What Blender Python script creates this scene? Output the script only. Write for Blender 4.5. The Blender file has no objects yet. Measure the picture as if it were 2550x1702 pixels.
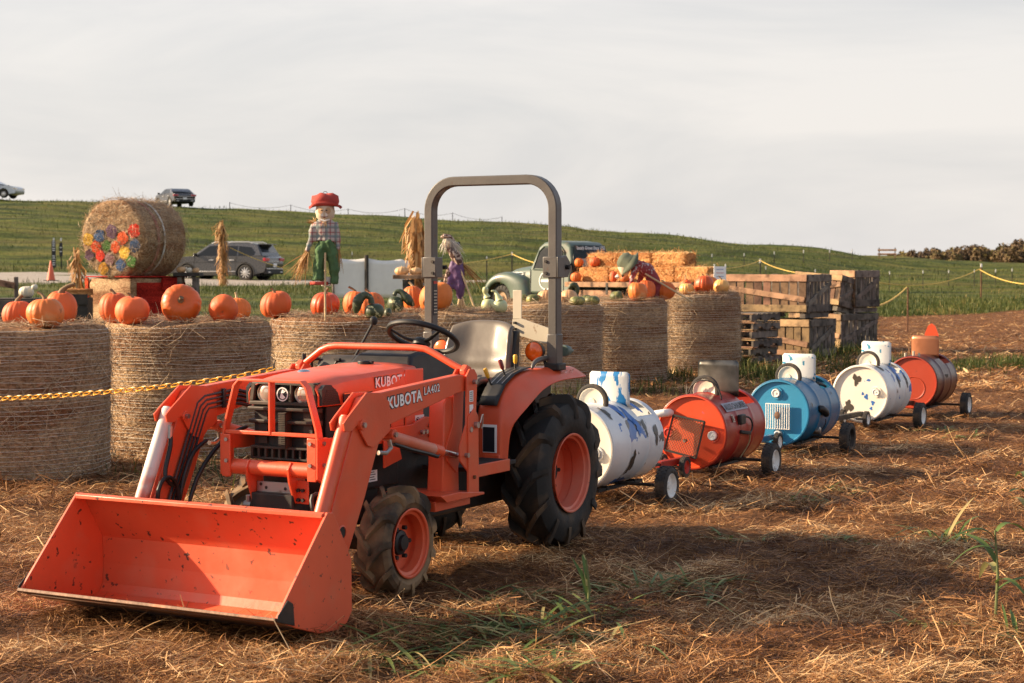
import bpy, bmesh, math, random
import numpy as np
from mathutils import Vector, Matrix
random.seed(7); RNG = np.random.default_rng(11)
D = bpy.data; S = bpy.context.scene; COL = S.collection
rad = math.radians

# ------------------------------------------------------------------ camera
F, H, YH, CX, CY = 4300., 1.55, 674., 1275., 851.      # pixels of the 2550 px wide photograph
TH = math.atan((CY-YH)/F)
cd = D.cameras.new('camera'); cam = D.objects.new('camera', cd); COL.objects.link(cam)
cam.location = (0, 0, H); cam.rotation_euler = (math.pi/2-TH, 0, 0)
cd.sensor_width = 36; cd.lens = F/2550*36; cd.clip_end = 4000; cd.clip_start = .05
cd.dof.use_dof = True; cd.dof.focus_distance = 9.6; cd.dof.aperture_fstop = 7.1
S.camera = cam
# ------------------------------------------------------------------ sky and sun
SUN_E, SUN_A = rad(22), rad(6.5)        # elevation; degrees the sun stands behind the picture plane, on the left
sdir = Vector((-math.cos(SUN_E)*math.cos(SUN_A), math.cos(SUN_E)*math.sin(SUN_A), math.sin(SUN_E)))
sl = D.lights.new('sun', 'SUN'); sl.energy = 5.0; sl.angle = rad(.7); sl.color = (1, .77, .51)
so = D.objects.new('sun', sl); COL.objects.link(so)
so.rotation_euler = (-sdir).to_track_quat('-Z', 'Y').to_euler(); so.location = (-30, 5, 20)
w = D.worlds.new('World'); S.world = w; w.use_nodes = True
nt = w.node_tree; nt.nodes.clear()
def wn(t, **k):
    n = nt.nodes.new(t)
    for a, b in k.items(): setattr(n, a, b)
    return n
sky = wn('ShaderNodeTexSky', sky_type='NISHITA', sun_disc=False, sun_elevation=SUN_E,
         sun_rotation=math.atan2(sdir.x, sdir.y), air_density=1.0, dust_density=2.5, ozone_density=1.0)
tc = wn('ShaderNodeTexCoord'); mp = wn('ShaderNodeMapping'); mp.inputs['Scale'].default_value = (1.3, 1.3, 5.5)
mp.inputs['Rotation'].default_value = (0.10, .16, .3)
n1 = wn('ShaderNodeTexNoise'); n1.inputs['Scale'].default_value = 2.6; n1.inputs['Detail'].default_value = 6; n1.inputs['Roughness'].default_value = .55; n1.inputs['Distortion'].default_value = .5
r1 = wn('ShaderNodeValToRGB')
r1.color_ramp.elements[0].position = .36; r1.color_ramp.elements[0].color = (3.25, 3.15, 3.10, 1)
r1.color_ramp.elements[1].position = .62; r1.color_ramp.elements[1].color = (4.0, 3.76, 3.56, 1)
mx = wn('ShaderNodeMix', data_type='RGBA')
# the veil of thin cloud is looked through edge-on near the horizon and thins towards the zenith
sx = wn('ShaderNodeSeparateXYZ'); vr = wn('ShaderNodeMapRange', interpolation_type='SMOOTHSTEP')
for i, v_ in ((1, 0.), (2, .75), (3, .94), (4, .18)): vr.inputs[i].default_value = v_
bg = wn('ShaderNodeBackground'); bg.inputs['Strength'].default_value = .1
ow = wn('ShaderNodeOutputWorld'); L = nt.links.new
L(tc.outputs['Generated'], mp.inputs['Vector']); L(mp.outputs[0], n1.inputs['Vector']); L(n1.outputs['Fac'], r1.inputs['Fac'])
L(tc.outputs['Generated'], sx.inputs[0]); L(sx.outputs[2], vr.inputs[0]); L(vr.outputs[0], mx.inputs['Factor']); L(sky.outputs[0], mx.inputs['A']); L(r1.outputs[0], mx.inputs['B']); L(mx.outputs['Result'], bg.inputs['Color']); L(bg.outputs[0], ow.inputs[0])
S.view_settings.view_transform = 'Standard'; S.view_settings.look = 'None'; S.view_settings.exposure = 1.22; S.view_settings.gamma = 1
S.render.engine = 'CYCLES'

# ------------------------------------------------------------------ pixel helpers (a pixel is only a direction)
def ray(x, y):
    a = (x-CX)/F; b = -(y-CY)/F
    return Vector((a, math.cos(TH)+b*math.sin(TH), -math.sin(TH)+b*math.cos(TH)))
EYE = Vector((0, 0, H))
def at(x, y, Y):                  # the point on a pixel's ray at depth Y
    r = ray(x, y); return EYE + r*(Y/r.y)
def atz(x, y, z):
    r = ray(x, y); return EYE + r*((z-H)/r.z)

# ------------------------------------------------------------------ terrain
SK = np.array([-.9, -.3, -.18, -.064, .03, .10, .17, .215, .262, .31, .9])
ZC = np.array([8.6, 7.5, 6.75, 5.9, 5.2, 4.15, 3.3, 2.75, 2.5, 2.3, 2.0])
WL = np.array([1, 1, 1, 1, 1, .8, .35, .1, 0, 0, 0])
YL = np.array([0, 24, 32, 45, 60, 72., 80, 86]); ZL = np.array([0, 0, .22, .52, .80, .98, 1.08, 1.15])
YR = np.array([0, 58, 66, 74, 86.]); ZR = np.array([0, 0, .06, .22, .36])
_ph = RNG.uniform(0, 6.28, 40); _dr = RNG.uniform(0, 3.14, 40)
def wavesum(X, Y, lam, n, o):
    r = 0
    for i in range(n):
        k = 6.283/(lam*(.6+.8*((i*.37) % 1))); a = _dr[(i+o) % 40]
        r = r+np.sin(k*(X*math.cos(a)+Y*math.sin(a))+_ph[(i*3+o) % 40])
    return r/math.sqrt(n)
def rut(X, Y):                    # shallow wheel ruts running beside the train
    v = (X+.125)*math.cos(rad(28.5))-(Y-9.859)*math.sin(rad(28.5)); r = 0
    for v0 in (1.25, 2.05, 3.3):
        d = v-v0-.06*np.sin(Y*.9+v0); r = r-.034*np.exp(-(d/.13)**2)+.016*np.exp(-((np.abs(d)-.24)/.09)**2)
    return r
def ground_z(X, Y, fine=True):
    X = np.asarray(X, float); Y = np.asarray(Y, float)
    s = X/np.maximum(Y, 14); wl = np.interp(s, SK, WL); zc = np.interp(s, SK, ZC)
    Yc = np.maximum(Y, 0)
    kl = 1+.36*np.clip((-.165-s)/.09, 0, 1)
    z72 = wl*kl*np.interp(Yc, YL, ZL)+(1-wl)*np.interp(Yc, YR, ZR)
    zb = wl*kl*1.15+(1-wl)*.36
    yc = 145+55*np.clip((s-.17)/.1, 0, 1)
    t = np.clip((Yc-86)/(yc-86), 0, 1)
    hill = zb+(zc-zb)*(t*1.08-.08*t*t*t*t if False else (t+.18*np.sin(math.pi*t)))
    past = np.clip((Yc-yc)/220, 0, 1)
    hill = hill-(zc-1.0)*(past*past*(3-2*past))
    z = np.where(Yc < 86, z72, hill)
    amp = np.clip((Yc-30)/60, 0, 1)*np.clip(1.6-Yc/260, .1, 1)
    z = z+amp*(.17*wavesum(X, Y*1.4, 15, 8, 3)+.035*wavesum(X, Y, 3.9, 8, 9))*np.where((Yc > 48) & (Yc < 90), .15, 1)
    if fine:
        near = np.clip(1-Yc/40, 0, 1)
        z = z+near*(rut(X, Y)+.014*wavesum(X, Y, 1.1, 6, 0)+.009*wavesum(X, Y, .42, 7, 17)+.006*wavesum(X, Y, .2, 7, 29))
    return z
def gzf(x, y): return float(ground_z(x, y))
def hit(x, y):                    # where a pixel's ray meets the terrain
    r = ray(x, y); t = 5.
    while t < 900:
        p = EYE+r*t
        if p.z < gzf(p.x, p.y): break
        t *= 1.004
    lo, hi = t/1.004, t
    for _ in range(14):
        m = (lo+hi)/2; p = EYE+r*m
        if p.z < gzf(p.x, p.y): hi = m
        else: lo = m
    return EYE+r*hi
BX = np.array([-60, -20, -4.9, -3.2, -1.9, -.8, .5, 1.6, 3.2, 6.4, 8.0, 11, 19, 60.])
BY = np.array([-2, 3., 13.9, 15.1, 16.9, 19.2, 22.4, 24.8, 27.6, 33, 46, 54, 65, 92.])
def field_edge(X, Y): return np.interp(X, BX, BY)-Y     # > 0 inside the mown straw field

# ------------------------------------------------------------------ mesh helpers
class MB:
    def __init__(s): s.v = []; s.f = []; s.mi = []
    def add(s, vs, fs, mi=0):
        o = len(s.v); s.v += [tuple(v) for v in vs]; s.f += [tuple(i+o for i in f) for f in fs]; s.mi += [mi]*len(fs); return s
    def box(s, c, d, rot=None, mi=0, taper=(1, 1)):
        vs = []
        for z in (-1, 1):
            for x, y in ((-1, -1), (1, -1), (1, 1), (-1, 1)):
                k = taper if z > 0 else (1, 1)
                p = Vector((x*d[0]/2*k[0], y*d[1]/2*k[1], z*d[2]/2))
                if rot is not None: p = rot @ p
                vs.append(Vector(c)+p)
        return s.add(vs, [(3, 2, 1, 0), (4, 5, 6, 7), (0, 1, 5, 4), (1, 2, 6, 5), (2, 3, 7, 6), (3, 0, 4, 7)], mi)
    def beam(s, a, b, w, h, up=(0, 0, 1), mi=0):            # rectangular bar between two points
        a, b = Vector(a), Vector(b); x = (b-a).normalized(); y = Vector(up).cross(x)
        if y.length < 1e-4: y = Vector((0, 1, 0)).cross(x)
        y.normalize(); z = x.cross(y)
        return s.box((a+b)/2, ((b-a).length, w, h), Matrix((x, y, z)).transposed(), mi)
    def prism(s, poly, a, b, ax='y', mi=0):                 # polygon extruded along an axis; ax y -> poly is (x,z)
        def P(p, t):
            return {'y': (p[0], t, p[1]), 'x': (t, p[0], p[1]), 'z': (p[0], p[1], t)}[ax]
        n = len(poly); vs = [P(p, a) for p in poly]+[P(p, b) for p in poly]
        return s.add(vs, [tuple(range(n)), tuple(range(2*n-1, n-1, -1))]+[(i, (i+1) % n, n+(i+1) % n, n+i) for i in range(n)], mi)
    def grid(s, P, cu=False, cv=False, mi=0):               # P[i][j]
        n, m = len(P), len(P[0]); vs = [p for r in P for p in r]; fs = []
        for i in range(n if cu else n-1):
            for j in range(m if cv else m-1):
                fs.append((i*m+j, ((i+1) % n)*m+j, ((i+1) % n)*m+(j+1) % m, i*m+(j+1) % m))
        return s.add(vs, fs, mi)
    def tube(s, path, r, n=8, closed=False, cap=True, mi=0, ry=None):
        P = [Vector(p) for p in path]; N = len(P); R = r if hasattr(r, '__len__') else [r]*N
        rows = []; prev = None
        for i, p in enumerate(P):
            t = (P[(i+1) % N]-P[i-1]) if closed else (P[min(i+1, N-1)]-P[max(i-1, 0)])
            t.normalize()
            if prev is None:
                a = t.cross(Vector((0, 0, 1)))
                if a.length < .15: a = t.cross(Vector((0, 1, 0)))
            else: a = prev-t*prev.dot(t)
            a.normalize(); prev = a; b = t.cross(a)
            rows.append([p+(a*math.cos(q)+b*math.sin(q)*(ry or 1))*R[i] for q in (2*math.pi*j/n for j in range(n))])
        s.grid(rows, cu=closed, cv=True, mi=mi)
        if cap and not closed:
            o = len(s.v); s.f += [tuple(range(o-n, o)), tuple(range(o-n*N+n-1, o-n*N-1, -1))]; s.mi += [mi]*2
        return s
    def lathe(s, prof, n=32, ax='y', c=(0, 0, 0), closed=False, mi=0, a0=0, a1=None):   # prof (along, radius)
        c = Vector(c); rows = []; full = a1 is None; a1 = 2*math.pi if full else a1
        for i in range(n if full else n+1):
            q = a0+(a1-a0)*i/n; e = []
            for t, r in prof:
                if ax == 'y': e.append(c+Vector((r*math.cos(q), t, r*math.sin(q))))
                elif ax == 'x': e.append(c+Vector((t, r*math.cos(q), r*math.sin(q))))
                else: e.append(c+Vector((r*math.cos(q), r*math.sin(q), t)))
            rows.append(e)
        return s.grid(rows, cu=full, cv=closed, mi=mi)
    def cyl(s, a, b, r, n=12, mi=0): return s.tube([a, b], r, n, mi=mi)
    def pieces(s):                                          # one MB for each connected piece
        par = list(range(len(s.v)))
        def find(i):
            while par[i] != i: par[i] = par[par[i]]; i = par[i]
            return i
        for f in s.f:
            for i in f[1:]: par[find(i)] = find(f[0])
        out = {}
        for f, m_ in zip(s.f, s.mi):
            mp_, b = out.setdefault(find(f[0]), ({}, MB())); g = []
            for i in f:
                if i not in mp_: mp_[i] = len(b.v); b.v.append(s.v[i])
                g.append(mp_[i])
            b.f.append(tuple(g)); b.mi.append(m_)
        return [b for _, b in out.values()]
    def each(s, name, mat, parent=None, **k): return [p.build(name, mat, parent, **k) for p in s.pieces()]
    def build(s, name, mat, parent=None, smooth=35, bevel=0, loc=None, rz=None, solid=0, subd=0, seg=2):
        me = D.meshes.new(name); me.from_pydata(s.v, [], s.f)
        bm = bmesh.new(); bm.from_mesh(me)
        bmesh.ops.remove_doubles(bm, verts=bm.verts, dist=1e-5); bmesh.ops.recalc_face_normals(bm, faces=bm.faces); bm.to_mesh(me); bm.free()
        for m in (mat if isinstance(mat, (list, tuple)) else [mat]): me.materials.append(m)
        if isinstance(mat, (list, tuple)) and len(s.mi) == len(me.polygons): me.polygons.foreach_set('material_index', s.mi)
        if smooth:
            me.polygons.foreach_set('use_smooth', [True]*len(me.polygons)); me.set_sharp_from_angle(angle=rad(smooth))
        return link(name, me, parent, loc, rz, bevel, solid, subd, seg)
def link(name, me, parent=None, loc=None, rz=None, bevel=0, solid=0, subd=0, seg=2):
    o = D.objects.new(name, me); COL.objects.link(o)
    if parent: o.parent = parent
    if loc is not None: o.location = loc
    if rz is not None: o.rotation_euler = (0, 0, rz)
    if subd: m = o.modifiers.new('s', 'SUBSURF'); m.levels = m.render_levels = subd
    if solid: m = o.modifiers.new('t', 'SOLIDIFY'); m.thickness = solid; m.offset = 0
    if bevel: m = o.modifiers.new('b', 'BEVEL'); m.width = bevel; m.segments = seg; m.limit_method = 'ANGLE'; m.angle_limit = rad(40); m.harden_normals = False
    return o
def thing(name, label, cat, loc=(0, 0, 0), rz=0, group=None):
    o = D.objects.new(name, None); COL.objects.link(o); o.location = loc; o.rotation_euler = (0, 0, rz); o.empty_display_size = .1
    return tag(o, label, cat, group)
def tag(o, label, cat, group=None):
    o['label'] = label; o['category'] = cat
    if group: o['group'] = group
    return o
def struct(o): o['kind'] = 'structure'; return o
def stuff(o, label=None, cat=None):
    o['kind'] = 'stuff'
    if label: o['label'] = label
    if cat: o['category'] = cat
    return o
def copy_tree(o, parent=None):
    c = o.copy(); COL.objects.link(c); c.parent = parent
    for ch in o.children: copy_tree(ch, c)
    return c
def text_mesh(name, body, mat, parent, org, right, up, width, height, offset=0, lift=0., shear=0, extrude=.0006):
    cu = D.curves.new('txt', 'FONT'); cu.body = body; cu.offset = offset; cu.shear = shear; cu.resolution_u = 3; cu.space_character = 1.12
    o = D.objects.new('txt', cu); COL.objects.link(o); me = D.meshes.new_from_object(o); D.objects.remove(o)
    co = np.zeros(len(me.vertices)*3); me.vertices.foreach_get('co', co); co = co.reshape(-1, 3)
    mn, mxx = co.min(0), co.max(0)
    r = Vector(right).normalized(); u = Vector(up).normalized(); n = r.cross(u); u = n.cross(r)
    q = (co-mn)/np.maximum(mxx-mn, 1e-6)
    res = np.array(org)[None]+q[:, :1]*width*np.array(r)[None]+q[:, 1:2]*height*np.array(u)[None]+lift*np.array(n)[None]
    me.vertices.foreach_set('co', res.ravel()); me.materials.append(mat); me.name = name
    return link(name, me, parent)
def ribbons(name, C, T, N, ln, wd, bend, mat, tint, parent=None, up=None):
    """many thin bent strips: centre C, direction T, side N (arrays), bent by `bend` along up"""
    n = len(C); T = T/np.linalg.norm(T, axis=1, keepdims=True); N = N/np.linalg.norm(N, axis=1, keepdims=True)
    U = np.cross(N, T) if up is None else up
    ln = np.asarray(ln).reshape(-1, 1); wd = np.asarray(wd).reshape(-1, 1); bend = np.asarray(bend).reshape(-1, 1)
    V = np.zeros((n, 6, 3))
    for k, (t, wk, b) in enumerate(((-.5, .8, 0), (0, 1, 1), (.5, .35, 0))):
        base = C+T*ln*t+U*bend*ln*b
        V[:, 2*k] = base-N*wd*wk*.5; V[:, 2*k+1] = base+N*wd*wk*.5
    fc = np.array([[0, 1, 3, 2], [2, 3, 5, 4]])
    idx = (np.arange(n)[:, None, None]*6+fc[None]).reshape(-1)
    me = D.meshes.new(name); me.vertices.add(n*6); me.vertices.foreach_set('co', V.ravel())
    me.loops.add(len(idx)); me.loops.foreach_set('vertex_index', idx.astype(np.int32))
    me.polygons.add(n*2); me.polygons.foreach_set('loop_start', np.arange(0, n*8, 4, dtype=np.int32))
    a = me.attributes.new('tint', 'FLOAT', 'POINT'); a.data.foreach_set('value', np.repeat(np.asarray(tint, float), 6))
    me.materials.append(mat); me.update(); me.validate()
    return link(name, me, parent)

# ------------------------------------------------------------------ materials
def mat(name, col, rough=.5, metal=0., var=.12, vs=6., bump=0., bs=40., spec=.5, coat=0., col2=None, c2s=8., c2t=(.55, .62), stretch=None, dirt=None, ds=3., dt=(.5, .7), c2d=4, trans=None, orand=0.):
    m = D.materials.new(name); m.use_nodes = True; t = m.node_tree; n = t.nodes; l = t.links.new
    b = n['Principled BSDF']; b.inputs['Roughness'].default_value = rough; b.inputs['Metallic'].default_value = metal
    b.inputs['Specular IOR Level'].default_value = spec; b.inputs['Coat Weight'].default_value = coat; b.inputs['Coat Roughness'].default_value = .15
    tc = n.new('ShaderNodeTexCoord'); v = tc.outputs['Object']; oi = n.new('ShaderNodeObjectInfo')
    if orand:                                               # every object gets its own piece of the pattern
        va = n.new('ShaderNodeVectorMath'); va.operation = 'ADD'; vm = n.new('ShaderNodeVectorMath'); vm.operation = 'SCALE'; vm.inputs[0].default_value = (37, 53, 71); l(oi.outputs['Random'], vm.inputs['Scale']); l(v, va.inputs[0]); l(vm.outputs[0], va.inputs[1]); v = va.outputs[0]
    if stretch:
        mp = n.new('ShaderNodeMapping'); mp.inputs['Scale'].default_value = stretch; l(v, mp.inputs[0]); v = mp.outputs[0]
    def noise(sc, det=4):
        q = n.new('ShaderNodeTexNoise'); q.inputs['Scale'].default_value = sc; q.inputs['Detail'].default_value = det; l(v, q.inputs['Vector']); return q.outputs['Fac']
    def ramp(f, a, c):
        q = n.new('ShaderNodeMapRange'); q.inputs[1].default_value = a; q.inputs[2].default_value = c; l(f, q.inputs[0]); return q.outputs[0]
    def mix(f, A, B):
        q = n.new('ShaderNodeMix'); q.data_type = 'RGBA'; l(f, q.inputs['Factor'])
        for i, z in (('A', A), ('B', B)):
            if isinstance(z, tuple): q.inputs[i].default_value = z
            else: l(z, q.inputs[i])
        return q.outputs['Result']
    c = tuple(col)+(1,)
    out = mix(ramp(noise(vs), .3, .7), tuple(x*(1-var) for x in col)+(1,), tuple(min(1, x*(1+var)) for x in col)+(1,))
    if col2: out = mix(ramp(noise(c2s, c2d), *c2t), out, tuple(col2)+(1,))
    if orand:
        hs = n.new('ShaderNodeHueSaturation'); q = n.new('ShaderNodeMapRange'); q.inputs[3].default_value = 1-orand; q.inputs[4].default_value = 1+orand*.6; l(oi.outputs['Random'], q.inputs[0]); l(q.outputs[0], hs.inputs['Value'])
        q = n.new('ShaderNodeMapRange'); q.inputs[3].default_value = .5-orand*.05; q.inputs[4].default_value = .5+orand*.05; fr = n.new('ShaderNodeMath'); fr.operation = 'FRACT'; ml = n.new('ShaderNodeMath'); ml.operation = 'MULTIPLY'; ml.inputs[1].default_value = 7.3; l(oi.outputs['Random'], ml.inputs[0]); l(ml.outputs[0], fr.inputs[0]); l(fr.outputs[0], q.inputs[0]); l(q.outputs[0], hs.inputs['Hue']); l(out, hs.inputs['Color']); out = hs.outputs[0]
    if dirt: out = mix(ramp(noise(ds, 8), *dt), out, tuple(dirt)+(1,))
    l(out, b.inputs['Base Color'])
    q = n.new('ShaderNodeMapRange'); q.inputs[3].default_value = max(rough-.1, .02); q.inputs[4].default_value = min(1, rough+.12); l(noise(vs*2.3), q.inputs[0]); l(q.outputs[0], b.inputs['Roughness'])
    if bump:
        bp = n.new('ShaderNodeBump'); bp.inputs['Strength'].default_value = 1; bp.inputs['Distance'].default_value = bump; l(noise(bs, 6), bp.inputs['Height']); l(bp.outputs[0], b.inputs['Normal'])
    return m
def tint_mat(name, stops, rough=.7, trans=0., spec=.3):       # strips: colour from each strip's own random number
    m = D.materials.new(name); m.use_nodes = True; t = m.node_tree; n = t.nodes; l = t.links.new
    b = n['Principled BSDF']; b.inputs['Roughness'].default_value = rough; b.inputs['Specular IOR Level'].default_value = spec
    a = n.new('ShaderNodeAttribute'); a.attribute_name = 'tint'; r = n.new('ShaderNodeValToRGB'); e = r.color_ramp.elements
    while len(e) < len(stops): e.new(.5)
    for i, (p, c) in enumerate(stops): e[i].position = p; e[i].color = tuple(c)+(1,)
    l(a.outputs['Fac'], r.inputs['Fac']); l(r.outputs[0], b.inputs['Base Color'])
    if trans:
        tr = n.new('ShaderNodeBsdfTranslucent'); l(r.outputs[0], tr.inputs['Color']); mx = n.new('ShaderNodeMixShader'); mx.inputs[0].default_value = trans
        l(b.outputs[0], mx.inputs[1]); l(tr.outputs[0], mx.inputs[2]); l(mx.outputs[0], n['Material Output'].inputs[0])
    return m
ORANGE = (.70, .092, .030)
M = {}
M['orange'] = mat('tractor_paint', ORANGE, .45, var=.08, coat=.12, bump=.0006, bs=90, col2=(.62, .13, .06), c2s=5, c2t=(.5, .8))
M['orange_worn'] = mat('bucket_paint', (.70, .110, .042), .50, var=.12, vs=2.2, coat=.08, bump=.001, bs=30, col2=(.09, .032, .02), c2s=30, c2t=(.64, .675), c2d=8, dirt=(.60, .17, .09), ds=3.5, dt=(.52, .75))
M['black'] = mat('black_plastic', (.012, .011, .011), .5, var=.3)
M['grille'] = mat('dusty_black_plastic', (.030, .023, .018), .6, var=.3, vs=4, dirt=(.085, .055, .035), ds=9, dt=(.45, .75))
M['rubber'] = mat('tyre_rubber', (.011, .010, .009), .7, var=.25, bump=.003, bs=25, dirt=(.085, .050, .025), ds=6, dt=(.54, .76))
M['lug'] = mat('dusty_lug_rubber', (.018, .014, .011), .8, var=.3, bump=.003, bs=25, dirt=(.13, .076, .036), ds=5, dt=(.46, .70))
M['lug_mud'] = mat('muddy_lug_rubber', (.06, .040, .024), .85, var=.3, bump=.003, bs=25, dirt=(.30, .18, .085), ds=4, dt=(.44, .64))
M['rubber_mud'] = mat('muddy_tyre_rubber', (.045, .032, .022), .8, var=.3, bump=.004, bs=22, dirt=(.26, .16, .08), ds=5, dt=(.42, .62))
M['rubber_small'] = mat('small_tyre_rubber', (.035, .030, .027), .8, var=.3, bump=.002, bs=60, dirt=(.13, .085, .05), ds=11, dt=(.5, .75))
M['rim_pink'] = mat('faded_rim_paint', (.70, .105, .045), .5, var=.1, vs=4, col2=(.62, .20, .13), c2s=3.5, c2t=(.45, .7), dirt=(.2, .05, .03), ds=22, dt=(.66, .72))
M['steel'] = mat('worn_steel', (.42, .40, .38), .38, metal=.9, var=.15, dirt=(.16, .09, .05), ds=12, dt=(.58, .72))
M['grey'] = mat('grey_roll_bar_paint', (.092, .081, .072), .42, var=.10, coat=.1, bump=.0006, bs=70, dirt=(.10, .055, .035), ds=14, dt=(.66, .75))
M['cream'] = mat('cream_metal', (.50, .44, .34), .5, var=.08, dirt=(.22, .12, .06), ds=16, dt=(.68, .75))
M['hose'] = mat('hydraulic_hose', (.010, .010, .010), .45, var=.2)
M['pipe'] = mat('dark_steel_pipe', (.06, .06, .062), .35, metal=.6)
M['chrome'] = mat('bright_metal', (.62, .60, .57), .22, metal=1, var=.05)
M['cylw'] = mat('faded_cylinder_paint', (.55, .36, .29), .5, var=.12, vs=3, col2=(.66, .60, .55), c2s=4, c2t=(.35, .6), dirt=(.6, .12, .06), ds=5, dt=(.60, .7))
M['cylp'] = mat('sunfaded_cylinder_paint', (.66, .16, .085), .5, var=.1, vs=3, col2=(.64, .27, .19), c2s=4, c2t=(.4, .65))
M['seat'] = mat('seat_vinyl', (.125, .102, .080), .5, var=.08, vs=3, coat=.15, bump=.0015, bs=18, dirt=(.10, .08, .06), ds=5, dt=(.62, .8))
M['white'] = mat('white_paint', (.78, .76, .72), .45, var=.05)
M['decalw'] = mat('white_decal', (.86, .86, .85), .4, var=.02)
M['decalk'] = mat('dark_decal', (.012, .012, .018), .4, var=.1)
M['glass'] = mat('lamp_glass', (.62, .55, .46), .06, metal=.55, var=.05)
M['amber'] = mat('amber_lens', (.85, .13, .01), .12, var=.2, vs=20, coat=.6)
M['yellow'] = mat('yellow_plastic', (.80, .40, .03), .45, var=.08)
M['red'] = mat('red_paint', (.50, .035, .02), .45, var=.1)
M['redknob'] = mat('dark_red_knob', (.20, .03, .03), .4)
M['dark'] = mat('dark_machinery', (.016, .013, .011), .65, var=.4, bump=.002, bs=30, dirt=(.05, .03, .02), ds=6)
M['wood'] = mat('grey_and_shaded_weathered_wood', (.155, .128, .104), .85, var=.4, vs=5, bump=.005, bs=45, col2=(.035, .028, .023), c2s=7, c2t=(.48, .68), c2d=8, orand=.35)  # also the crate sides away from the sun, shade put into the colour
M['wood_tan_and_lit'] = mat('tan_and_sunlit_weathered_wood', (.40, .24, .13), .85, var=.35, vs=5, bump=.005, bs=40, col2=(.075, .040, .022), c2s=6, c2t=(.50, .68), c2d=8, orand=.35)  # also the sunward crate faces, sunlight painted into the tone
M['wood_post'] = mat('post_wood', (.42, .29, .15), .75, var=.2, vs=9)
M['straw'] = tint_mat('straw', [(0, (.050, .019, .007)), (.38, (.21, .088, .032)), (.72, (.50, .250, .092)), (1, (.84, .56, .28))], .55, .12)
M['hay'] = tint_mat('hay_strand', [(0, (.13, .082, .048)), (.4, (.33, .225, .135)), (.8, (.54, .40, .255)), (1, (.70, .56, .39))], .6, .12)
M['goldhay'] = tint_mat('gold_straw', [(0, (.25, .11, .035)), (.5, (.58, .30, .11)), (1, (.80, .50, .22))], .6, .15)
M['grass'] = tint_mat('grass_blade', [(0, (.016, .030, .007)), (.45, (.050, .074, .014)), (.8, (.125, .135, .028)), (1, (.28, .20, .07))], .6, .25)
M['leaf'] = tint_mat('corn_leaf', [(0, (.045, .085, .022)), (.5, (.12, .18, .045)), (.85, (.27, .29, .09)), (1, (.55, .42, .18))], .5, .3)
M['husk'] = tint_mat('dry_corn_husk', [(0, (.20, .085, .025)), (.5, (.46, .24, .085)), (1, (.66, .44, .20))], .6, .25)
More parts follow.
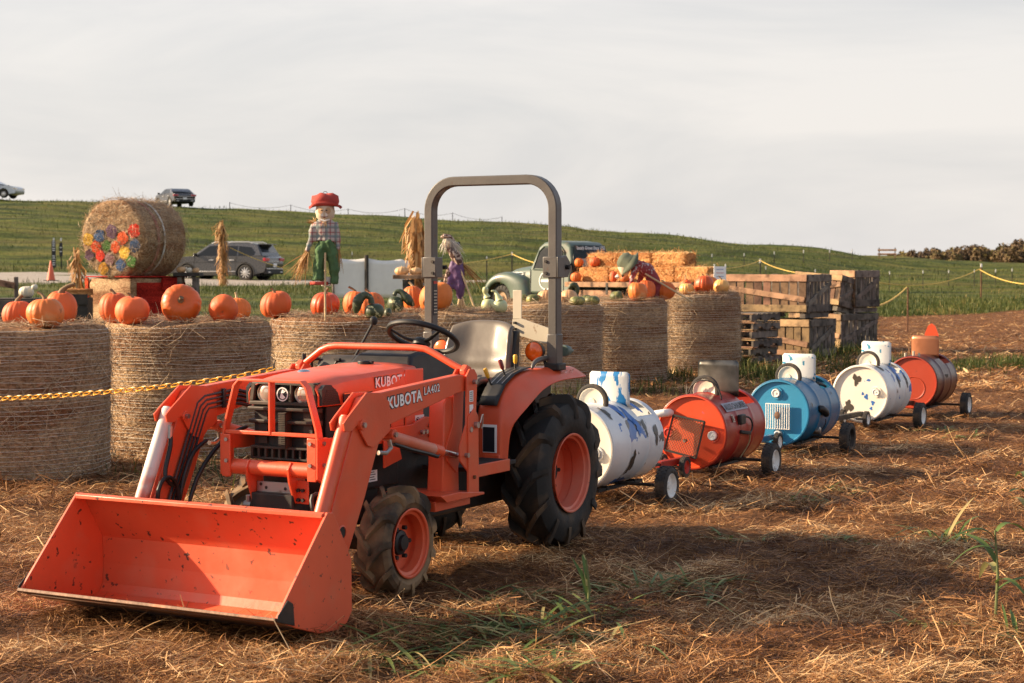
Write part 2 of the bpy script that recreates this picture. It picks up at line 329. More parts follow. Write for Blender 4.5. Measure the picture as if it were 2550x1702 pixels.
# ================================================================== the setting: ground, road, grass, straw
def ground_material():
    m = D.materials.new('field_ground'); m.use_nodes = True; t = m.node_tree; n = t.nodes; l = t.links.new
    b = n['Principled BSDF']; b.inputs['Roughness'].default_value = .9; b.inputs['Specular IOR Level'].default_value = .15
    tc = n.new('ShaderNodeTexCoord'); P = tc.outputs['Object']
    def noise(sc, det=5, stretch=None, ro=.6):
        v = P
        if stretch:
            mp = n.new('ShaderNodeMapping'); mp.inputs['Scale'].default_value = stretch; l(P, mp.inputs[0]); v = mp.outputs[0]
        q = n.new('ShaderNodeTexNoise'); q.inputs['Scale'].default_value = sc; q.inputs['Detail'].default_value = det; q.inputs['Roughness'].default_value = ro; l(v, q.inputs['Vector']); return q.outputs['Fac']
    def ramp(f, st):
        r = n.new('ShaderNodeValToRGB'); e = r.color_ramp.elements
        while len(e) < len(st): e.new(.5)
        for i, (p, c) in enumerate(st): e[i].position = p; e[i].color = tuple(c)+(1,)
        l(f, r.inputs[0]); return r.outputs[0]
    def mix(f, A, B, bt='MIX'):
        q = n.new('ShaderNodeMix'); q.data_type = 'RGBA'; q.blend_type = bt
        if isinstance(f, float): q.inputs['Factor'].default_value = f
        else: l(f, q.inputs['Factor'])
        l(A, q.inputs['A']); l(B, q.inputs['B']); return q.outputs['Result']
    soil = ramp(noise(7, 8), [(.3, (.042, .017, .007)), (.5, (.115, .046, .018)), (.72, (.30, .14, .052))])
    litter = ramp(noise(22, 6, (1, 2.6, 1)), [(.35, (.080, .032, .013)), (.55, (.27, .122, .046)), (.75, (.54, .29, .12))])
    soil = mix(ramp(noise(1.1, 5), [(.40, (0, 0, 0)), (.62, (1, 1, 1))]), soil, litter)
    # grass: fresh and dry growth, mower passes, tussocks; shadow and sunlit bands painted in
    g1 = ramp(noise(.55, 6, (.35, 1.3, 1)), [(.32, (.015, .028, .006)), (.46, (.045, .066, .012)), (.56, (.090, .108, .020)), (.70, (.155, .150, .034))])
    g2 = ramp(noise(5.5, 7, (.6, 1.2, 1)), [(.30, (.45, .45, .45)), (.5, (1, 1, 1)), (.72, (1.7, 1.55, 1.3))])
    grass = mix(1., g1, g2, 'MULTIPLY')
    dry = ramp(noise(.22, 4, (.4, 1.6, 1)), [(.46, (0, 0, 0)), (.64, (.5, .5, .5))])
    grass = mix(dry, grass, ramp(noise(9, 5), [(.3, (.10, .085, .025)), (.7, (.22, .165, .055))]))
    at_ = n.new('ShaderNodeAttribute'); at_.attribute_name = 'grass'
    jit = n.new('ShaderNodeMath'); jit.operation = 'ADD'; j2 = n.new('ShaderNodeMath'); j2.operation = 'MULTIPLY_ADD'; j2.inputs[1].default_value = .9; j2.inputs[2].default_value = -.45
    l(noise(1.6, 6), j2.inputs[0]); l(at_.outputs['Fac'], jit.inputs[0]); l(j2.outputs[0], jit.inputs[1])
    k = ramp(jit.outputs[0], [(.40, (0, 0, 0)), (.60, (1, 1, 1))])
    l(mix(k, soil, grass), b.inputs['Base Color'])
    h = n.new('ShaderNodeMath'); h.operation = 'ADD'; l(noise(14, 8, (1, 1.8, 1)), h.inputs[0]); l(noise(2.2, 5), h.inputs[1])
    bp = n.new('ShaderNodeBump'); bp.inputs['Distance'].default_value = .09; bp.inputs['Strength'].default_value = 1; l(h.outputs[0], bp.inputs['Height']); l(bp.outputs[0], b.inputs['Normal'])
    return m
def axis_pts(a, dens):                       # dens: [(limit, spacing)...] growing outwards from a
    r = [a]
    for lim, sp in dens:
        while r[-1] < lim: r.append(r[-1]+sp)
    return r
ys = [-60, -40, -25, -15, -8, -3, 0, 2, 4]+axis_pts(5.5, [(13, .075), (16, .11), (30, .3), (60, .8), (110, 1.3), (170, 1.8), (260, 5), (500, 20), (1500, 100)])
xp = axis_pts(0, [(4.5, .08), (6, .13), (9, .4), (20, .9), (60, 2), (150, 8), (900, 60)])
xs = [-x for x in xp[:0:-1]]+xp
GX, GY = np.meshgrid(np.array(xs), np.array(ys)); GZ = ground_z(GX, GY)
ny, nx = GX.shape
idx = np.arange(ny*nx).reshape(ny, nx)
q = np.stack([idx[:-1, :-1], idx[:-1, 1:], idx[1:, 1:], idx[1:, :-1]], -1).reshape(-1, 4)
me = D.meshes.new('ground'); me.vertices.add(ny*nx); me.vertices.foreach_set('co', np.stack([GX, GY, GZ], -1).ravel())
me.loops.add(q.size); me.loops.foreach_set('vertex_index', q.ravel().astype(np.int32)); me.polygons.add(len(q)); me.polygons.foreach_set('loop_start', np.arange(0, q.size, 4, dtype=np.int32))
ga = me.attributes.new('grass', 'FLOAT', 'POINT'); ga.data.foreach_set('value', np.clip(.5-field_edge(GX, GY)/2.4, 0, 1).ravel())
me.materials.append(ground_material()); me.polygons.foreach_set('use_smooth', [True]*len(q)); me.update(); me.validate()
struct(link('ground', me))

# gravel road behind the display, following the foot of the hill
M['gravel'] = mat('gravel', (.30, .255, .215), .9, var=.3, vs=9, bump=.02, bs=30, col2=(.40, .36, .31), c2s=40, c2t=(.5, .65), dirt=(.14, .12, .06), ds=1.2, dt=(.6, .75))
rx = np.concatenate([np.arange(-70, 8.1, 2.)])
def road_mid(x): return np.interp(x, [-70, -30, -16, -8, 0, 40], [64, 67, 70, 75.5, 78, 86])
def road_half(x): return np.interp(x, [-70, -16, -9, 0, 40], [11, 10.5, 4.2, 2.4, 2.0])
P = []
for x in rx:
    row = []
    for t in np.linspace(-1, 1, 9):
        y = road_mid(x)+t*road_half(x)*(1+.04*math.sin(x*1.7+t)); row.append((x, y, gzf(x, y)+.035-.03*abs(t)))
    P.append(row)
struct(MB().grid(P).build('gravel_road', M['gravel']))

# ---- loose straw lying on the field
def scatter_straw(name, n, y0, y1, smin, smax, lmin, lmax, wd, lift, tintp=(2, 2)):
    u = RNG.uniform(0, 1, n); Y = 1/(1/y0-u*(1/y0-1/y1)); X = RNG.uniform(smin, smax, n)*Y
    k = field_edge(X, Y) > RNG.normal(0, .35, n)
    # patchy: straw gathers in windrows
    k &= (wavesum(X, Y*1.6, 1.5, 6, 5)+.8*wavesum(X, Y, .5, 5, 12)+RNG.normal(0, 1.0, n)) > -.85
    X, Y = X[k], Y[k]; n = len(X)
    Z = ground_z(X, Y)
    a = np.where(RNG.uniform(0, 1, n) < .45, RNG.uniform(0, 6.283, n), RNG.normal(.15, .7, n)); el = RNG.normal(0, .24, n)
    T = np.stack([np.cos(a)*np.cos(el), np.sin(a)*np.cos(el), np.sin(el)], -1)
    N = np.cross(T, np.stack([RNG.normal(0, .5, n), RNG.normal(0, .5, n), np.ones(n)], -1))
    ln = RNG.uniform(lmin, lmax, n)*RNG.choice([.5, 1, 1.6], n, p=[.5, .38, .12]); C = np.stack([X, Y, Z+lift*RNG.uniform(.2, 1.8, n)+np.abs(np.sin(el))*ln*.45], -1)
    big = RNG.uniform(0, 1, n) < .05
    w_ = wd*RNG.uniform(.6, 1.3, n)*np.where(big, 2.2, 1)
    tint = np.clip(RNG.beta(*tintp, n)+.26*np.clip(wavesum(X, Y*1.5, 1.9, 5, 21), -1, 1), 0, 1)
    return stuff(ribbons(name, C, T, N, ln, w_, RNG.normal(0, .07, n), M['straw'], tint))
scatter_straw('straw', 230000, 5.6, 12, -.38, .38, .025, .12, .0028, .014)
scatter_straw('straw', 4500, 5.6, 13, -.40, .40, .10, .24, .0042, .02, (3, 1.6))
scatter_straw('straw', 105000, 11, 24, -.40, .42, .05, .2, .0048, .015)
scatter_straw('straw', 46000, 22, 66, -.05, .42, .08, .24, .011, .025, (2.6, 1.8))

def stubble(n):
    u = RNG.uniform(0, 1, n); Y = 1/(1/5.6-u*(1/5.6-1/22)); X = RNG.uniform(-.4, .42, n)*Y; k = (field_edge(X, Y) > .2) & (wavesum(X, Y, .7, 6, 33)+RNG.normal(0, .5, n) > .5); X, Y = X[k], Y[k]; n = len(X)
    a = RNG.uniform(0, 6.283, n); l = np.abs(RNG.normal(.3, .5, n)); T = np.stack([np.cos(a)*l, np.sin(a)*l, np.ones(n)], -1); h = RNG.uniform(.015, .06, n); N = np.cross(T, RNG.normal(0, 1, (n, 3)))
    return stuff(ribbons('stubble', np.stack([X, Y, ground_z(X, Y)+h*.45], -1), T, N, h, RNG.uniform(.002, .006, n), RNG.normal(0, .1, n), M['straw'], np.clip(RNG.beta(2.2, 1.8, n), 0, 1)))
stubble(36000)
# ---- grass
def scatter_grass(name, n, sampler, hmin, hmax, wd, tint0, lean=.35):
    X, Y = sampler(n); Z = ground_z(X, Y); n = len(X)
    h = RNG.uniform(hmin, hmax, n)*np.clip(1+.35*wavesum(X, Y, 2.5, 5, 8), .5, 1.7); a = RNG.uniform(0, 6.283, n); ln = np.abs(RNG.normal(0, lean, n))
    T = np.stack([np.cos(a)*ln, np.sin(a)*ln, np.ones(n)], -1); b = RNG.uniform(0, 6.283, n)
    N = np.stack([np.cos(b), np.sin(b), np.zeros(n)], -1)
    C = np.stack([X, Y, Z], -1)+T/np.linalg.norm(T, axis=1, keepdims=True)*(h*.5)[:, None]
    tint = np.clip(RNG.normal(tint0, .17, n)+.16*wavesum(X, Y, 6, 5, 2), 0, 1)
    return stuff(ribbons(name, C, T, N, h, wd*RNG.uniform(.6, 1.4, n)*(.6+Y/40), RNG.normal(0, .12, n), M['grass'], tint))
def lawn(y0, y1, smin, smax, edge=-.3):
    def f(n):
        u = RNG.uniform(0, 1, n); Y = 1/(1/y0-u*(1/y0-1/y1)); X = RNG.uniform(smin, smax, n)*Y
        k = (field_edge(X, Y) < edge) & (np.abs(Y-road_mid(X)) > road_half(X)*RNG.uniform(.9, 1.15, n)); return X[k], Y[k]
    return f
scatter_grass('grass', 75000, lawn(13, 60, -.36, .30), .05, .14, .007, .45)
scatter_grass('grass', 60000, lawn(56, 150, -.36, .36), .08, .2, .008, .45)
def band(n):                                  # taller growth along the far edge of the straw
    X = RNG.uniform(7, 36, n); Y = np.interp(X, BX, BY)+RNG.gamma(1.6, 2.4, n)-.5; return X, Y
scatter_grass('tall_grass', 15000, band, .10, .26, .009, .55, .45)
def weeds(n):                                 # weeds at the foot of the bales and crates
    t = RNG.uniform(0, 1, n); X = -3.5+t*13.5; Y = np.interp(X, BX, BY)-.2-RNG.gamma(1.3, .8, n)-.9*(X > -3)
    k = wavesum(X*1.0, Y, 2.4, 6, 30)+RNG.normal(0, .5, n) > .25+np.where(X < 0, .5, 0); return X[k], Y[k]
scatter_grass('weeds', 15000, weeds, .06, .24, .008, .5, .6)
def weeds2(n):
    X = RNG.uniform(2.6, 9.6, n); Y = 23.6+(X-2.6)*.75+RNG.normal(0, .6, n); k = wavesum(X, Y, 1.8, 6, 4)+RNG.normal(0, .5, n) > .15; return X[k], Y[k]
scatter_grass('weeds', 9000, weeds2, .06, .22, .008, .5, .6)
# ================================================================== the tractor
PHI = rad(28.5)
fwd = Vector((-math.sin(PHI), -math.cos(PHI), 0)); lef = Vector((math.cos(PHI), -math.sin(PHI), 0))
TRZ = math.atan2(fwd.y, fwd.x)
TR = thing('tractor', 'orange compact tractor with front loader bucket and grey roll bar, parked on the straw', 'tractor', (-.125, 9.859, -.01), TRZ)

def lug_tyre(R, W, rb, nl, sweep, lh, lw, side=1):
    """agricultural tyre around y: carcass by lathe, chevron lugs laid over it"""
    h = W/2; mb = MB(); Rc = R-lh
    prof = [(-h*.80, rb*.98), (-h*.97, rb*1.18), (-h, rb+.42*(Rc-rb)), (-h*.95, rb+.72*(Rc-rb)), (-h*.78, Rc-.06*(Rc-rb)), (-h*.4, Rc), (0, Rc+.004), (h*.4, Rc), (h*.78, Rc-.06*(Rc-rb)), (h*.95, rb+.72*(Rc-rb)), (h, rb+.42*(Rc-rb)), (h*.97, rb*1.18), (h*.80, rb*.98), (h*.6, rb*.96), (-h*.6, rb*.96)]
    mb.lathe(prof, 56, closed=True)
    ty = np.array([0, .4, .78, .95, 1.0])*h; tr = np.array([Rc+.004, Rc, Rc-.06*(Rc-rb), rb+.72*(Rc-rb), rb+.42*(Rc-rb)])
    ts = [-.10, .15, .4, .62, .78, .90, .98, 1.04]
    for sd in (-1, 1):
        for k in range(nl):
            a0 = 2*math.pi*(k+(.5 if sd > 0 else 0))/nl; rows = []
            for i, t in enumerate(ts):
                y = min(abs(t), 1.)*h*(1 if t > 0 else -1); r = float(np.interp(abs(y), ty, tr)); th = a0+sweep*t*(1-.18*t)
                if t > 1: r = rb+.60*(Rc-rb)
                top = min(R, r+lh*(1.12 if t < .9 else .9)) if t <= 1 else r+.004
                yo = y+(.006 if t > .85 else 0)
                half = lw*(.42 if i < 2 else .5)
                e = []
                for rr, ww in ((r-.012, half*1.35), (top, half), (top, -half), (r-.012, -half*1.35)):
                    an = th+ww/R*(1-.25*t); e.append((rr*math.cos(an), sd*yo, rr*math.sin(an)))
                rows.append(e)
            mb.grid(rows, cv=True, mi=1)
            o = len(mb.v); mb.f += [(o-1, o-2, o-3, o-4), (o-32, o-31, o-30, o-29)]; mb.mi += [1, 1]
    return mb
def bolts(mb, c, r, n, br, hgt, ax=1, sgn=1, a0=0.):
    for k in range(n):
        q = a0+2*math.pi*k/n; p = Vector(c)+Vector((r*math.cos(q), 0, r*math.sin(q)))
        mb.cyl(p, p+Vector((0, sgn*hgt, 0)), br, 6)

for sd in (1, -1):
    wl_ = D.objects.new('wheel', None); COL.objects.link(wl_); wl_.parent = TR; wl_.location = (0, sd*.405, .43); wl_.empty_display_size = .1
    lug_tyre(.440, .25, .215, 12, .48, .044, .046).build('tyre', [M['rubber'], M['lug']], wl_, smooth=30)
    rm = MB().lathe([(.124, .222), (.118, .212), (.10, .208), (.095, .196), (.03, .192), (.022, .200), (-.03, .196), (-.035, .06), (-.025, .05), (-.025, .0)], 48)
    rm.lathe([(-.124, .222), (-.118, .212), (-.10, .208), (-.09, .196), (-.03, .196)], 48)
    rm.build('rim', M['rim_pink'], wl_, solid=.006) if sd > 0 else MB().add([(x, -y, z) for x, y, z in rm.v], rm.f).build('rim', M['rim_pink'], wl_, solid=.006)
    hb = MB().cyl((0, -sd*.06, 0), (0, sd*.0, 0), .055, 20); bolts(hb, (0, -sd*.03, 0), .10, 6, .012, .02, sgn=sd); hb.build('hub', M['dark'], wl_)
for sd in (1, -1):
    wl_ = D.objects.new('wheel', None); COL.objects.link(wl_); wl_.parent = TR; wl_.location = (1.655, sd*.41, .262); wl_.empty_display_size = .1; wl_.rotation_euler = (0, 0, rad(1.5))
    lug_tyre(.272, .175, .162, 11, .48, .032, .036).build('tyre', [M['rubber_mud'], M['lug_mud']], wl_, smooth=30)
    pr = [(.086, .168), (.082, .158), (.070, .155), (.066, .140), (.030, .136), (.024, .148), (.0, .146), (-.01, .10), (.012, .085), (.014, .0)]
    rm = MB().lathe([(sd*a, b) for a, b in pr], 44); rm.lathe([(-sd*.086, .168), (-sd*.07, .152), (-sd*.02, .146)], 44); rm.build('rim', M['orange'], wl_, solid=.005)
    hb = MB().lathe([(sd*.012, .062), (sd*.03, .058), (sd*.036, .04), (sd*.05, .036), (sd*.052, 0)], 20); bolts(hb, (0, sd*.012, 0), .078, 6, .011, .022, sgn=sd); hb.build('hub', M['black'], wl_)

# ---- chassis, axles, floor
mb = MB()
mb.box((1.45, 0, .55), (.95, .36, .42)); mb.box((.45, 0, .45), (1.3, .34, .36)); mb.box((-.1, 0, .45), (.35, .44, .30)); mb.box((1.55, .19, .60), (.5, .03, .22)); mb.cyl((0, -.3, .43), (0, .3, .43), .075, 16)
mb.box((1.2, 0, .40), (.7, .26, .18)); mb.box((-.32, 0, .40), (.2, .2, .28))
mb.build('chassis', M['dark'], TR, bevel=.015)
mb = MB(); mb.cyl((1.655, -.33, .255), (1.655, .33, .255), .045, 14); mb.box((1.655, 0, .29), (.14, .22, .14)); mb.cyl((1.655, .30, .20), (1.655, .30, .36), .05, 12); mb.cyl((1.655, -.30, .20), (1.655, -.30, .36), .05, 12); mb.cyl((1.80, -.31, .30), (1.80, .31, .30), .016, 10)
mb.build('front_axle', M['dark'], TR, bevel=.006)
mb = MB(); mb.box((1.99, 0, .44), (.20, .24, .16)); mb.cyl((2.02, -.2, .40), (2.02, .2, .40), .018, 10); mb.build('axle_support', M['dark'], TR, bevel=.008)
mb = MB(); mb.cyl((2.0, -.22, .445), (2.0, -.18, .445), .02, 8); mb.cyl((2.0, -.20, .43), (2.0, -.20, .49), .014, 8); mb.cyl((1.98, -.2, .42), (1.98, .22, .42), .012, 8); mb.build('steering_rod', M['steel'], TR)
for sd in (1, -1):
    mb = MB(); mb.box((.86, sd*.36, .555), (.46, .30, .022)); mb.build('footplate', M['dark'], TR, bevel=.004)
    mb = MB(); mb.box((.90, sd*.505, .545), (.40, .012, .062)); mb.box((.90, sd*.495, .517), (.40, .03, .008)); mb.build('footplate_edge', M['orange'], TR, bevel=.003)
mb = MB(); mb.box((.52, 0, .70), (.46, .50, .30), taper=(.85, .9)); mb.build('seat_base', M['black'], TR, bevel=.02)
mb = MB()
for i in range(5): mb.box((.18, 0, .84+i*.011), (.22, .26, .006))
mb.tube([(.18+.05*math.cos(a), -.08+.05*math.sin(a), .80+.01*a) for a in np.linspace(0, 20, 60)], .007, 6); mb.build('seat_suspension', M['dark'], TR)

# ---- hood
def hood():
    st = [(1.17, .232, 1.073, 1.088), (1.30, .232, 1.071, 1.087), (1.55, .226, 1.062, 1.080), (1.80, .214, 1.048, 1.066), (1.93, .204, 1.032, 1.054), (1.975, .198, 1.020, 1.046), (1.995, .192, 1.012, 1.038)]
    rows = []
    for u, w_, zc, zt in st:
        half = [(w_+.004, .925), (w_+.006, .98), (w_, zc-.018), (w_-.018, zc), (w_-.07, zt-.006), (w_*.3, zt), (0, zt+.001)]
        rows.append([(u, v, z) for v, z in half]+[(u, -v, z) for v, z in half[-2::-1]])
    return MB().grid(rows)
hood().build('hood', M['orange'], TR, solid=.006, smooth=30)
mb = MB()
for sd in (1, -1): mb.box((1.21, sd*.236, .90), (.17, .012, .33)); mb.box((1.36, sd*.232, .83), (.115, .010, .19))
mb.each('side_panel', M['orange'], TR, bevel=.005)
mb = MB()
for sd in (1, -1):
    mb.prism([(1.835, .93), (1.988, .93), (1.992, 1.005), (1.965, 1.026), (1.915, 1.024), (1.86, .985)], sd*.198, sd*.2185)
    for i in range(8): mb.box((1.915, sd*.2195, .942+i*.0085), (.13-.008*i, .004, .003))
    mb.box((1.66, sd*.2, .80), (.55, .01, .24))
mb.build('side_grille', M['black'], TR)
mb = MB()
for sd in (1, -1): mb.box((1.71, sd*.232, .955), (.245, .006, .040))
mb.each('badge_strip', M['decalk'], TR)
text_mesh('power_steering_lettering', 'PowerSteering', M['decalw'], TR, (1.80, .236, .945), (-1, 0, 0), (0, 0, 1), .13, .020, .008, shear=.2)
mb = MB()
for sd in (1, -1): mb.box((1.71, sd*.2355, .978), (.245, .003, .004))
mb.each('chrome_trim', M['chrome'], TR)
# hood lettering, half hidden behind the loader arm
text_mesh('hood_lettering_outline', 'KUBOTA', M['decalk'], TR, (1.565, .2345, .985), (-1, 0, .02), (0, 0, 1), .30, .058, .062)
text_mesh('hood_lettering', 'KUBOTA', M['decalw'], TR, (1.561, .2365, .989), (-1, 0, .02), (0, 0, 1), .292, .050, .030)
mb = MB(); mb.lathe([(0, .034), (.006, .034), (.014, .026), (.018, .012), (.0185, 0)], 20, ax='z', c=(1.754, -.05, 1.064)); mb.build('hood_lens', M['chrome'], TR)
mb = MB(); mb.lathe([(0, .036), (.018, .036), (.022, .03), (.022, 0)], 16, ax='z', c=(1.33, .02, 1.086)); mb.box((1.33, .055, 1.099), (.02, .03, .014)); mb.build('filler_cap', M['black'], TR, bevel=.002)
# dashboard cowl
def taper_prism(poly, w0, w1, zlo, zhi):
    mb = MB(); n = len(poly); vs = []
    for sd in (1, -1):
        for x, z in poly:
            k = (z-zlo)/(zhi-zlo); vs.append((x, sd*(w0+(w1-w0)*max(0, min(1, k))), z))
    return mb.add(vs, [tuple(range(n)), tuple(range(2*n-1, n-1, -1))]+[(i, (i+1) % n, n+(i+1) % n, n+i) for i in range(n)])
taper_prism([(1.172, .95), (1.172, 1.075), (1.12, 1.128), (1.04, 1.140), (.80, 1.125), (.76, 1.11), (.66, 1.00), (.60, .90), (.60, .62), (1.1, .62)], .24, .165, .98, 1.12).build('dashboard', M['black'], TR, bevel=.018, seg=3)
taper_prism([(1.12, 1.128), (1.04, 1.143), (.80, 1.128), (.76, 1.112)], .16, .15, 1.0, 1.14).build('dashboard_top', M['grille'], TR, bevel=.004)
mb = MB(); mb.prism([(1.02, 1.02), (1.0, 1.075), (.96, 1.105), (.90, 1.108), (.86, 1.07), (.86, 1.02)], -.50, -.27); mb.box((.94, -.38, .97), (.14, .16, .12)); mb.build('valve_cover', M['grille'], TR, bevel=.014, seg=3)
mb = MB(); mb.cyl((.85, -.355, 1.10), (.80, -.27, 1.285), .007, 8); mb.build('loader_joystick', M['black'], TR)
mb = MB(); mb.lathe([(-.026, 0), (-.022, .014), (-.005, .022), (.012, .02), (.022, .01), (.024, 0)], 14, ax='z', c=(.80, -.27, 1.29)); mb.build('joystick_knob', M['black'], TR)
mb = MB(); mb.cyl((1.0, -.40, 1.04), (1.0, -.37, 1.085), .006, 6); mb.box((1.0, -.37, 1.088), (.02, .035, .012)); mb.build('throttle_lever', M['black'], TR)
# steering wheel
SW = D.objects.new('steering_wheel', None); COL.objects.link(SW); SW.parent = TR; SW.location = (.735, 0, 1.205); SW.rotation_euler = (0, rad(-27), 0); SW.empty_display_size = .1
MB().tube([(.188*math.cos(a), .188*math.sin(a), 0) for a in np.linspace(0, 2*math.pi, 48, endpoint=False)], .0155, 10, closed=True).build('wheel_ring', M['black'], SW)
mb = MB()
for a in (rad(60), rad(180), rad(300)): mb.tube([(.02*math.cos(a), .02*math.sin(a), -.035), (.09*math.cos(a), .09*math.sin(a), -.03), (.18*math.cos(a), .18*math.sin(a), 0)], [.018, .012, .010], 8, ry=.6)
mb.lathe([(-.055, .045), (-.03, .05), (-.015, .035), (-.012, 0)], 20, ax='z'); mb.build('spokes', M['black'], SW)
MB().cyl((.80, 0, 1.08), (.742, 0, 1.165), .022, 12).build('steering_column', M['black'], TR)

# ---- grille, headlights, badge
mb = MB()
mb.box((1.93, 0, .815), (.08, .37, .225)); mb.box((1.945, 0, .985), (.05, .36, .10))
mb.build('grille_recess', M['black'], TR)
def frame_panel():
    mb = MB(); u0, u1 = 1.974, 1.998
    zt, zb = 1.034, .924
    def q(v0, v1, z0, z1, dv=0): mb.add([(u, v, z) for u in (u0, u1) for v, z in ((v0, z0), (v1, z0), (v1-dv if v1 > 0 else v1, z1), (v0+dv if v0 < 0 else v0, z1))], [(0, 1, 2, 3), (7, 6, 5, 4), (0, 4, 5, 1), (1, 5, 6, 2), (2, 6, 7, 3), (3, 7, 4, 0)])
    q(-.178, .178, zt-.009, zt); q(-.196, .196, zb, zb+.018)
    for sd in (1, -1):
        mb.add([(u, sd*v, z) for u in (u0, u1) for v, z in ((.172, zb+.018), (.194, zb+.018), (.178, zt-.009), (.158, zt-.009))], [(0, 1, 2, 3), (7, 6, 5, 4), (0, 4, 5, 1), (1, 5, 6, 2), (2, 6, 7, 3), (3, 7, 4, 0)])
        mb.box((1.986, sd*.046, .979), (.024, .011, .095))
    return mb
frame_panel().build('headlight_bezel', M['grille'], TR, bevel=.004)
for sd in (1, -1):
    MB().lathe([(1.966, .046), (1.985, .046), (1.992, .043), (1.985, .040)], 32, ax='x', c=(0, sd*.108, .980)).build('headlight_ring', M['chrome'], TR)
    MB().lathe([(1.984, .041), (1.990, .030), (1.993, .015), (1.994, 0)], 32, ax='x', c=(0, sd*.108, .980)).build('headlight', M['glass'], TR)
mb = MB()
for i in range(7):
    for j in range(2): mb.beam((1.972, -.036+(j*.07), .93+i*.014), (1.972, .036-(j*.07), .945+i*.014), .004, .003, up=(1, 0, 0))
mb.build('badge_mesh', M['grille'], TR)
def disc(mb, c, r0, r1, n=40):
    mb.grid([[(c[0], c[1]+r*math.cos(q), c[2]+r*math.sin(q)) for r in (r0, r1)] for q in (2*math.pi*i/n for i in range(n))], cu=True)
mb = MB(); disc(mb, (1.999, 0, .978), 0.0001, .034); mb.build('badge', M['decalk'], TR)
mb = MB(); disc(mb, (2.001, 0, .978), .0275, .033)
def kp(pts): mb.add([(2.001, -x*.0245, .978+z*.0245) for x, z in pts], [tuple(range(len(pts)))])   # badge drawn as seen from the front
kp([(.75, -.62), (.1, -.95), (-.62, -.72), (-.35, .2), (-.02, .95), (.42, .88), (-.02, .12)][::-1]); kp([(.18, .20), (.82, .62), (.62, .82), (.0, .30)])
mb.v = [(x, -y, z) for x, y, z in mb.v]
mb.build('badge_emblem', M['decalw'], TR, smooth=0)
for i, z in enumerate((.905, .845, .785)):
    mb = MB()
    mb.prism([(1.95, z-.014), (2.012-.006*i, z-.006), (2.014-.006*i, z+.010), (1.95, z+.014)], -.195, .195); mb.build('grille_bar', M['grille'], TR, bevel=.004)
for z0, z1 in ((.80, .895), (.725, .785)):
    mb = MB(); mb.box((1.99, .012, (z0+z1)/2), (.05, .038, z1-z0))
    n = int((z1-z0)/.0085)
    for k in range(n): mb.box((2.019, .012, z0+(k+.5)*(z1-z0)/n), (.014, .038, .0045))
    mb.build('grille_ribs', M['grille'], TR)
mb = MB(); mb.box((1.975, 0, .724), (.06, .37, .012)); mb.box((1.975, 0, .672), (.06, .37, .010))
for k in range(10): mb.box((1.985, -.18+k*.04, .698), (.035, .012, .045))
mb.box((1.96, 0, .698), (.02, .37, .05)); mb.build('slotted_bar', M['grille'], TR, bevel=.002)
mb = MB()
for sd in (1, -1): mb.box((1.93, sd*.13, .82), (.10, .05, .16)); 
mb.each('grille_intake', M['grille'], TR)

# ---- brush guard
mb = MB(); uu = 2.085
pts = [(-.268, .79), (-.262, .83), (-.205, 1.02), (-.178, 1.046), (.178, 1.046), (.205, 1.02), (.262, .83), (.268, .79)]
rows = []
for i, (v, z) in enumerate(pts):
    a = Vector(pts[max(i-1, 0)]); b = Vector(pts[min(i+1, 7)]); t = (b-a).normalized(); n = Vector((-t.y, t.x))*.006
    rows.append([(uu-.022, v-n.x, z-n.y), (uu+.022, v-n.x, z-n.y), (uu+.022, v+n.x, z+n.y), (uu-.022, v+n.x, z+n.y)])
mb.grid(rows, cv=True); mb.build('brush_guard', M['orange'], TR, bevel=.002)
mb = MB(); mb.box((uu, 0.0, .92), (.040, .012, .245)); mb.build('guard_upright', M['orange'], TR, bevel=.002)
mb = MB(); mb.box((uu+.008, 0, .80), (.018, .525, .018)); mb.build('guard_crossbar', M['orange'], TR, bevel=.003)
for sd in (1, -1):
    mb = MB(); mb.prism([(2.03, .592), (2.075, .580), (2.115, .60), (2.115, .79), (2.03, .79)], sd*.262, sd*.280); mb.build('guard_plate', M['orange'], TR, bevel=.003)
    mb = MB(); mb.prism([(1.75, .785), (2.032, .785), (2.032, .715), (1.75, .70)], sd*.266, sd*.278); mb.build('guard_bracket', M['orange'], TR, bevel=.003)
    mb = MB()
    for z in (.765, .665): mb.cyl((2.116, sd*.24, z), (2.124, sd*.24, z), .010, 6)
    for z in (.765, .665): mb.cyl((2.07, sd*.28, z), (2.07, sd*.29, z), .010, 6)
    mb.each('guard_bolt', M['steel'], TR)
    mb = MB(); mb.box((2.112, sd*.245, .69), (.008, .05, .20)); mb.build('guard_flange', M['orange'], TR, bevel=.003)
MB().cyl((2.075, -.27, .635), (2.075, .27, .635), .0365, 24).build('guard_tube', M['orange'], TR)
for v in (-.125, .115):
    mb = MB(); mb.prism([(2.035, .60), (2.06, .665), (2.10, .672), (2.122, .64), (2.112, .58), (2.07, .478), (1.99, .478), (1.99, .585)], v-.006, v+.006); mb.build('mount_fork', M['orange'], TR, bevel=.002)
mb = MB(); mb.box((2.045, 0.0, .525), (.010, .228, .088)); mb.build('axle_plate', M['steel'], TR, bevel=.002)
mb = MB()
for v, z in ((-.09, .555), (-.06, .54), (-.09, .50), (.085, .55), (.05, .54), (.088, .495)): mb.cyl((2.049, v, z), (2.052, v, z), .008, 8)
for z in (.495, .54):
    for v in (.16, .135): mb.cyl((2.06, v, z), (2.072, v, z), .009, 6)
mb.each('plate_bolt', M['dark'], TR)
mb = MB(); mb.box((2.052, .15, .53), (.008, .07, .11)); mb.build('mount_gusset', M['orange'], TR, bevel=.003)

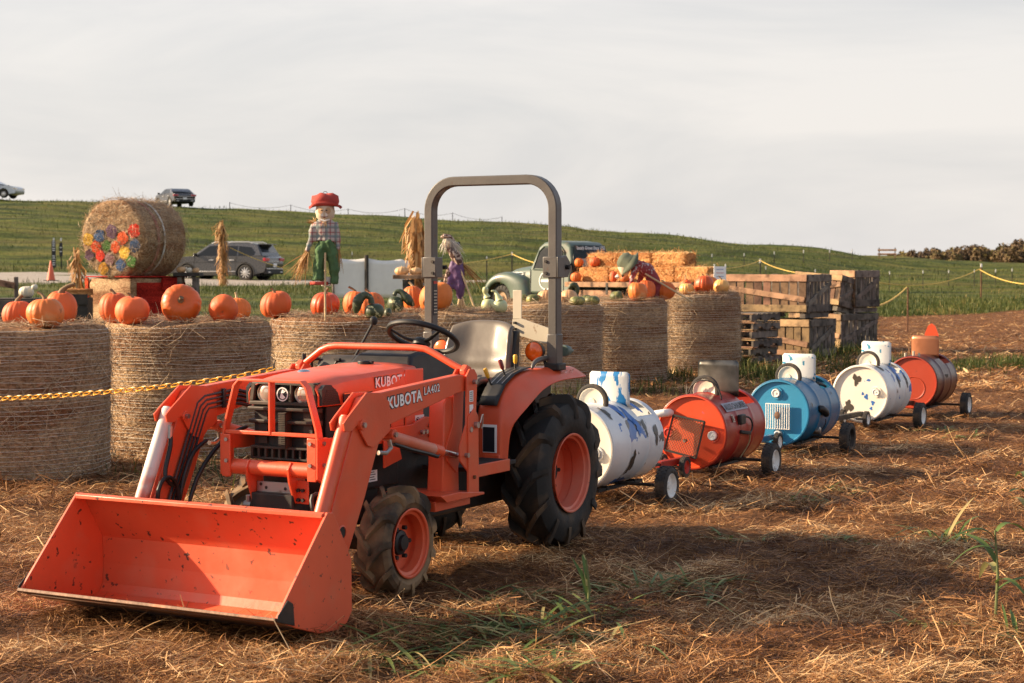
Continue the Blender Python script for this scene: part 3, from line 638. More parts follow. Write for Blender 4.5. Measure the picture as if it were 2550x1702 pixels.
# ---- loader
for sd in (1, -1):
    v0 = sd*.475; v1 = sd*.525
    arm = [(1.10, 1.03), (1.25, 1.046), (1.99, 1.0), (2.10, .985), (2.17, .90), (2.40, .42), (2.385, .30), (2.30, .265), (2.235, .30), (2.10, .53), (1.985, .76), (1.90, .845), (1.27, .955), (1.12, .965), (1.095, 1.0)]
    mb = MB(); mb.prism(arm, v0, v1); mb.build('loader_arm', M['orange'], TR, bevel=.004)
    for vv in (sd*.465, sd*.535):
        pl = [(2.285, .885), (2.245, .915), (2.101, 1.010), (1.992, 1.004), (1.911, .956), (1.905, .822), (2.045, .757), (2.093, .769), (2.141, .825), (2.175, .872), (2.225, .845), (2.275, .85)]
        mb = MB(); mb.prism(pl, vv-.005, vv+.005); mb.build('elbow_plate', M['orange'], TR, bevel=.002)
    mb = MB()
    for (u, z) in ((2.145, .868), (1.885, .803)): mb.cyl((u, sd*.455, z), (u, sd*.552, z), .024, 20)
    mb.each('pivot_boss', M['orange'], TR, bevel=.002)
    mb = MB()
    for (u, z) in ((2.145, .868), (1.885, .803), (1.14, 1.005), (1.22, .645)): mb.cyl((u, sd*.44, z), (u, sd*.562, z), .013, 6)
    mb.each('pivot_pin', M['steel'], TR)
    # bucket cylinder in front of the arm
    a = Vector((2.215, sd*.505, .900)); b = Vector((2.425, sd*.505, .47)); c = Vector((2.455, sd*.505, .40))
    if sd > 0: mat_c = M['orange']
    else: mat_c = M['cylw']
    mb = MB(); mb.cyl(a, b, .034, 20); mb.cyl(a-(b-a)*.02, a+(b-a)*.01, .03, 16); mb.build('bucket_cylinder', mat_c, TR, bevel=.003)
    MB().cyl(b, c, .017, 14).build('bucket_rod', M['chrome'], TR)
    MB().prism([(2.38, .40), (2.455, .42), (2.458, .26), (2.40, .22), (2.34, .29)], sd*.47, sd*.54).build('bucket_link', M['orange'], TR, bevel=.004)
    # lift cylinder
    a = Vector((1.87, sd*.485, .80)); b = Vector((1.37, sd*.485, .675)); c = Vector((1.22, sd*.485, .642))
    MB().cyl(a, b, .0285, 20).build('lift_cylinder', M['cylp'], TR, bevel=.002)
    MB().cyl(a+(b-a)*.86, a+(b-a)*1.01, .0305, 20).build('cylinder_gland', M['orange'], TR, bevel=.003)
    MB().cyl(b, c, .016, 14).build('lift_rod', M['chrome'], TR)
    mb = MB(); mb.tube([(1.85, sd*.495, .775), (1.84, sd*.50, .735), (1.88, sd*.50, .715), (1.93, sd*.49, .72)], .011, 8); mb.build('cylinder_fitting', M['steel'], TR)
    MB().tube([(1.80, sd*.49, .75), (1.66, sd*.50, .71), (1.50, sd*.50, .675), (1.42, sd*.50, .655), (1.40, sd*.50, .68)], .010, 8).build('hydraulic_hose', M['hose'], TR)
    # posts
    for vv in (sd*.462, sd*.538):
        mb = MB(); mb.prism([(1.10, 1.035), (1.13, 1.068), (1.175, 1.07), (1.205, 1.04), (1.21, .80), (1.275, .69), (1.272, .62), (1.18, .55), (1.15, .60), (1.125, .70)], vv-.005, vv+.005); mb.build('loader_post', M['orange'], TR, bevel=.002)
    mb = MB(); mb.prism([(1.14, .44), (1.31, .44), (1.295, .60), (1.285, .90), (1.26, .935), (1.17, .935), (1.155, .80)], sd*.37, sd*.46); mb.build('post_tower', M['orange'], TR, bevel=.006)
    mb = MB(); mb.prism([(1.205, .835), (1.145, .875), (1.105, .83), (1.10, .43), (1.205, .43)], sd*.540, sd*.552); mb.build('stand_plate', M['orange'], TR, bevel=.003)
    mb = MB(); mb.prism([(1.05, .432), (1.42, .432), (1.48, .47), (1.30, .47), (1.05, .444)], sd*.22, sd*.555); mb.box((1.27, sd*.36, .41), (.34, .28, .05)); mb.build('post_base', M['orange'], TR, bevel=.003)
    mb = MB(); mb.prism([(1.06, .81), (1.14, .82), (1.27, .79), (1.75, .785), (1.75, .725), (1.27, .71), (1.06, .68)], sd*.252, sd*.268); mb.build('side_bracket', M['orange'], TR, bevel=.002)
    mb = MB()
    for u, z in ((1.19, .745), (1.155, .745), (1.11, .775), (1.11, .725)): mb.cyl((u, sd*.268, z), (u, sd*.284, z), .012, 6)
    mb.cyl((1.18, sd*.542, .77), (1.18, sd*.556, .77), .014, 12); mb.cyl((1.14, sd*.552, .79), (1.14, sd*.572, .79), .016, 12); mb.cyl((1.155, sd*.55, .53), (1.155, sd*.562, .53), .010, 6); mb.each('bracket_bolt', M['steel'], TR)
    mb = MB(); mb.tube([(1.13, sd*.575, .80), (1.115, sd*.578, .84), (1.10, sd*.575, .84), (1.095, sd*.57, .80), (1.10, sd*.566, .77)], .004, 6); mb.build('latch_pin', M['steel'], TR)
    mb = MB(); mb.prism([(1.44, .74), (1.56, .735), (1.56, .60), (1.40, .63)], sd*.275, sd*.285); mb.build('frame_gusset', M['orange'], TR, bevel=.002)
# arch of tube between the two posts
ap = [(1.135, .500, 1.055), (1.14, .43, 1.085), (1.145, .30, 1.150), (1.148, .265, 1.163), (1.15, .20, 1.169), (1.15, -.27, 1.169), (1.148, -.32, 1.163), (1.145, -.37, 1.145), (1.135, -.50, 1.060)]
MB().tube(ap, .0175, 14).build('loader_arch', M['orange'], TR)
mb = MB()
for sd in (1, -1): mb.prism([(1.10, 1.04), (1.11, 1.075), (1.15, 1.09), (1.18, 1.065), (1.18, 1.04)], sd*.485, sd*.515)
mb.each('arch_lug', M['orange'], TR, bevel=.004)
# cross tube low between the arms
MB().cyl((2.30, -.48, .335), (2.30, .48, .335), .035, 18).build('torque_tube', M['orange'], TR)
mb = MB()
for sd in (1, -1): mb.lathe([(sd*.5, .030), (sd*.528, .034), (sd*.531, .028), (sd*.50, .022)], 24, c=(2.285, 0, .40))
mb.each('tube_end', M['orange'], TR)
mb = MB()
for sd in (1, -1): mb.lathe([(sd*.527, .0275), (sd*.5275, 0)], 24, c=(2.285, 0, .40))
mb.each('tube_bore', M['dark'], TR)
# lettering on the near arm
ud = Vector((-.292, 0, .020)).normalized()
text_mesh('arm_lettering_outline', 'KUBOTA', M['decalk'], TR, (1.908, .5262, .915), ud, (0, 0, 1), .312, .066, .066)
text_mesh('arm_lettering', 'KUBOTA', M['decalw'], TR, (1.902, .5275, .920), ud, (0, 0, 1), .300, .056, .032)
text_mesh('model_lettering_outline', 'LA402', M['decalk'], TR, (1.589, .5262, .962), ud, (0, 0, 1), .152, .046, .05)
text_mesh('model_lettering', 'LA402', M['decalw'], TR, (1.585, .5275, .966), ud, (0, 0, 1), .144, .038, .006)
# stickers
def sticker(name, c, w_, h_, m, nrm='v'):
    mb = MB(); mb.box(c, (w_, .0016, h_) if nrm == 'v' else (.0016, w_, h_)); return mb.build(name, m, TR)
sticker('warning_sticker', (1.167, .2435, .792), .085, .075, M['decalw']); sticker('sticker_band', (1.167, .245, .762), .085, .014, M['red'])
mb = MB(); mb.grid([[(1.187+r*math.cos(q), .2455, .802+r*math.sin(q)) for r in (.015, .018)] for q in np.linspace(0, 6.283, 24, endpoint=False)], cu=True); mb.beam((1.199, .2455, .813), (1.175, .2455, .791), .003, .003); mb.box((1.187, .2452, .802), (.006, .001, .020)); mb.box((1.145, .2452, .800), (.02, .001, .012)); mb.cyl((1.153, .2452, .792), (1.153, .2458, .792), .007, 10); mb.cyl((1.138, .2452, .790), (1.138, .2458, .790), .004, 8); mb.build('sticker_pictograms', M['decalk'], TR)
sticker('post_sticker', (1.165, .5445, .935), .036, .055, M['decalw']); sticker('post_sticker', (1.165, .5445, .843), .036, .10, M['decalw']); sticker('sticker_text_block', (1.165, .5458, .828), .03, .062, M['decalk'])
mb = MB()
for k in range(5): mb.box((1.165, .5458, .915+k*.010), (.026, .001, .004))
mb.build('sticker_text', M['decalk'], TR)
sticker('serial_plate', (1.545, .208, .557), .075, .055, M['decalw'])
mb = MB()
for k in range(4): mb.box((1.55+.01*(k % 2), .2095, .54+k*.012), (.05, .001, .004))
mb.build('serial_text', M['decalk'], TR)
# hydraulic pipes on the inner face of the far arm, and hoses
for i in range(4):
    o = i*.021
    MB().tube([(1.80, -.462, .968-o), (2.00-o*.5, -.462, .955-o), (2.055-o*1.0, -.462, .925-o*.9), (2.26-o*1.25, -.462, .50), (2.30-o*1.25, -.462, .40)], .0062, 8).build('hydraulic_pipe', M['pipe'], TR)
mb = MB(); mb.box((1.855, -.458, .935), (.022, .018, .095)); mb.build('pipe_clamp', M['pipe'], TR, bevel=.003)
for i in range(4):
    o = i*.021
    MB().tube([(1.80, -.462, .968-o), (1.74, -.45, .965-o), (1.66, -.40, .94-o), (1.55, -.34, .90-o*1.5), (1.45, -.28, .84-o)], .0095, 8).build('hydraulic_hose', M['hose'], TR)
    MB().cyl((1.69, -.42, .949-o), (1.64, -.39, .933-o*1.1), .013, 8).each('hose_fitting', M['steel'], TR)
hs = [[(2.245, -.47, .80), (2.25, -.46, .74), (2.30, -.45, .66), (2.33, -.44, .60), (2.29, -.44, .56), (2.235, -.44, .54)],
      [(2.38, -.44, .44), (2.39, -.43, .55), (2.34, -.43, .605), (2.27, -.43, .59), (2.235, -.43, .53), (2.235, -.43, .44)],
      [(2.24, -.43, .44), (2.20, -.43, .60), (2.13, -.43, .71), (2.00, -.43, .75)],
      [(2.20, -.41, .42), (2.15, -.40, .58), (2.04, -.38, .70), (1.92, -.36, .78), (1.80, -.34, .80)]]
for h in hs: MB().tube([tuple(Vector(h[0]).lerp(Vector(h[0]), 0))]+h[1:], .0115, 10).build('hydraulic_hose', M['hose'], TR, subd=1)
mb = MB(); mb.cyl((2.25, -.47, .77), (2.245, -.47, .83), .013, 8); mb.cyl((2.235, -.43, .40), (2.235, -.43, .47), .016, 10); mb.each('hose_fitting', M['steel'], TR)
hs = [[(2.10, .40, .80), (2.12, .41, .72), (2.16, .42, .62), (2.19, .42, .53), (2.23, .40, .46)], [(2.23, .40, .46), (2.26, .38, .43), (2.28, .36, .50), (2.26, .34, .56), (2.18, .35, .55)],
      [(2.06, .38, .62), (2.14, .38, .52), (2.20, .38, .42)]]
for h in hs: MB().tube(h, .0115, 10).build('hydraulic_hose', M['hose'], TR, subd=1)
mb = MB(); mb.cyl((2.245, .385, .43), (2.215, .395, .50), .014, 10); mb.cyl((2.10, .40, .78), (2.095, .40, .84), .014, 8); mb.each('hose_fitting', M['steel'], TR)
MB().tube([(1.05, -.55, 1.02), (1.05, -.55, 1.115)], .012, 8).build('valve_stem', M['black'], TR)
MB().tube([(1.0, -.53, 1.03), (1.02, -.53, 1.08), (1.0, -.50, 1.095), (.97, -.46, 1.07), (.95, -.43, 1.03)], .010, 8).build('hydraulic_hose', M['hose'], TR, subd=1)

# ---- bucket
BK = D.objects.new('bucket', None); COL.objects.link(BK); BK.parent = TR; BK.empty_display_size = .1
W = .68
prof = [(2.635, .538), (2.605, .530), (2.478, .325), (2.474, .20), (2.480, .105), (2.505, .065), (2.57, .048), (2.70, .058), (2.86, .108), (2.985, .150)]
MB().grid([[(u, -W, z), (u, W, z)] for u, z in prof[:3]]).build('back_plate', M['orange_worn'], BK, solid=.010, smooth=0)
MB().grid([[(u, -W, z), (u, W, z)] for u, z in prof[2:]]).build('floor_plate', M['orange_worn'], BK, solid=.010, smooth=0)
for sd in (1, -1):
    mb = MB(); mb.prism([(2.64, .545), (2.60, .540), (2.465, .325), (2.462, .10), (2.50, .055), (2.57, .036), (2.71, .046), (2.87, .098), (3.0, .150), (2.995, .165)], sd*(W+.004), sd*(W+.018)); mb.build('bucket_side', M['orange_worn'], BK, bevel=.003)
    mb = MB(); mb.prism([(3.008, .147), (3.002, .172), (2.935, .225), (2.90, .205), (2.89, .112)], sd*(W+.0185), sd*(W+.026)); mb.build('wear_plate', M['dark'], BK, bevel=.003)
M['rust'] = mat('worn_cutting_edge', (.16, .085, .05), .6, metal=.3, var=.3, vs=8, bump=.003, bs=25, col2=(.30, .12, .06), c2s=6)
mb = MB(); mb.prism([(3.02, .154), (3.012, .166), (2.90, .134), (2.88, .108), (2.90, .105)], -W-.016, W+.016); mb.build('cutting_edge', M['rust'], BK, bevel=.002)
mb = MB(); mb.prism([(2.635, .545), (2.66, .538), (2.66, .520), (2.63, .525)], -W, W); mb.build('bucket_lip', M['orange_worn'], BK, bevel=.003)
M['underside'] = mat('scraped_underside', (.09, .05, .032), .7, var=.3, vs=4, dirt=(.22, .07, .03), ds=5)
mb = MB(); mb.grid([[(u, -W+.004, z), (u, W-.004, z)] for u, z in [(2.50, .050), (2.57, .034), (2.70, .043), (2.86, .094), (2.98, .138)]]); mb.build('bucket_underside', M['underside'], BK, solid=.004)

# ---- fenders
def fender(sd):
    # path (u, z) over the wheel; inner edge, crest and drooping outer lip
    path = [(.60, .53), (.60, .66), (.595, .77), (.56, .86), (.49, .935), (.38, .985), (.25, 1.008), (.08, 1.018), (-.10, 1.016), (-.27, 1.008)]
    lip = [(.575, .53), (.572, .64), (.565, .73), (.53, .785), (.43, .845), (.32, .905), (.20, .940), (.06, .955), (-.10, .957), (-.30, .956)]
    vo = [.410, .412, .425, .455, .470, .472, .472, .470, .462, .455]; rows = []
    for i, ((u, z), (lu, lz)) in enumerate(zip(path, lip)):
        k = min(1, i/3)
        cr = .385+.0*k
        rows.append([(u-.04, sd*.235, z-.035 if i > 3 else z), (u, sd*.25, z), (u, sd*.32, z), (u, sd*(cr-.01), z), (u*.97+lu*.03, sd*(cr+.012), z-.006 if i > 3 else z), (u*.35+lu*.65, sd*(vo[i]-.018), z*.35+lz*.65), (lu, sd*vo[i], lz), (lu-.012, sd*(vo[i]+.012), lz-.004)])
    MB().grid(rows).build('fender', M['orange'], TR, solid=.006, subd=2, smooth=60)
    mb = MB(); rows = []
    for i in range(len(path)-1): pass
    inner = [(u-.035, z-.03) for u, z in path]; ring = [(u, .36 if z < .6 else .5) for u, z in path]
    mb.prism(inner+[(-.27, .62), (.25, .62), (.45, .53)], sd*.228, sd*.240); mb.build('fender_inner', M['black'], TR)
for sd in (1, -1): fender(sd)
# black lever console let into the near fender
cp = [(.585, .838), (.552, .882), (.487, .948), (.38, .995), (.27, 1.016), (.18, 1.022)]
mb = MB(); mb.grid([[(u+.006, v, z+.003) for v in (.258, .30, .345, .372)] for u, z in cp]); mb.build('control_console', M['black'], TR, solid=.003)
mb = MB()
for v0 in (.285, .318, .350): mb.grid([[(u+.010, v0+d, z+.006) for d in (-.0025, .0025)] for u, z in cp[2:5]])
mb.each('console_slot', M['steel'], TR)
for (b, t, m_) in (((.50, .285, .945), (.525, .262, 1.03), 'yellow'), ((.40, .318, .985), (.425, .298, 1.075), 'redknob'), ((.27, .31, 1.015), (.275, .312, 1.095), 'yellow')):
    b, t = Vector(b), Vector(t); lv = MB().cyl(b, t, .006, 8).build('lever', M['black'], TR)
    MB().tube([b.lerp(t, .42), b.lerp(t, .55), b.lerp(t, .95), b.lerp(t, 1.04)], [.007, .0115, .0125, .008], 10).build('lever_knob', M[m_], lv)
text_mesh('fender_lettering', 'HST', M['chrome'], TR, (-.02, .443, .978), (-1, 0, 0), (0, .45, .9), .065, .022, .02)
text_mesh('fender_lettering', 'DT', M['chrome'], TR, (-.12, .440, .978), (-1, 0, 0), (0, .45, .9), .05, .022, .02)
mb = MB(); mb.box((.603, .335, .665), (.004, .085, .15)); mb.build('fender_label', M['decalw'], TR)
mb = MB(); mb.box((.606, .33, .660), (.002, .070, .132))
mb.build('fender_label_print', M['decalk'], TR)
for k in range(6): pass
mb = MB(); mb.box((.60, .345, .555), (.012, .10, .055)); mb.build('side_reflector', M['orange'], TR, bevel=.006)
# grab handle, lamp
mb = MB(); mb.tube([(.20, .375, 1.015), (.185, .375, 1.045), (.14, .375, 1.065), (.0, .372, 1.075), (-.03, .37, 1.05), (-.03, .37, 1.02)], [.010, .012, .016, .016, .014, .012], 10); mb.build('grab_handle', M['grey'], TR, subd=1)
for sd in (1, -1):
    MB().lathe([(.012, .054), (.020, .052), (.028, .040), (.032, .02), (.033, 0)], 28, ax='x', c=(.02, sd*.300, 1.105)).build('amber_lamp', M['amber'], TR)
    MB().lathe([(.014, .056), (-.03, .05), (-.045, .02), (-.045, 0)], 28, ax='x', c=(.02, sd*.300, 1.105)).build('lamp_housing', M['black'], TR)
    MB().tube([(.01, sd*.31, 1.09), (.0, sd*.35, 1.06), (0, sd*.36, 1.02)], .010, 8).build('lamp_bracket', M['black'], TR)
# ---- seat
def seat():
    pth = [(.545, .885), (.555, .915), (.53, .945), (.45, .950), (.34, .935), (.24, .925), (.165, .945), (.125, 1.00), (.125, 1.05), (.105, 1.10), (.085, 1.17), (.065, 1.235), (.045, 1.262), (.02, 1.262), (.0, 1.24)]
    rows = []
    for i, (u, z) in enumerate(pth):
        k = i/(len(pth)-1); w_ = .215 if i < 6 else .215-.035*max(0, (k-.55)/.45)
        if i in (0, 14): w_ *= .86
        row = []
        for t in np.linspace(-1, 1, 11):
            e = abs(t)**3
            bol = .035*max(0, abs(t)-.45)/.55            # side bolsters
            if i < 6: du, dz = 0, bol*1.1
            else: du, dz = bol*1.3, 0
            if i in (7, 8): du -= .02*(1-t*t)*0
            if 9 <= i <= 11: du -= .012*(1-t*t)
            if i == 8: du += .018*(1-t*t)
            sh = .03*e if i > 10 else 0
            row.append((u+du-(.0 if i > 6 else .03*e*(i < 3)), t*w_, z+dz-sh-(.02*e if i < 6 else 0)))
        rows.append(row)
    return MB().grid(rows)
seat().build('seat', M['seat'], TR, solid=.035, subd=2, smooth=80)
mb = MB(); mb.prism([(.50, .87), (.20, .87), (.10, .93), (.085, 1.05), (.03, 1.22), (-.02, 1.22), (.0, 1.0), (.06, .88), (.15, .84), (.45, .84)], -.19, .19); mb.build('seat_pan', M['black'], TR, bevel=.02)
mb = MB(); mb.tube([(.40, -.195, .955), (.40, -.23, .96), (.36, -.24, .955)], .012, 8); mb.build('seat_belt_anchor', M['black'], TR)
# ---- roll bar
ub = -.02; hw = .405; zt = 2.072; r_ = .165; path = [(-hw, 1.03), (-hw, 1.5), (-hw, zt-r_)]+[(-hw+r_-r_*math.cos(a), zt-r_+r_*math.sin(a)) for a in np.linspace(.15, math.pi/2, 9)]
path = path+[(-v, z) for v, z in path[::-1]]; rows = []
def rect_sweep(path, u0, dv, du):
    rows = []
    for i, (v, z) in enumerate(path):
        a = Vector(path[max(i-1, 0)]); b = Vector(path[min(i+1, len(path)-1)]); t = (b-a).normalized(); n = Vector((-t.y, t.x))*dv/2
        rows.append([(u0-du/2, v-n.x, z-n.y), (u0+du/2, v-n.x, z-n.y), (u0+du/2, v+n.x, z+n.y), (u0-du/2, v+n.x, z+n.y)])
    mb = MB().grid(rows, cv=True); o = len(mb.v); mb.f += [(0, 1, 2, 3), (o-1, o-2, o-3, o-4)]; mb.mi += [0, 0]; return mb
rect_sweep(path, ub, .054, .068).build('roll_bar', M['grey'], TR, bevel=.006)
for sd in (1, -1):
    mb = MB(); mb.box((ub, sd*hw, 1.115), (.078, .064, .18)); mb.build('roll_bar_sleeve', M['grey'], TR, bevel=.006)
    mb = MB(); mb.box((ub+.037, sd*(hw-.012), 1.578), (.010, .088, .118)); mb.box((ub, sd*(hw+.036), 1.578), (.082, .010, .118)); mb.box((ub, sd*(hw-.050), 1.578), (.082, .010, .118)); mb.build('hinge_plate', M['grey'], TR, bevel=.004)
    mb = MB(); mb.prism([(ub-.03, 1.52), (ub-.03, 1.64), (ub-.09, 1.645), (ub-.135, 1.61), (ub-.145, 1.56), (ub-.11, 1.522)], sd*(hw+.012), sd*(hw+.028)); mb.build('hinge_ear', M['grey'], TR, bevel=.004)
    mb = MB(); mb.cyl((ub-.085, sd*(hw-.055), 1.578), (ub-.085, sd*(hw+.05), 1.578), .013, 10)
    for z in (1.545, 1.61): mb.cyl((ub+.04, sd*(hw-.035), z), (ub+.049, sd*(hw-.035), z), .009, 6)
    mb.tube([(ub-.085, sd*(hw+.04), 1.578), (ub-.11, sd*(hw+.05), 1.60), (ub-.13, sd*(hw+.05), 1.565)], .005, 6); mb.build('hinge_pin', M['dark'], TR)
    mb = MB(); mb.box((ub-.005, sd*hw, 1.02), (.10, .09, .04)); mb.build('roll_bar_foot', M['black'], TR, bevel=.006)
mb = MB(); mb.box((ub, -hw+.0285, 1.40), (.046, .002, .20)); mb.build('roll_bar_label', M['decalk'], TR)
mb = MB()
for k in range(8): mb.box((ub, -hw+.0300, 1.315+k*.018), (.034, .001, .006))
mb.build('label_text', M['cream'], TR)
mb = MB(); mb.box((ub, -hw+.0300, 1.49), (.04, .001, .016)); mb.build('label_band', M['red'], TR)
mb = MB(); mb.box((ub-.09, .118, 1.365), (.005, .058, .165)); mb.build('sign_bracket', M['cream'], TR, bevel=.003)
mb = MB(); mb.add([(ub-.085+d, v, z) for d in (0, .005) for v, z in ((.09, 1.28), (.15, 1.285), (.37, 1.22), (.37, 1.15), (.30, 1.145), (.09, 1.20))], [(0, 1, 2, 3, 4, 5), (11, 10, 9, 8, 7, 6)]+[(i, (i+1) % 6, 6+(i+1) % 6, 6+i) for i in range(6)]); mb.build('bracket_arm', M['cream'], TR)
mb = MB()
for z in (1.26, 1.225): mb.cyl((ub-.08, .112, z), (ub-.060, .112, z), .008, 6)
mb.each('bracket_bolt', M['dark'], TR)
M['greenlens'] = mat('work_lamp_back', (.10, .14, .12), .5)
mb = MB(); mb.lathe([(-.05, .012), (-.045, .028), (0, .034), (.01, .03), (.01, 0)], 14, ax='x', c=(ub-.10, hw+.01, 1.105)); mb.tube([(ub-.14, hw+.01, 1.105), (ub-.19, hw+.015, 1.10)], [.016, .010], 8); mb.build('work_lamp', M['greenlens'], TR)
# drawbar
mb = MB(); mb.box((-.48, 0, .30), (.5, .06, .02)); mb.box((-.40, .18, .34), (.5, .025, .05)); mb.box((-.40, -.18, .34), (.5, .025, .05)); mb.box((-.30, 0, .52), (.14, .30, .12)); mb.build('drawbar', M['dark'], TR, bevel=.004)
# ================================================================== hay bales on the row, pumpkins and gourds on them
def hay_material(name, base, hi, lo, ring=True):
    m = D.materials.new(name); m.use_nodes = True; t = m.node_tree; n = t.nodes; l = t.links.new
    b = n['Principled BSDF']; b.inputs['Roughness'].default_value = .85; b.inputs['Specular IOR Level'].default_value = .15
    tc = n.new('ShaderNodeTexCoord'); oi = n.new('ShaderNodeObjectInfo'); va = n.new('ShaderNodeVectorMath'); va.operation = 'ADD'; vm = n.new('ShaderNodeVectorMath'); vm.operation = 'SCALE'; vm.inputs[0].default_value = (17, 23, 31); l(oi.outputs['Random'], vm.inputs['Scale']); l(tc.outputs['Object'], va.inputs[0]); l(vm.outputs[0], va.inputs[1]); P0 = va.outputs[0]
    def noise(sc, st, det=6):
        mp = n.new('ShaderNodeMapping'); mp.inputs['Scale'].default_value = st; l(P0, mp.inputs[0])
        q = n.new('ShaderNodeTexNoise'); q.inputs['Scale'].default_value = sc; q.inputs['Detail'].default_value = det; q.inputs['Roughness'].default_value = .65; l(mp.outputs[0], q.inputs['Vector']); return q.outputs['Fac']
    r = n.new('ShaderNodeValToRGB'); e = r.color_ramp.elements; e.new(.5)
    for i, (p, c) in enumerate(((.32, lo), (.5, base), (.68, hi))): e[i].position = p; e[i].color = tuple(c)+(1,)
    f = noise(26, (1, 1, 2.6)); l(f, r.inputs[0])
    r2 = n.new('ShaderNodeValToRGB'); e = r2.color_ramp.elements; e[0].position = .38; e[0].color = (.60, .40, .31, 1); e[1].position = .60; e[1].color = (1.2, 1.13, 1.02, 1)
    l(noise(1.5, (.5, .5, 3.2), 4), r2.inputs[0])
    mx = n.new('ShaderNodeMix'); mx.data_type = 'RGBA'; mx.blend_type = 'MULTIPLY'; mx.inputs['Factor'].default_value = 1; l(r.outputs[0], mx.inputs['A']); l(r2.outputs[0], mx.inputs['B']); l(mx.outputs['Result'], b.inputs['Base Color'])
    bp = n.new('ShaderNodeBump'); bp.inputs['Distance'].default_value = .03; l(noise(34, (1, 1, 2.2), 8), bp.inputs['Height']); l(bp.outputs[0], b.inputs['Normal'])
    return m
M['bale'] = hay_material('hay_bale', (.41, .285, .175), (.70, .53, .36), (.15, .092, .054))
M['bale_gold'] = hay_material('straw_bale', (.58, .31, .125), (.80, .50, .24), (.30, .13, .045))
M['net'] = mat('net_wrap_twine', (.70, .64, .55), .6, var=.1)
def fuzz(name, n, pts, nrm, lmin, lmax, wd, out, matn, parent, flat=.8):
    a = RNG.normal(0, 1, (n, 3)); T = a-nrm*(a*nrm).sum(1, keepdims=True)*flat; T /= np.linalg.norm(T, axis=1, keepdims=True)
    N = np.cross(T, nrm+RNG.normal(0, .4, (n, 3))); ln = RNG.uniform(lmin, lmax, n)
    out_ = np.abs((T*nrm).sum(1))*ln*.4+out*RNG.uniform(.1, 1, n)
    return stuff(ribbons(name, pts+nrm*out_[:, None], T, N, ln, wd*RNG.uniform(.6, 1.4, n), RNG.normal(0, .10, n), matn, np.clip(RNG.beta(2.2, 2, n), 0, 1), parent))
def upright_bale(X, Y, label, R=.72, Hb=1.155, seed=0):
    rg = np.random.default_rng(100+seed); z0 = gzf(X, Y)-.02
    root = thing('hay_bale', label, 'hay bale', (X, Y, z0), rg.uniform(0, 6.28), 'round hay bales standing in a row')
    n = 72; prof = [(0, 0), (.0, R*.96), (.05, R*1.0), (.3, R*1.01), (.6, R*1.0), (.9, R*1.005), (Hb-.07, R*.995), (Hb-.025, R*.97), (Hb, R*.90), (Hb+.005, R*.5), (Hb, .0001)]
    zz = np.concatenate([np.linspace(0, Hb-.07, 15), [Hb-.045, Hb-.02, Hb-.004, Hb, Hb+.004, Hb+.004, Hb]])
    rr = np.concatenate([np.full(15, R), [R*.992, R*.975, R*.945, R*.86, R*.6, R*.3, .001]])
    ph = rg.uniform(0, 6.28, 8); rows = []
    def bulge(q, z): return 1+.012*math.sin(2*q+ph[0])+.010*math.sin(3*q+ph[1]+z*2)+.006*math.sin(7*q+ph[2]+z*5)+.006*math.sin(5*z+ph[3])+.004*math.sin(13*q+ph[4]+z*9)
    for i in range(n):
        q = 2*math.pi*i/n; rows.append([(r*bulge(q, z)*math.cos(q), r*bulge(q, z)*math.sin(q), z+(.012*math.sin(5*q+r*9+ph[5])+.01*math.sin(2*q+ph[6]) if z > Hb-.03 else 0)) for z, r in zip(zz, rr)])
    MB().grid(rows, cu=True).build('bale_body', M['bale'], root, smooth=60)
    mb = MB(); z = .03
    while z < Hb-.012:
        p1, p2 = rg.uniform(0, 6.28, 2); am = rg.uniform(.002, .007)
        rz = R if z < Hb-.07 else float(np.interp(z, zz[14:19], rr[14:19]))
        mb.tube([((rz*bulge(q, z)+.0035)*math.cos(q), (rz*bulge(q, z)+.0035)*math.sin(q), z+am*math.sin(3*q+p1)+am*.6*math.sin(8*q+p2)) for q in np.linspace(0, 2*math.pi, 72, endpoint=False)], rg.uniform(.0016, .0032), 3, closed=True)
        z += rg.uniform(.022, .042)
    stuff(mb.build('net_wrap', M['net'], root, smooth=0))
    m_ = 5200; q = rg.uniform(0, 6.28, m_); z = rg.uniform(.0, Hb-.02, m_)
    rb = np.array([R*bulge(a, b) for a, b in zip(q, z)]); nr = np.stack([np.cos(q), np.sin(q), np.zeros(m_)], -1)
    fuzz('loose_hay', m_, np.stack([rb*np.cos(q), rb*np.sin(q), z], -1), nr, .05, .26, .0030, .010, M['hay'], root)
    m_ = 1500; q = rg.uniform(0, 6.28, m_); r = R*np.sqrt(rg.uniform(0, .92, m_)); nr = np.tile([0, 0, 1.], (m_, 1))
    fuzz('top_straw', m_, np.stack([r*np.cos(q), r*np.sin(q), np.full(m_, Hb+.008)], -1), nr, .06, .26, .0036, .02, M['hay'], root, .88)
    return root, z0+Hb
BL = [('B1', 30, 13.2), ('B2', 462, 14.8), ('B3', 863, 16.4), ('B4', 1126, 18.6), ('B5', 1361, 22.2), ('B6', 1533, 24.0), ('B7', 1724, 26.2)]
BLAB = {'B1': 'upright round hay bale carrying three orange pumpkins, one badly scarred', 'B2': 'upright round hay bale carrying five pumpkins, one showing its stem end',
        'B3': 'upright round hay bale with the red-hatted scarecrow planted in it', 'B4': 'upright round hay bale with two pale long-necked gourds, behind the tractor seat',
        'B5': 'upright round hay bale with green warty gourds and ribbed tan pumpkins', 'B6': 'upright round hay bale where the green-hatted scarecrow bends over', 'B7': 'upright round hay bale beside the stacked pallets and crates'}
TOP = {}; BC = {}
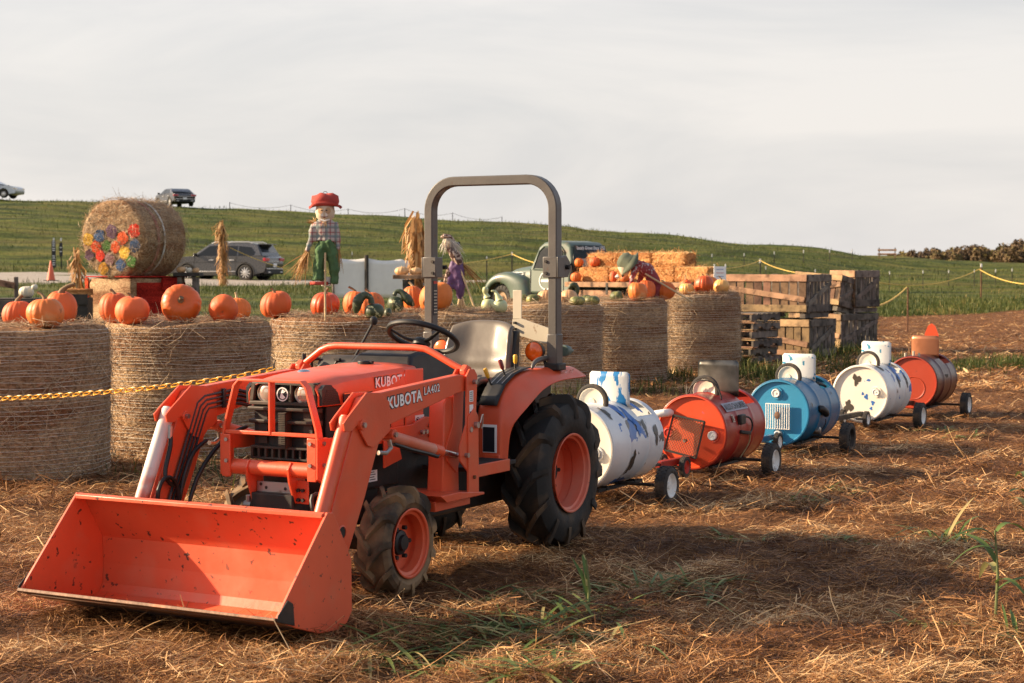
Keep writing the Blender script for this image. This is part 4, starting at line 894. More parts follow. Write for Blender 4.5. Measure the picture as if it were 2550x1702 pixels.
for i, (k, px, Y) in enumerate(BL):
    X = (px-CX)*Y/F; hb = {'B1': 1.16, 'B6': 1.165, 'B7': 1.175}.get(k, 1.13)
    _, TOP[k] = upright_bale(X, Y, BLAB[k], Hb=hb, seed=i); BC[k] = (X, Y)

M['pk'] = mat('pumpkin_skin', (.74, .165, .026), .6, var=.16, vs=5, bump=.003, bs=26, coat=0, col2=(.58, .088, .012), c2s=3.5, c2t=(.45, .75), dirt=(.30, .14, .06), ds=9, dt=(.64, .74), orand=.22)
M['pk_deep'] = mat('deep_orange_pumpkin_skin', (.64, .098, .010), .46, var=.12, vs=5, bump=.003, bs=26, coat=.08, orand=.15, col2=(.52, .075, .008), c2s=3, c2t=(.5, .75))
M['pk_pale'] = mat('pale_orange_pumpkin_skin', (.80, .43, .13), .42, var=.10, vs=5, bump=.002, bs=30, col2=(.80, .33, .08), c2s=4, c2t=(.5, .7))
M['pk_tan'] = mat('tan_ribbed_pumpkin_skin', (.62, .33, .155), .5, var=.14, vs=6, bump=.002, bs=30, col2=(.68, .42, .22), c2s=4, c2t=(.45, .7))
M['pk_scar'] = mat('scarred_pumpkin_skin', (.72, .18, .03), .5, var=.12, vs=5, bump=.003, bs=30, col2=(.60, .33, .15), c2s=5, c2t=(.53, .68), dirt=(.12, .055, .02), ds=6.5, dt=(.60, .68))
M['stem'] = mat('dry_stem', (.20, .125, .06), .75, var=.3, vs=20, bump=.003, bs=60)
M['stem_pale'] = mat('pale_stem', (.50, .40, .22), .7, var=.2, vs=20)
M['gourd_green'] = mat('speckled_green_gourd', (.045, .058, .020), .45, var=.3, vs=10, col2=(.46, .44, .22), c2s=16, c2t=(.60, .64), c2d=2)
M['gourd_neck'] = mat('dark_green_gourd_neck', (.042, .055, .024), .45, var=.3, vs=14, col2=(.20, .21, .09), c2s=28, c2t=(.62, .68))
M['gourd_pale'] = mat('pale_green_gourd', (.52, .55, .30), .4, var=.08, vs=6)
M['melon'] = mat('mottled_green_gourd', (.105, .115, .030), .5, var=.3, vs=12, bump=.004, bs=30, col2=(.38, .34, .11), c2s=13, c2t=(.5, .66))
M['gourd_white'] = mat('small_white_gourd', (.66, .60, .47), .45, var=.1)
def pumpkin_mesh(w, h, nr=14, depth=.045, rng=None, n=84):
    rng = rng or random; rows = []; ph = rng.uniform(0, 6.28); p2 = rng.uniform(0, 6.28); ra = [rng.uniform(.5, 1.4) for _ in range(nr)]; s1 = rng.uniform(-.10, .10); s2 = rng.uniform(-.06, .06); pw = rng.uniform(.72, .88)
    m = 20
    for i in range(n):
        q = 2*math.pi*i/n; s = q*nr/(2*math.pi); k = int(s) % nr; fr = s-int(s)
        rib = (abs(math.sin(math.pi*fr)))**.45
        row = []
        for j in range(m+1):
            f = -math.pi/2+math.pi*j/m
            c = math.cos(f); r = w/2*(abs(c)**pw); z = h/2*math.copysign(abs(math.sin(f))**.95, math.sin(f))
            r *= 1-depth*ra[k]*(1-rib)*min(1, c*2.2)
            dip = .10*h*math.exp(-(r/(w*.13))**2)
            z -= dip*(1 if f > 0 else -1)
            z *= 1-.05*depth*10*(1-rib)*(abs(c) < .75)*.5
            r *= 1+.028*math.sin(q+ph)+.025*math.sin(2*q+p2)+.012*math.sin(3*q+ph*2+f*2); z *= 1+.05*math.sin(q+p2)
            row.append((r*math.cos(q)+s1*z, r*math.sin(q)+s2*z, z+h/2))
        rows.append(row)
    return MB().grid(rows, cu=True)
def stem_mesh(h, r, bend, az, base):
    P = []; R = []
    for i in range(7):
        t = i/6; P.append((bend*h*t*t*math.cos(az), bend*h*t*t*math.sin(az), base+h*t*(1-.25*abs(bend)*t))); R.append(r*(1.75-1.1*t if t < .35 else 1.15-.28*t if t < .9 else 1.05))
    return MB().tube(P, R, 7)
PK = []
def pumpkin(px, py, w, h, Y, z, label, m='pk', stem=(.055, .010, .5, 0.), st='stem', tilt=None, nr=15, depth=.065, group='pumpkins set out on the hay bales', cat='pumpkin', name='pumpkin'):
    """px,py = middle of the pumpkin in the photo, w,h its size there; it stands on the surface at height z"""
    Y += DY.get(round(z, 4), 0)
    p = at(px, py, Y); k = Y/F; W_, H_ = w*k, h*k
    b = pumpkin_mesh(W_, H_, nr, depth).build(name, M[m], None, smooth=70)
    if stem:
        sh, sr, sb, sa = stem; stem_mesh(sh, sr, sb, sa, H_*.885).build('stem', M[st], b, smooth=60)
    b.location = (p.x, p.y, z-.012)
    b.rotation_euler = (0, 0, random.uniform(0, 6.28)) if not tilt else tilt
    if not tilt and stem: # keep the stem's lean as seen
        b.rotation_euler = (random.uniform(-.06, .06), random.uniform(-.06, .06), 0)
    if tilt:               # lying over: lift so that it rests on its side
        mw = Matrix.LocRotScale(None, b.rotation_euler, None); zmin = min((mw @ v.co).z for v in b.data.vertices); b.location.z = z-.012-zmin
    tag(b, label, cat, group); PK.append(b); return b
DY = {}
for k, d_ in (('B2', .7), ('B3', .74), ('B4', .9), ('B5', 1.0), ('B6', .3), ('B7', .3)): DY[round(TOP[k], 4)] = d_
t1, t2, t3, t4, t5, t6, t7 = (TOP['B%d' % i] for i in range(1, 8))
pumpkin(39, 757, 70, 66, 13.35, t1, 'smooth orange pumpkin with a curled brown stem, behind the scarred one', stem=(.075, .015, .5, 0.3))
pumpkin(111, 764, 91, 78, 12.86, t1, 'scarred dirty orange pumpkin at the front rim of its bale', 'pk_scar', stem=(.085, .011, .75, 2.8))
pumpkin(153, 750, 79, 90, 13.35, t1, 'tall orange pumpkin with a long thick stem slanting sideways', stem=(.11, .018, .95, .1), depth=.03)
pumpkin(283, 753, 73, 78, 13.95, t2, 'upright orange pumpkin with a hooked stem, half behind a rounder one', 'pk', stem=(.065, .012, -.6, 0))
pumpkin(330, 769, 86, 72, 13.6, t2, 'round smooth orange pumpkin with a thin bent stem in front of another', 'pk', stem=(.06, .010, -.7, .2), depth=.02)
pumpkin(451, 752, 100, 74, 13.9, t2, 'broad deep orange pumpkin lying on its side with the stem facing out', 'pk_deep', stem=(.045, .019, .3, 1.), tilt=(rad(68), 0, rad(10)), depth=.035)
pumpkin(549, 767, 76, 66, 13.62, t2, 'pumpkin tipped over so that its pale blossom end shows', 'pk', stem=None, tilt=(rad(-72), 0, rad(-6)), depth=.02)
pumpkin(589, 755, 70, 63, 14.2, t2, 'orange pumpkin with a pale straight stem, behind the tipped-over one', 'pk', stem=(.075, .009, -.15, 0), st='stem_pale')
pumpkin(688, 750, 77, 69, 15.45, t3, 'ribbed orange pumpkin alone beside the red-hatted scarecrow', 'pk', stem=(.065, .011, -.5, 0))
pumpkin(810, 753, 73, 64, 15.7, t3, 'deep orange pumpkin behind the scarecrow pole', 'pk_deep', stem=(.075, .013, .35, 0))
pumpkin(885, 745, 64, 66, 15.9, t3, 'orange pumpkin with left-leaning stem and dark scar on its shoulder', 'pk', stem=(.085, .012, -.8, 0))
pumpkin(921, 748, 76, 65, 15.55, t3, 'orange pumpkin with a short stem, beside the dark swan gourd', 'pk', stem=(.07, .014, -.5, 0))
pumpkin(1031, 733, 56, 66, 17.75, t4, 'tall orange pumpkin with a fanned pale stem, behind a bigger one', 'pk', stem=(.085, .013, -.5, 0), st='stem_pale')
pumpkin(1086, 739, 82, 77, 17.35, t4, 'largest orange pumpkin on its bale, behind the roll bar post', 'pk', stem=(.06, .012, .3, 0), depth=.03)
pumpkin(1359, 739, 44, 38, 21.0, t5, 'flattish tan ribbed pumpkin, half hidden by the roll bar', 'pk_tan', stem=(.04, .012, .3, 0), nr=11, depth=.09)
pumpkin(1416, 735, 43, 38, 21.1, t5, 'flattish tan ribbed pumpkin beside the green looped gourd', 'pk_tan', stem=(.04, .012, -.3, 0), nr=11, depth=.09)
pumpkin(1589, 721, 50, 48, 23.35, t6, 'warty orange pumpkin with a pale scar below the stooping scarecrow', 'pk_scar', stem=(.06, .010, -.5, 0))
pumpkin(1611, 711, 48, 52, 23.75, t6, 'orange pumpkin directly behind the warty one', 'pk', stem=(.04, .010, .3, 0))
pumpkin(1659, 714, 50, 48, 23.95, t6, 'orange pumpkin with a pale looped stem by the scarecrow pole', 'pk', stem=(.06, .011, -.9, 0), st='stem_pale')
pumpkin(1708, 700, 30, 36, 26.1, t7, 'narrow orange pumpkin with a tall pale upright stem', 'pk', stem=(.09, .008, .0, 0), st='stem_pale')
pumpkin(1711, 722, 38, 28, 25.5, t7, 'small squat pale orange pumpkin at the front of its bale', 'pk_pale', stem=(.04, .012, -.6, 0))
pumpkin(1754, 714, 49, 47, 25.6, t7, 'deep orange pumpkin with dark stem beside the pale one', 'pk_deep', stem=(.065, .010, -.5, 0))
pumpkin(1764, 703, 50, 45, 26.25, t7, 'orange pumpkin hidden behind the deep orange one, pale stem', 'pk', stem=(.06, .011, -.8, 0), st='stem_pale')
pumpkin(1795, 714, 40, 38, 25.8, t7, 'pale orange pumpkin with dark curved stem nearest the crates', 'pk_pale', stem=(.08, .009, -.6, 0))
def swan_gourd(px, py, w, h, Y, z, loop, label, m='gourd_green', mn='gourd_neck', nr=(.035, .03, .036, .030, .012)):
    Y += DY.get(round(z, 4), 0)
    p = at(px, py, Y); k = Y/F; b = pumpkin_mesh(w*k, h*k*1.05, 9, .02).build('swan_gourd', M[m], None, smooth=70); b.location = (p.x, p.y, z-.01)
    pts = [Vector(((x-px)*k, random.uniform(-.01, .01), at(x, y, Y).z-z+.01)) for x, y in loop]
    sm = []                                   # Catmull-Rom through the traced neck
    for i in range(len(pts)-1):
        a0, a1, a2, a3 = pts[max(i-1, 0)], pts[i], pts[i+1], pts[min(i+2, len(pts)-1)]
        for t in (0, .25, .5, .75): sm.append(.5*((2*a1)+(a2-a0)*t+(2*a0-5*a1+4*a2-a3)*t*t+(3*a1-a0-3*a2+a3)*t**3))
    sm.append(pts[-1]); R = list(np.interp(np.linspace(0, 1, len(sm)), np.linspace(0, 1, len(nr)), nr))
    MB().tube(sm, R, 12).build('neck', M[mn], b, smooth=70); tag(b, label, 'gourd', 'gourds set out on the hay bales'); return b
swan_gourd(932, 768, 48, 38, 15.12, t3, [(925, 756), (922, 742), (908, 736), (893, 748), (888, 768), (887, 781)], 'dark green speckled swan gourd with its neck curling down at the left', nr=(.03, .026, .034, .050, .040, .014))
swan_gourd(985, 752, 42, 40, 17.2, t4, [(982, 736), (987, 727), (1000, 728), (1012, 742), (1022, 753), (1031, 762)], 'green speckled swan gourd with a fat neck looping to the right', nr=(.022, .022, .03, .050, .045, .012))
pumpkin(966, 766, 20, 28, 15.3, t3, 'small dark green gourd tucked behind the swan gourd', 'gourd_neck', stem=None, nr=8, depth=.02, cat='gourd', name='gourd', group='gourds set out on the hay bales')
swan_gourd(1215, 751, 35, 32, 17.75, t4, [(1213, 742), (1209, 730), (1209, 720), (1210, 715)], 'pale bottle gourd with a round knob head', 'gourd_pale', 'gourd_pale', nr=(.045, .024, .034, .030, .008))
swan_gourd(1245, 758, 36, 32, 17.3, t4, [(1244, 748), (1238, 735), (1232, 726), (1224, 725)], 'pale bottle gourd with a thin hooked neck', 'gourd_pale', 'gourd_pale', nr=(.050, .024, .014, .007))
swan_gourd(1428, 730, 30, 28, 21.5, t5, [(1434, 735), (1438, 722), (1432, 710), (1422, 712), (1416, 722)], 'green looped swan gourd behind the tan ribbed pumpkins', nr=(.03, .032, .034, .03, .015))
for a, l_ in (((1305, 746, 30, 27, 21.3), 'dark mottled round gourd beside a striped lighter one, left of the roll bar'), ((1328, 745, 36, 28, 20.95), 'mottled green oval gourd with pale stripes, left of the roll bar'), ((1437, 748, 40, 23, 20.75), 'lying mottled green gourd closest to the bale rim'),
              ((1460, 731, 30, 24, 21.45), 'mottled green gourd standing behind two others'), ((1474, 742, 38, 24, 20.95), 'dented mottled green gourd, right one of the front pair'), ((1536, 732, 34, 26, 23.2), 'mottled green round gourd alone below the stooping scarecrow')):
    pumpkin(*a, t5 if a[4] < 22 else t6, l_, 'melon', stem=None, nr=9, depth=.03, cat='gourd', name='gourd', group='gourds set out on the hay bales')
# ================================================================== the barrel train
BR, BLN = .277, .41
WHB = {}
def bar_mat(name, col, **k): return mat(name, col, k.pop('rough', .38), var=.06, vs=3, coat=.15, bump=.0008, bs=30, **k)
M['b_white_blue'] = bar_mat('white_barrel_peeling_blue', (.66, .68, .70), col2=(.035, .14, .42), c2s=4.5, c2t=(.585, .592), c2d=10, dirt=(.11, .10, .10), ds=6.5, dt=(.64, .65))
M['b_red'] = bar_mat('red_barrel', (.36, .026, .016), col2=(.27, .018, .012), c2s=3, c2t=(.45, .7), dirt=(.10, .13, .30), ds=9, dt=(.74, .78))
M['b_red_face'] = bar_mat('sunlit_red_barrel_face', (.62, .068, .018), dirt=(.12, .13, .30), ds=9, dt=(.70, .76))  # front of the red barrel, sunlight painted into the colour
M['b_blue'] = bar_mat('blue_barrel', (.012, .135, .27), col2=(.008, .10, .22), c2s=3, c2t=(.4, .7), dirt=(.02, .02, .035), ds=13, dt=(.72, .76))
M['b_blue_face'] = bar_mat('sunlit_blue_barrel_face', (.035, .24, .42), dirt=(.02, .03, .045), ds=12, dt=(.72, .76))  # front of the blue barrel, painted lighter as its sunlit side
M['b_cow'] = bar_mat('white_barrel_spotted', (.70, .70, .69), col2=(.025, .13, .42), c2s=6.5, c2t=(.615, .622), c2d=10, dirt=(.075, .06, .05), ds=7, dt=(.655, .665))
M['b_cow_face'] = bar_mat('sunlit_white_barrel_face', (.78, .72, .62), col2=(.025, .13, .42), c2s=6, c2t=(.69, .70), c2d=5)  # fronts of the white barrels, warm sunlight put into the colour
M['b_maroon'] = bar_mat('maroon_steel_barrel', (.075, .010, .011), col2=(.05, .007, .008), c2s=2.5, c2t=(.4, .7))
M['b_maroon_face'] = bar_mat('worn_sunlit_red_barrel_face', (.40, .052, .022), dirt=(.07, .03, .02), ds=5, dt=(.70, .76))  # red front of the maroon drum, colour brightened as sunlit
M['b_inside'] = mat('dark_barrel_inside', (.03, .04, .05), .6)
M['panel_blue'] = bar_mat('white_panel_blue_drips', (.74, .73, .70), col2=(.02, .20, .48), c2s=7, c2t=(.50, .515), c2d=6, stretch=(1, 1.5, .5))
M['panel_flaked'] = bar_mat('white_panel_flaked', (.74, .73, .70), col2=(.03, .22, .36), c2s=17, c2t=(.60, .615), c2d=5)
M['ivory'] = mat('ivory_wheel_plastic', (.70, .64, .52), .45, var=.06)
M['spot'] = mat('dark_brown_spot', (.055, .042, .032), .5)
M['bluepatch'] = mat('blue_paint_patch', (.02, .13, .42), .45, var=.2)
M['panel_steel'] = mat('dull_sheet_steel', (.25, .23, .20), .34, metal=.85, var=.25, vs=3, dirt=(.03, .028, .026), ds=2.2, dt=(.36, .54))
M['copper'] = mat('red_metallic_panel', (.50, .20, .10), .3, metal=.7, var=.1)
def small_wheel(parent, r, w_, loc, ax, rimcol, name='wheel', knob=True, rot=0., spokes=0, fr=.62):
    e = D.objects.new(name, None); COL.objects.link(e); e.parent = parent; e.location = loc; e.rotation_euler = (0, 0, rot if ax == 'y' else math.pi/2+rot); e.empty_display_size = .05
    h = w_/2; mb = MB().lathe([(-h*.8, r*fr), (-h, r*(fr+.10)), (-h, r*(fr*.4+.58)), (-h*.75, r*.97), (-h*.3, r), (h*.3, r), (h*.75, r*.97), (h, r*(fr*.4+.58)), (h, r*(fr+.10)), (h*.8, r*fr)], 36, closed=True)
    if knob:
        for i in range(26):
            for j in (-1, 0, 1):
                q = 2*math.pi*(i+(.5 if j else 0))/26; c = Vector((r*1.0*math.cos(q), j*h*.62, r*1.0*math.sin(q)))
                mb.box(c, (r*.05, h*.42, r*.15), Matrix.Rotation(-q, 3, 'Y'))
    mb.build('tyre', M['rubber_small'], e, smooth=40)
    pr = [(h*.85, r*(fr+.02)), (h*.9, r*fr), (h*.5, r*fr*.93), (h*.25, r*fr*.84), (h*.25, r*.2), (h*.6, r*.17), (h*.62, 0)]
    mb = MB().lathe(pr, 32); mb.lathe([(-a, b) for a, b in pr], 32)
    for k in range(spokes):
        q = 2*math.pi*k/spokes; mb.beam((r*.18*math.cos(q), h*.42, r*.18*math.sin(q)), (r*.58*math.cos(q), h*.42, r*.58*math.sin(q)), .006, .012)
    mb.build('rim', M[rimcol], e, smooth=40)
    return e
def barrel_shell(R, L_, ribs=(.15, -.15), chime=.012):
    xs_ = sorted(set([-L_, -L_+.006, -L_+.02, -L_+.03, -.345, -.30, -.22, -.10, -.03, .0, .08, .25, L_-.03, L_-.02, L_-.006, L_]+[b+d for b in ribs for d in (-.018, -.010, 0, .010, .018)]))
    def rr(x):
        r = R*(.985+.015*math.cos(x/L_*1.2))
        for b in ribs:
            d = abs(x-b)
            if d < .0185: r += .006*math.cos(d/.018*math.pi/2)
        if abs(x) > L_-.021: r += .004
        if abs(x) > L_-.001: r -= .006
        return r
    n = 72; mb = MB()
    P = [[(x, rr(x)*math.cos(2*math.pi*i/n), rr(x)*math.sin(2*math.pi*i/n)) for x in xs_] for i in range(n)]
    m = len(xs_); vs = [p for r in P for p in r]; fs = []
    for i in range(n):
        a = (math.degrees(2*math.pi*(i+.5)/n)-90+180) % 360-180
        for j in range(m-1):
            xm = (xs_[j]+xs_[j+1])/2
            if abs(a) < 50 and -.345 < xm < -.10: continue
            fs.append((i*m+j, ((i+1) % n)*m+j, ((i+1) % n)*m+j+1, i*m+j+1))
    return mb.add(vs, fs)
def barrel_face(R, L_): return MB().lathe([(L_+.002, R*.985), (L_+.004, R*.955), (L_-.012, R*.945), (L_-.020, R*.93), (L_-.020, R*.6), (L_-.020, 0.0)], 64, ax='x')
def panel_mesh(w_, h_, z0, x0, fin=False):
    rows = []; n = 14
    for i in range(n+1):
        t = i/n*2-1; a = t*.65; y = w_/2*math.sin(a)/math.sin(.65); x = x0+.13*(math.cos(a)-1)
        rc = .018; d = max(0, abs(y)-(w_/2-rc)); top = h_-(rc-math.sqrt(max(0, rc*rc-d*d)))
        rows.append([(x, y, z0+top*j/6) for j in range(7)])
    return MB().grid(rows)
def car(i, wpx, label, shell, face, panel, dash=True, rimcol='white', tow='b_red', towL=.62, smalls=None, zoff=0., ph=.20, pw=.30):
    W_ = atz(wpx[0], wpx[1], 0); c = W_-lef*.475
    zt = gzf(c.x, c.y)*0
    root = thing('barrel_car', label, 'barrel car', (c.x, c.y, zt), TRZ, 'barrel cars in the train')
    zc = .352+zoff
    b = barrel_shell(BR, BLN).build('barrel', M[shell], root, loc=(0, 0, zc), solid=.006, smooth=40)
    barrel_face(BR, BLN).build('lid', M[face], b, smooth=40)
    mb = MB().lathe([(-BLN-.002, BR*.985), (-BLN+.012, BR*.95), (-BLN+.015, 0)], 48, ax='x'); mb.build('end_plate', M[shell], b, smooth=40)
    # trim round the opening, seat board inside
    MB().box((-.19, 0, -.12), (.26, .42, .02)).build('seat_board', M['wood_tan_and_lit'], b)
    if panel:
        pz = zc+BR*.86
        panel_mesh(pw, ph+BR*.14, pz, -.095).build('dash_panel', M[panel], root, solid=.004, smooth=60)
    if dash: small_wheel(root, .118, .036, (.15, 0, zc+BR+.014), 'x', 'ivory', 'dash_wheel', knob=False, spokes=6, fr=.74).rotation_euler = (0, rad(-8), math.pi/2)
    MB().cyl((0, -.45, .125), (0, .45, .125), .012, 10).build('axle', M['dark'], root)
    mb = MB()
    for y in (-.13, .13): mb.box((0, y, .09+zoff*.5), (.70, .03, .02))
    for x in (-.22, .22): mb.box((x, 0, .095+zoff*.5), (.03, .30, .03))
    mb.build('cradle', M['dark'], root)
    for sd in (1, -1): small_wheel(root, .127, .085, (0, sd*.475, .127), 'y', rimcol)
    MB().beam((.30, 0, .155), (.40+towL, 0, .17), .05, .045).build('tow_bar', M[tow], root, bevel=.003)
    MB().tube([(.38+towL, 0, .17), (.43+towL, .012, .175), (.47+towL, 0, .17)], .012, 8).build('tow_pin', M['dark'], root)
    for (x, y, rc) in smalls or []:
        small_wheel(root, .076, .042, (x, y, .125), 'y', rc, 'front_wheel'); MB().cyl((x, y*.2, .125), (x, y, .125), .008, 8).build('front_axle', M['dark'], root)
    return root, b, zc
def bung(b, y, z, r=.034, m='white', m2=None):
    MB().lathe([(BLN-.02, r*1.55), (BLN-.010, r*1.5), (BLN-.012, r*1.15), (BLN-.016, r*1.1)], 28, ax='x', c=(0, y, z)).build('bung_collar', m2 or b.data.materials[0], b)
    MB().lathe([(BLN-.018, r), (BLN+.006, r), (BLN+.010, r*.85), (BLN+.004, r*.72), (BLN+.004, r*.25), (BLN+.010, r*.2), (BLN+.010, 0)], 28, ax='x', c=(0, y, z)).build('bung', M[m], b)
def patch(b, m, q0, x0, sz, n=22, seed=0, face=False):           # an irregular flake lying on the barrel or on its lid
    rg = np.random.default_rng(seed); vs = []
    for i in range(n):
        a = 2*math.pi*i/n; rr_ = sz*(.55+.45*abs(math.sin(a*1.5+seed))+rg.uniform(-.16, .16))
        if face: vs.append((BLN-.0185, q0+rr_*math.cos(a)*.8, x0+rr_*math.sin(a)))
        else:
            q = q0+rr_*math.sin(a)/BR*1.5; R_ = BR*(.985+.015*math.cos((x0+rr_*math.cos(a)*.7)/BLN*1.2))+.0075; vs.append((x0+rr_*math.cos(a)*.7, R_*math.cos(q), R_*math.sin(q)))
    c = tuple(sum(v[k] for v in vs)/n for k in range(3))
    if not face: s_ = (BR+.0075)/math.hypot(c[1], c[2]); c = (c[0], c[1]*s_, c[2]*s_)
    MB().add(vs+[c], [(i, (i+1) % n, n) for i in range(n)]).build('paint_patch', M[m], b, smooth=60)
# 1: white with peeling blue
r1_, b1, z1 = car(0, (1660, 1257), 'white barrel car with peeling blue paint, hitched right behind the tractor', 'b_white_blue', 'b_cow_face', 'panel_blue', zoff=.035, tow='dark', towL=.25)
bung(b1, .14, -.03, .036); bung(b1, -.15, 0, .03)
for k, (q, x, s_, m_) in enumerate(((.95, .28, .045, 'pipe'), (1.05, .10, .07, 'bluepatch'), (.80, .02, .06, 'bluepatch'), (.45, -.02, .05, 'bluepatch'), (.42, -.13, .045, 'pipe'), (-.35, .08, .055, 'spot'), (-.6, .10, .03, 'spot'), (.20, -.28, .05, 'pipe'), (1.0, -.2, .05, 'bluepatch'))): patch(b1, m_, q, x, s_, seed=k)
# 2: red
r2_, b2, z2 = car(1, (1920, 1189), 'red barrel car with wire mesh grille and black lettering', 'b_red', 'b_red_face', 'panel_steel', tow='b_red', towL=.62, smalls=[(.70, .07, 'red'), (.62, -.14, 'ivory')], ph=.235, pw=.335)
bung(b2, .165, -.02, .034, 'white', M['b_red_face']); bung(b2, -.185, -.01, .034, 'red', M['b_red_face'])
g = [(.455, -.125, .125), (.455, .125, .085), (.475, .065, -.185), (.475, -.185, -.135)]
def gp(s, t):
    a = Vector(g[0]).lerp(Vector(g[1]), s); c_ = Vector(g[3]).lerp(Vector(g[2]), s); return a.lerp(c_, t)
for a, c_ in ((0, 1), (1, 2), (2, 3), (3, 0)): MB().beam(g[a], g[c_], .014, .014).build('grille_frame', M['dark'], b2)
mb = MB()
for k in range(-11, 23):
    for sg in (1, -1):
        pts = []
        for t in np.linspace(0, 1, 13):
            s_ = k/12+sg*t*.9 if sg > 0 else k/12-t*.9+.0
            if 0 <= s_ <= 1: pts.append(gp(s_, t))
        if len(pts) > 1: mb.tube([pts[0], pts[-1]], .0022, 4, cap=False)
stuff(mb.build('mesh_wire', M['rust'], b2))
MB().cyl((.44, -.03, -.06), (.475, -.03, -.06), .012, 10).build('mesh_bolt', M['steel'], b2)
MB().tube([(.37, -.17, .135), (.44, -.175, .14), (.475, -.19, .14), (.48, -.24, .13), (.48, -.285, .125)], .030, 14).build('pipe_elbow', M['white'], b2, subd=1)
MB().box((.386, -.09, .185), (.003, .075, .05)).build('face_label', M['cream'], b2)
MB().box((.386, .19, -.115), (.003, .04, .02)).build('face_label', M['white'], b2)
MB().tube([(.20, -.12, .24), (.20, -.10, .33), (.20, -.02, .385), (.20, .08, .37), (.20, .14, .31), (.20, .16, .215)], .007, 8).build('wire_hoop', M['dark'], b2, subd=1)
txt = text_mesh('barrel_lettering', 'ALLIS-CHALMERS', M['decalk'], b2, (0, 0, 0), (1, 0, 0), (0, 1, 0), .42, .052, .025)
def wrap(o, x1, q0, sgn=-1):           # lay flat lettering round the barrel: x runs to the rear, y up the side
    for v in o.data.vertices:
        X, Yv = v.co.x, v.co.y; q = q0+Yv/BR; R_ = BR+.0105; v.co = (x1-X, R_*math.cos(q), R_*math.sin(q))
txl = MB().grid([[(x, y, 0) for y in (-.012, .02, .05, .064)] for x in np.linspace(-.012, .432, 24)]).build('lettering_strip', mat('pale_blue_grey_strip', (.34, .33, .38), .5), b2)
wrap(txt, .30, .60); wrap(txl, .30, .60)
for v in txl.data.vertices: v.co.y *= .992; v.co.z *= .992
for v in txt.data.vertices: v.co.y *= 1.004; v.co.z *= 1.004
lg = MB(); 
for a in range(4): lg.box((0, 0, 0), (0, 0, 0))
em = MB().grid([[(x, y, 0) for y in (0, .055)] for x in (0, .045)]).build('emblem_plate', M['cream'], b2); wrap(em, .27, .26)
em = MB().grid([[(x, y, 0) for y in (.006, .049)] for x in (.005, .040)]).build('emblem_field', M['b_red'], b2); wrap(em, .27, .26)
for v in em.data.vertices: v.co.y *= 1.006; v.co.z *= 1.006
em = MB().grid([[(x, y, 0) for y in (.012, .043)] for x in (.012, .033)]).build('emblem_mark', M['cream'], b2); wrap(em, .27, .26)
for v in em.data.vertices: v.co.y *= 1.012; v.co.z *= 1.012
mb = MB(); mb.box((.12, .285, .085), (.10, .035, .075)); mb.build('black_box', M['black'], b2, bevel=.008)
MB().tube([(.07, .29, .10), (.02, .30, .10), (-.05, .30, .07), (-.08, .30, .02), (-.04, .30, -.03), (.06, .30, -.02), (.14, .295, -.01), (.16, .29, .0)], .008, 8).build('cord', M['black'], b2, subd=1)
MB().tube([(.0, .295, -.02), (-.06, .29, -.05), (-.08, .27, -.12), (-.06, .22, -.20), (-.05, .20, -.235)], .006, 8).build('cord', M['stem_pale'], b2, subd=1)
MB().beam((.16, .292, -.005), (-.03, .298, -.03), .022, .026).build('handset', M['dark'], b2, bevel=.006)
MB().cyl((-.40, .10, .02), (-.56, .10, .02), .012, 8).build('rear_pipe', M['rust'], b2)
# 3: blue
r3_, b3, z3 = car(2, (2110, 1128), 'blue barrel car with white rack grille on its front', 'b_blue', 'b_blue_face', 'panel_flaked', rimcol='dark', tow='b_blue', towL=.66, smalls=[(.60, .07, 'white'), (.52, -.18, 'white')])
bung(b3, -.02, .165, .036, 'white', M['b_blue_face']); bung(b3, .0, -.185, .034, 'white', M['b_blue_face'])
for k in range(11): MB().cyl((.425, -.10+k*.0205, .075), (.425, -.10+k*.0205, -.135), .0042, 6).build('rack_bar', M['white'], b3)
for z in (.075, -.135): MB().cyl((.422, -.105, z), (.422, .11, z), .0045, 6).build('rack_rail', M['white'], b3)
MB().add([(.433, 0+r*math.cos(q), -.02+1.3*r*math.sin(q)) for r, q in [(.026, a) for a in np.linspace(0, 6.283, 8, endpoint=False)]]+[(.44, 0, -.02)], [(i, (i+1) % 8, 8) for i in range(8)]).build('rack_emblem', M['rust'], b3)
MB().box((.385, .125, .135), (.003, .095, .055)).build('face_label', M['white'], b3)
mb = MB()
for k in range(2): mb.box((.3875, .125, .125+k*.02), (.001, .08, .003))
mb.each('label_line', M['red'], b3)
MB().tube([(.36, .10, .10), (.36, -.19, -.06)], .004, 6).build('wire', M['steel'], b3)
MB().tube([(.19, .272, .03), (.15, .30, .03), (.08, .31, -.01), (.04, .305, -.04)], [.030, .034, .036, .026], 12).build('handle', M['black'], b3, subd=1)
MB().lathe([(-.06, .0), (-.055, .03), (.0, .034), (.03, .032), (.034, .026), (.034, 0)], 20, ax='y', c=(.10, .235, -.165)).build('side_lamp', M['steel'], b3)
MB().tube([(.03, .29, -.06), (-.02, .28, -.12), (.02, .25, -.17), (.08, .24, -.165)], .005, 6).build('cord', M['dark'], b3, subd=1)
MB().tube([(-.16, .16, .215), (-.20, .19, .205), (-.24, .20, .19), (-.22, .17, .215), (-.17, .15, .225)], .012, 8, closed=True).build('cleat', M['black'], b3)
for k, (q, x, s_, m_) in enumerate(((.25, .33, .016, 'decalk'), (.5, -.25, .012, 'decalk'), (1.2, .30, .014, 'decalk'))): patch(b3, m_, q, x, s_, seed=60+k)
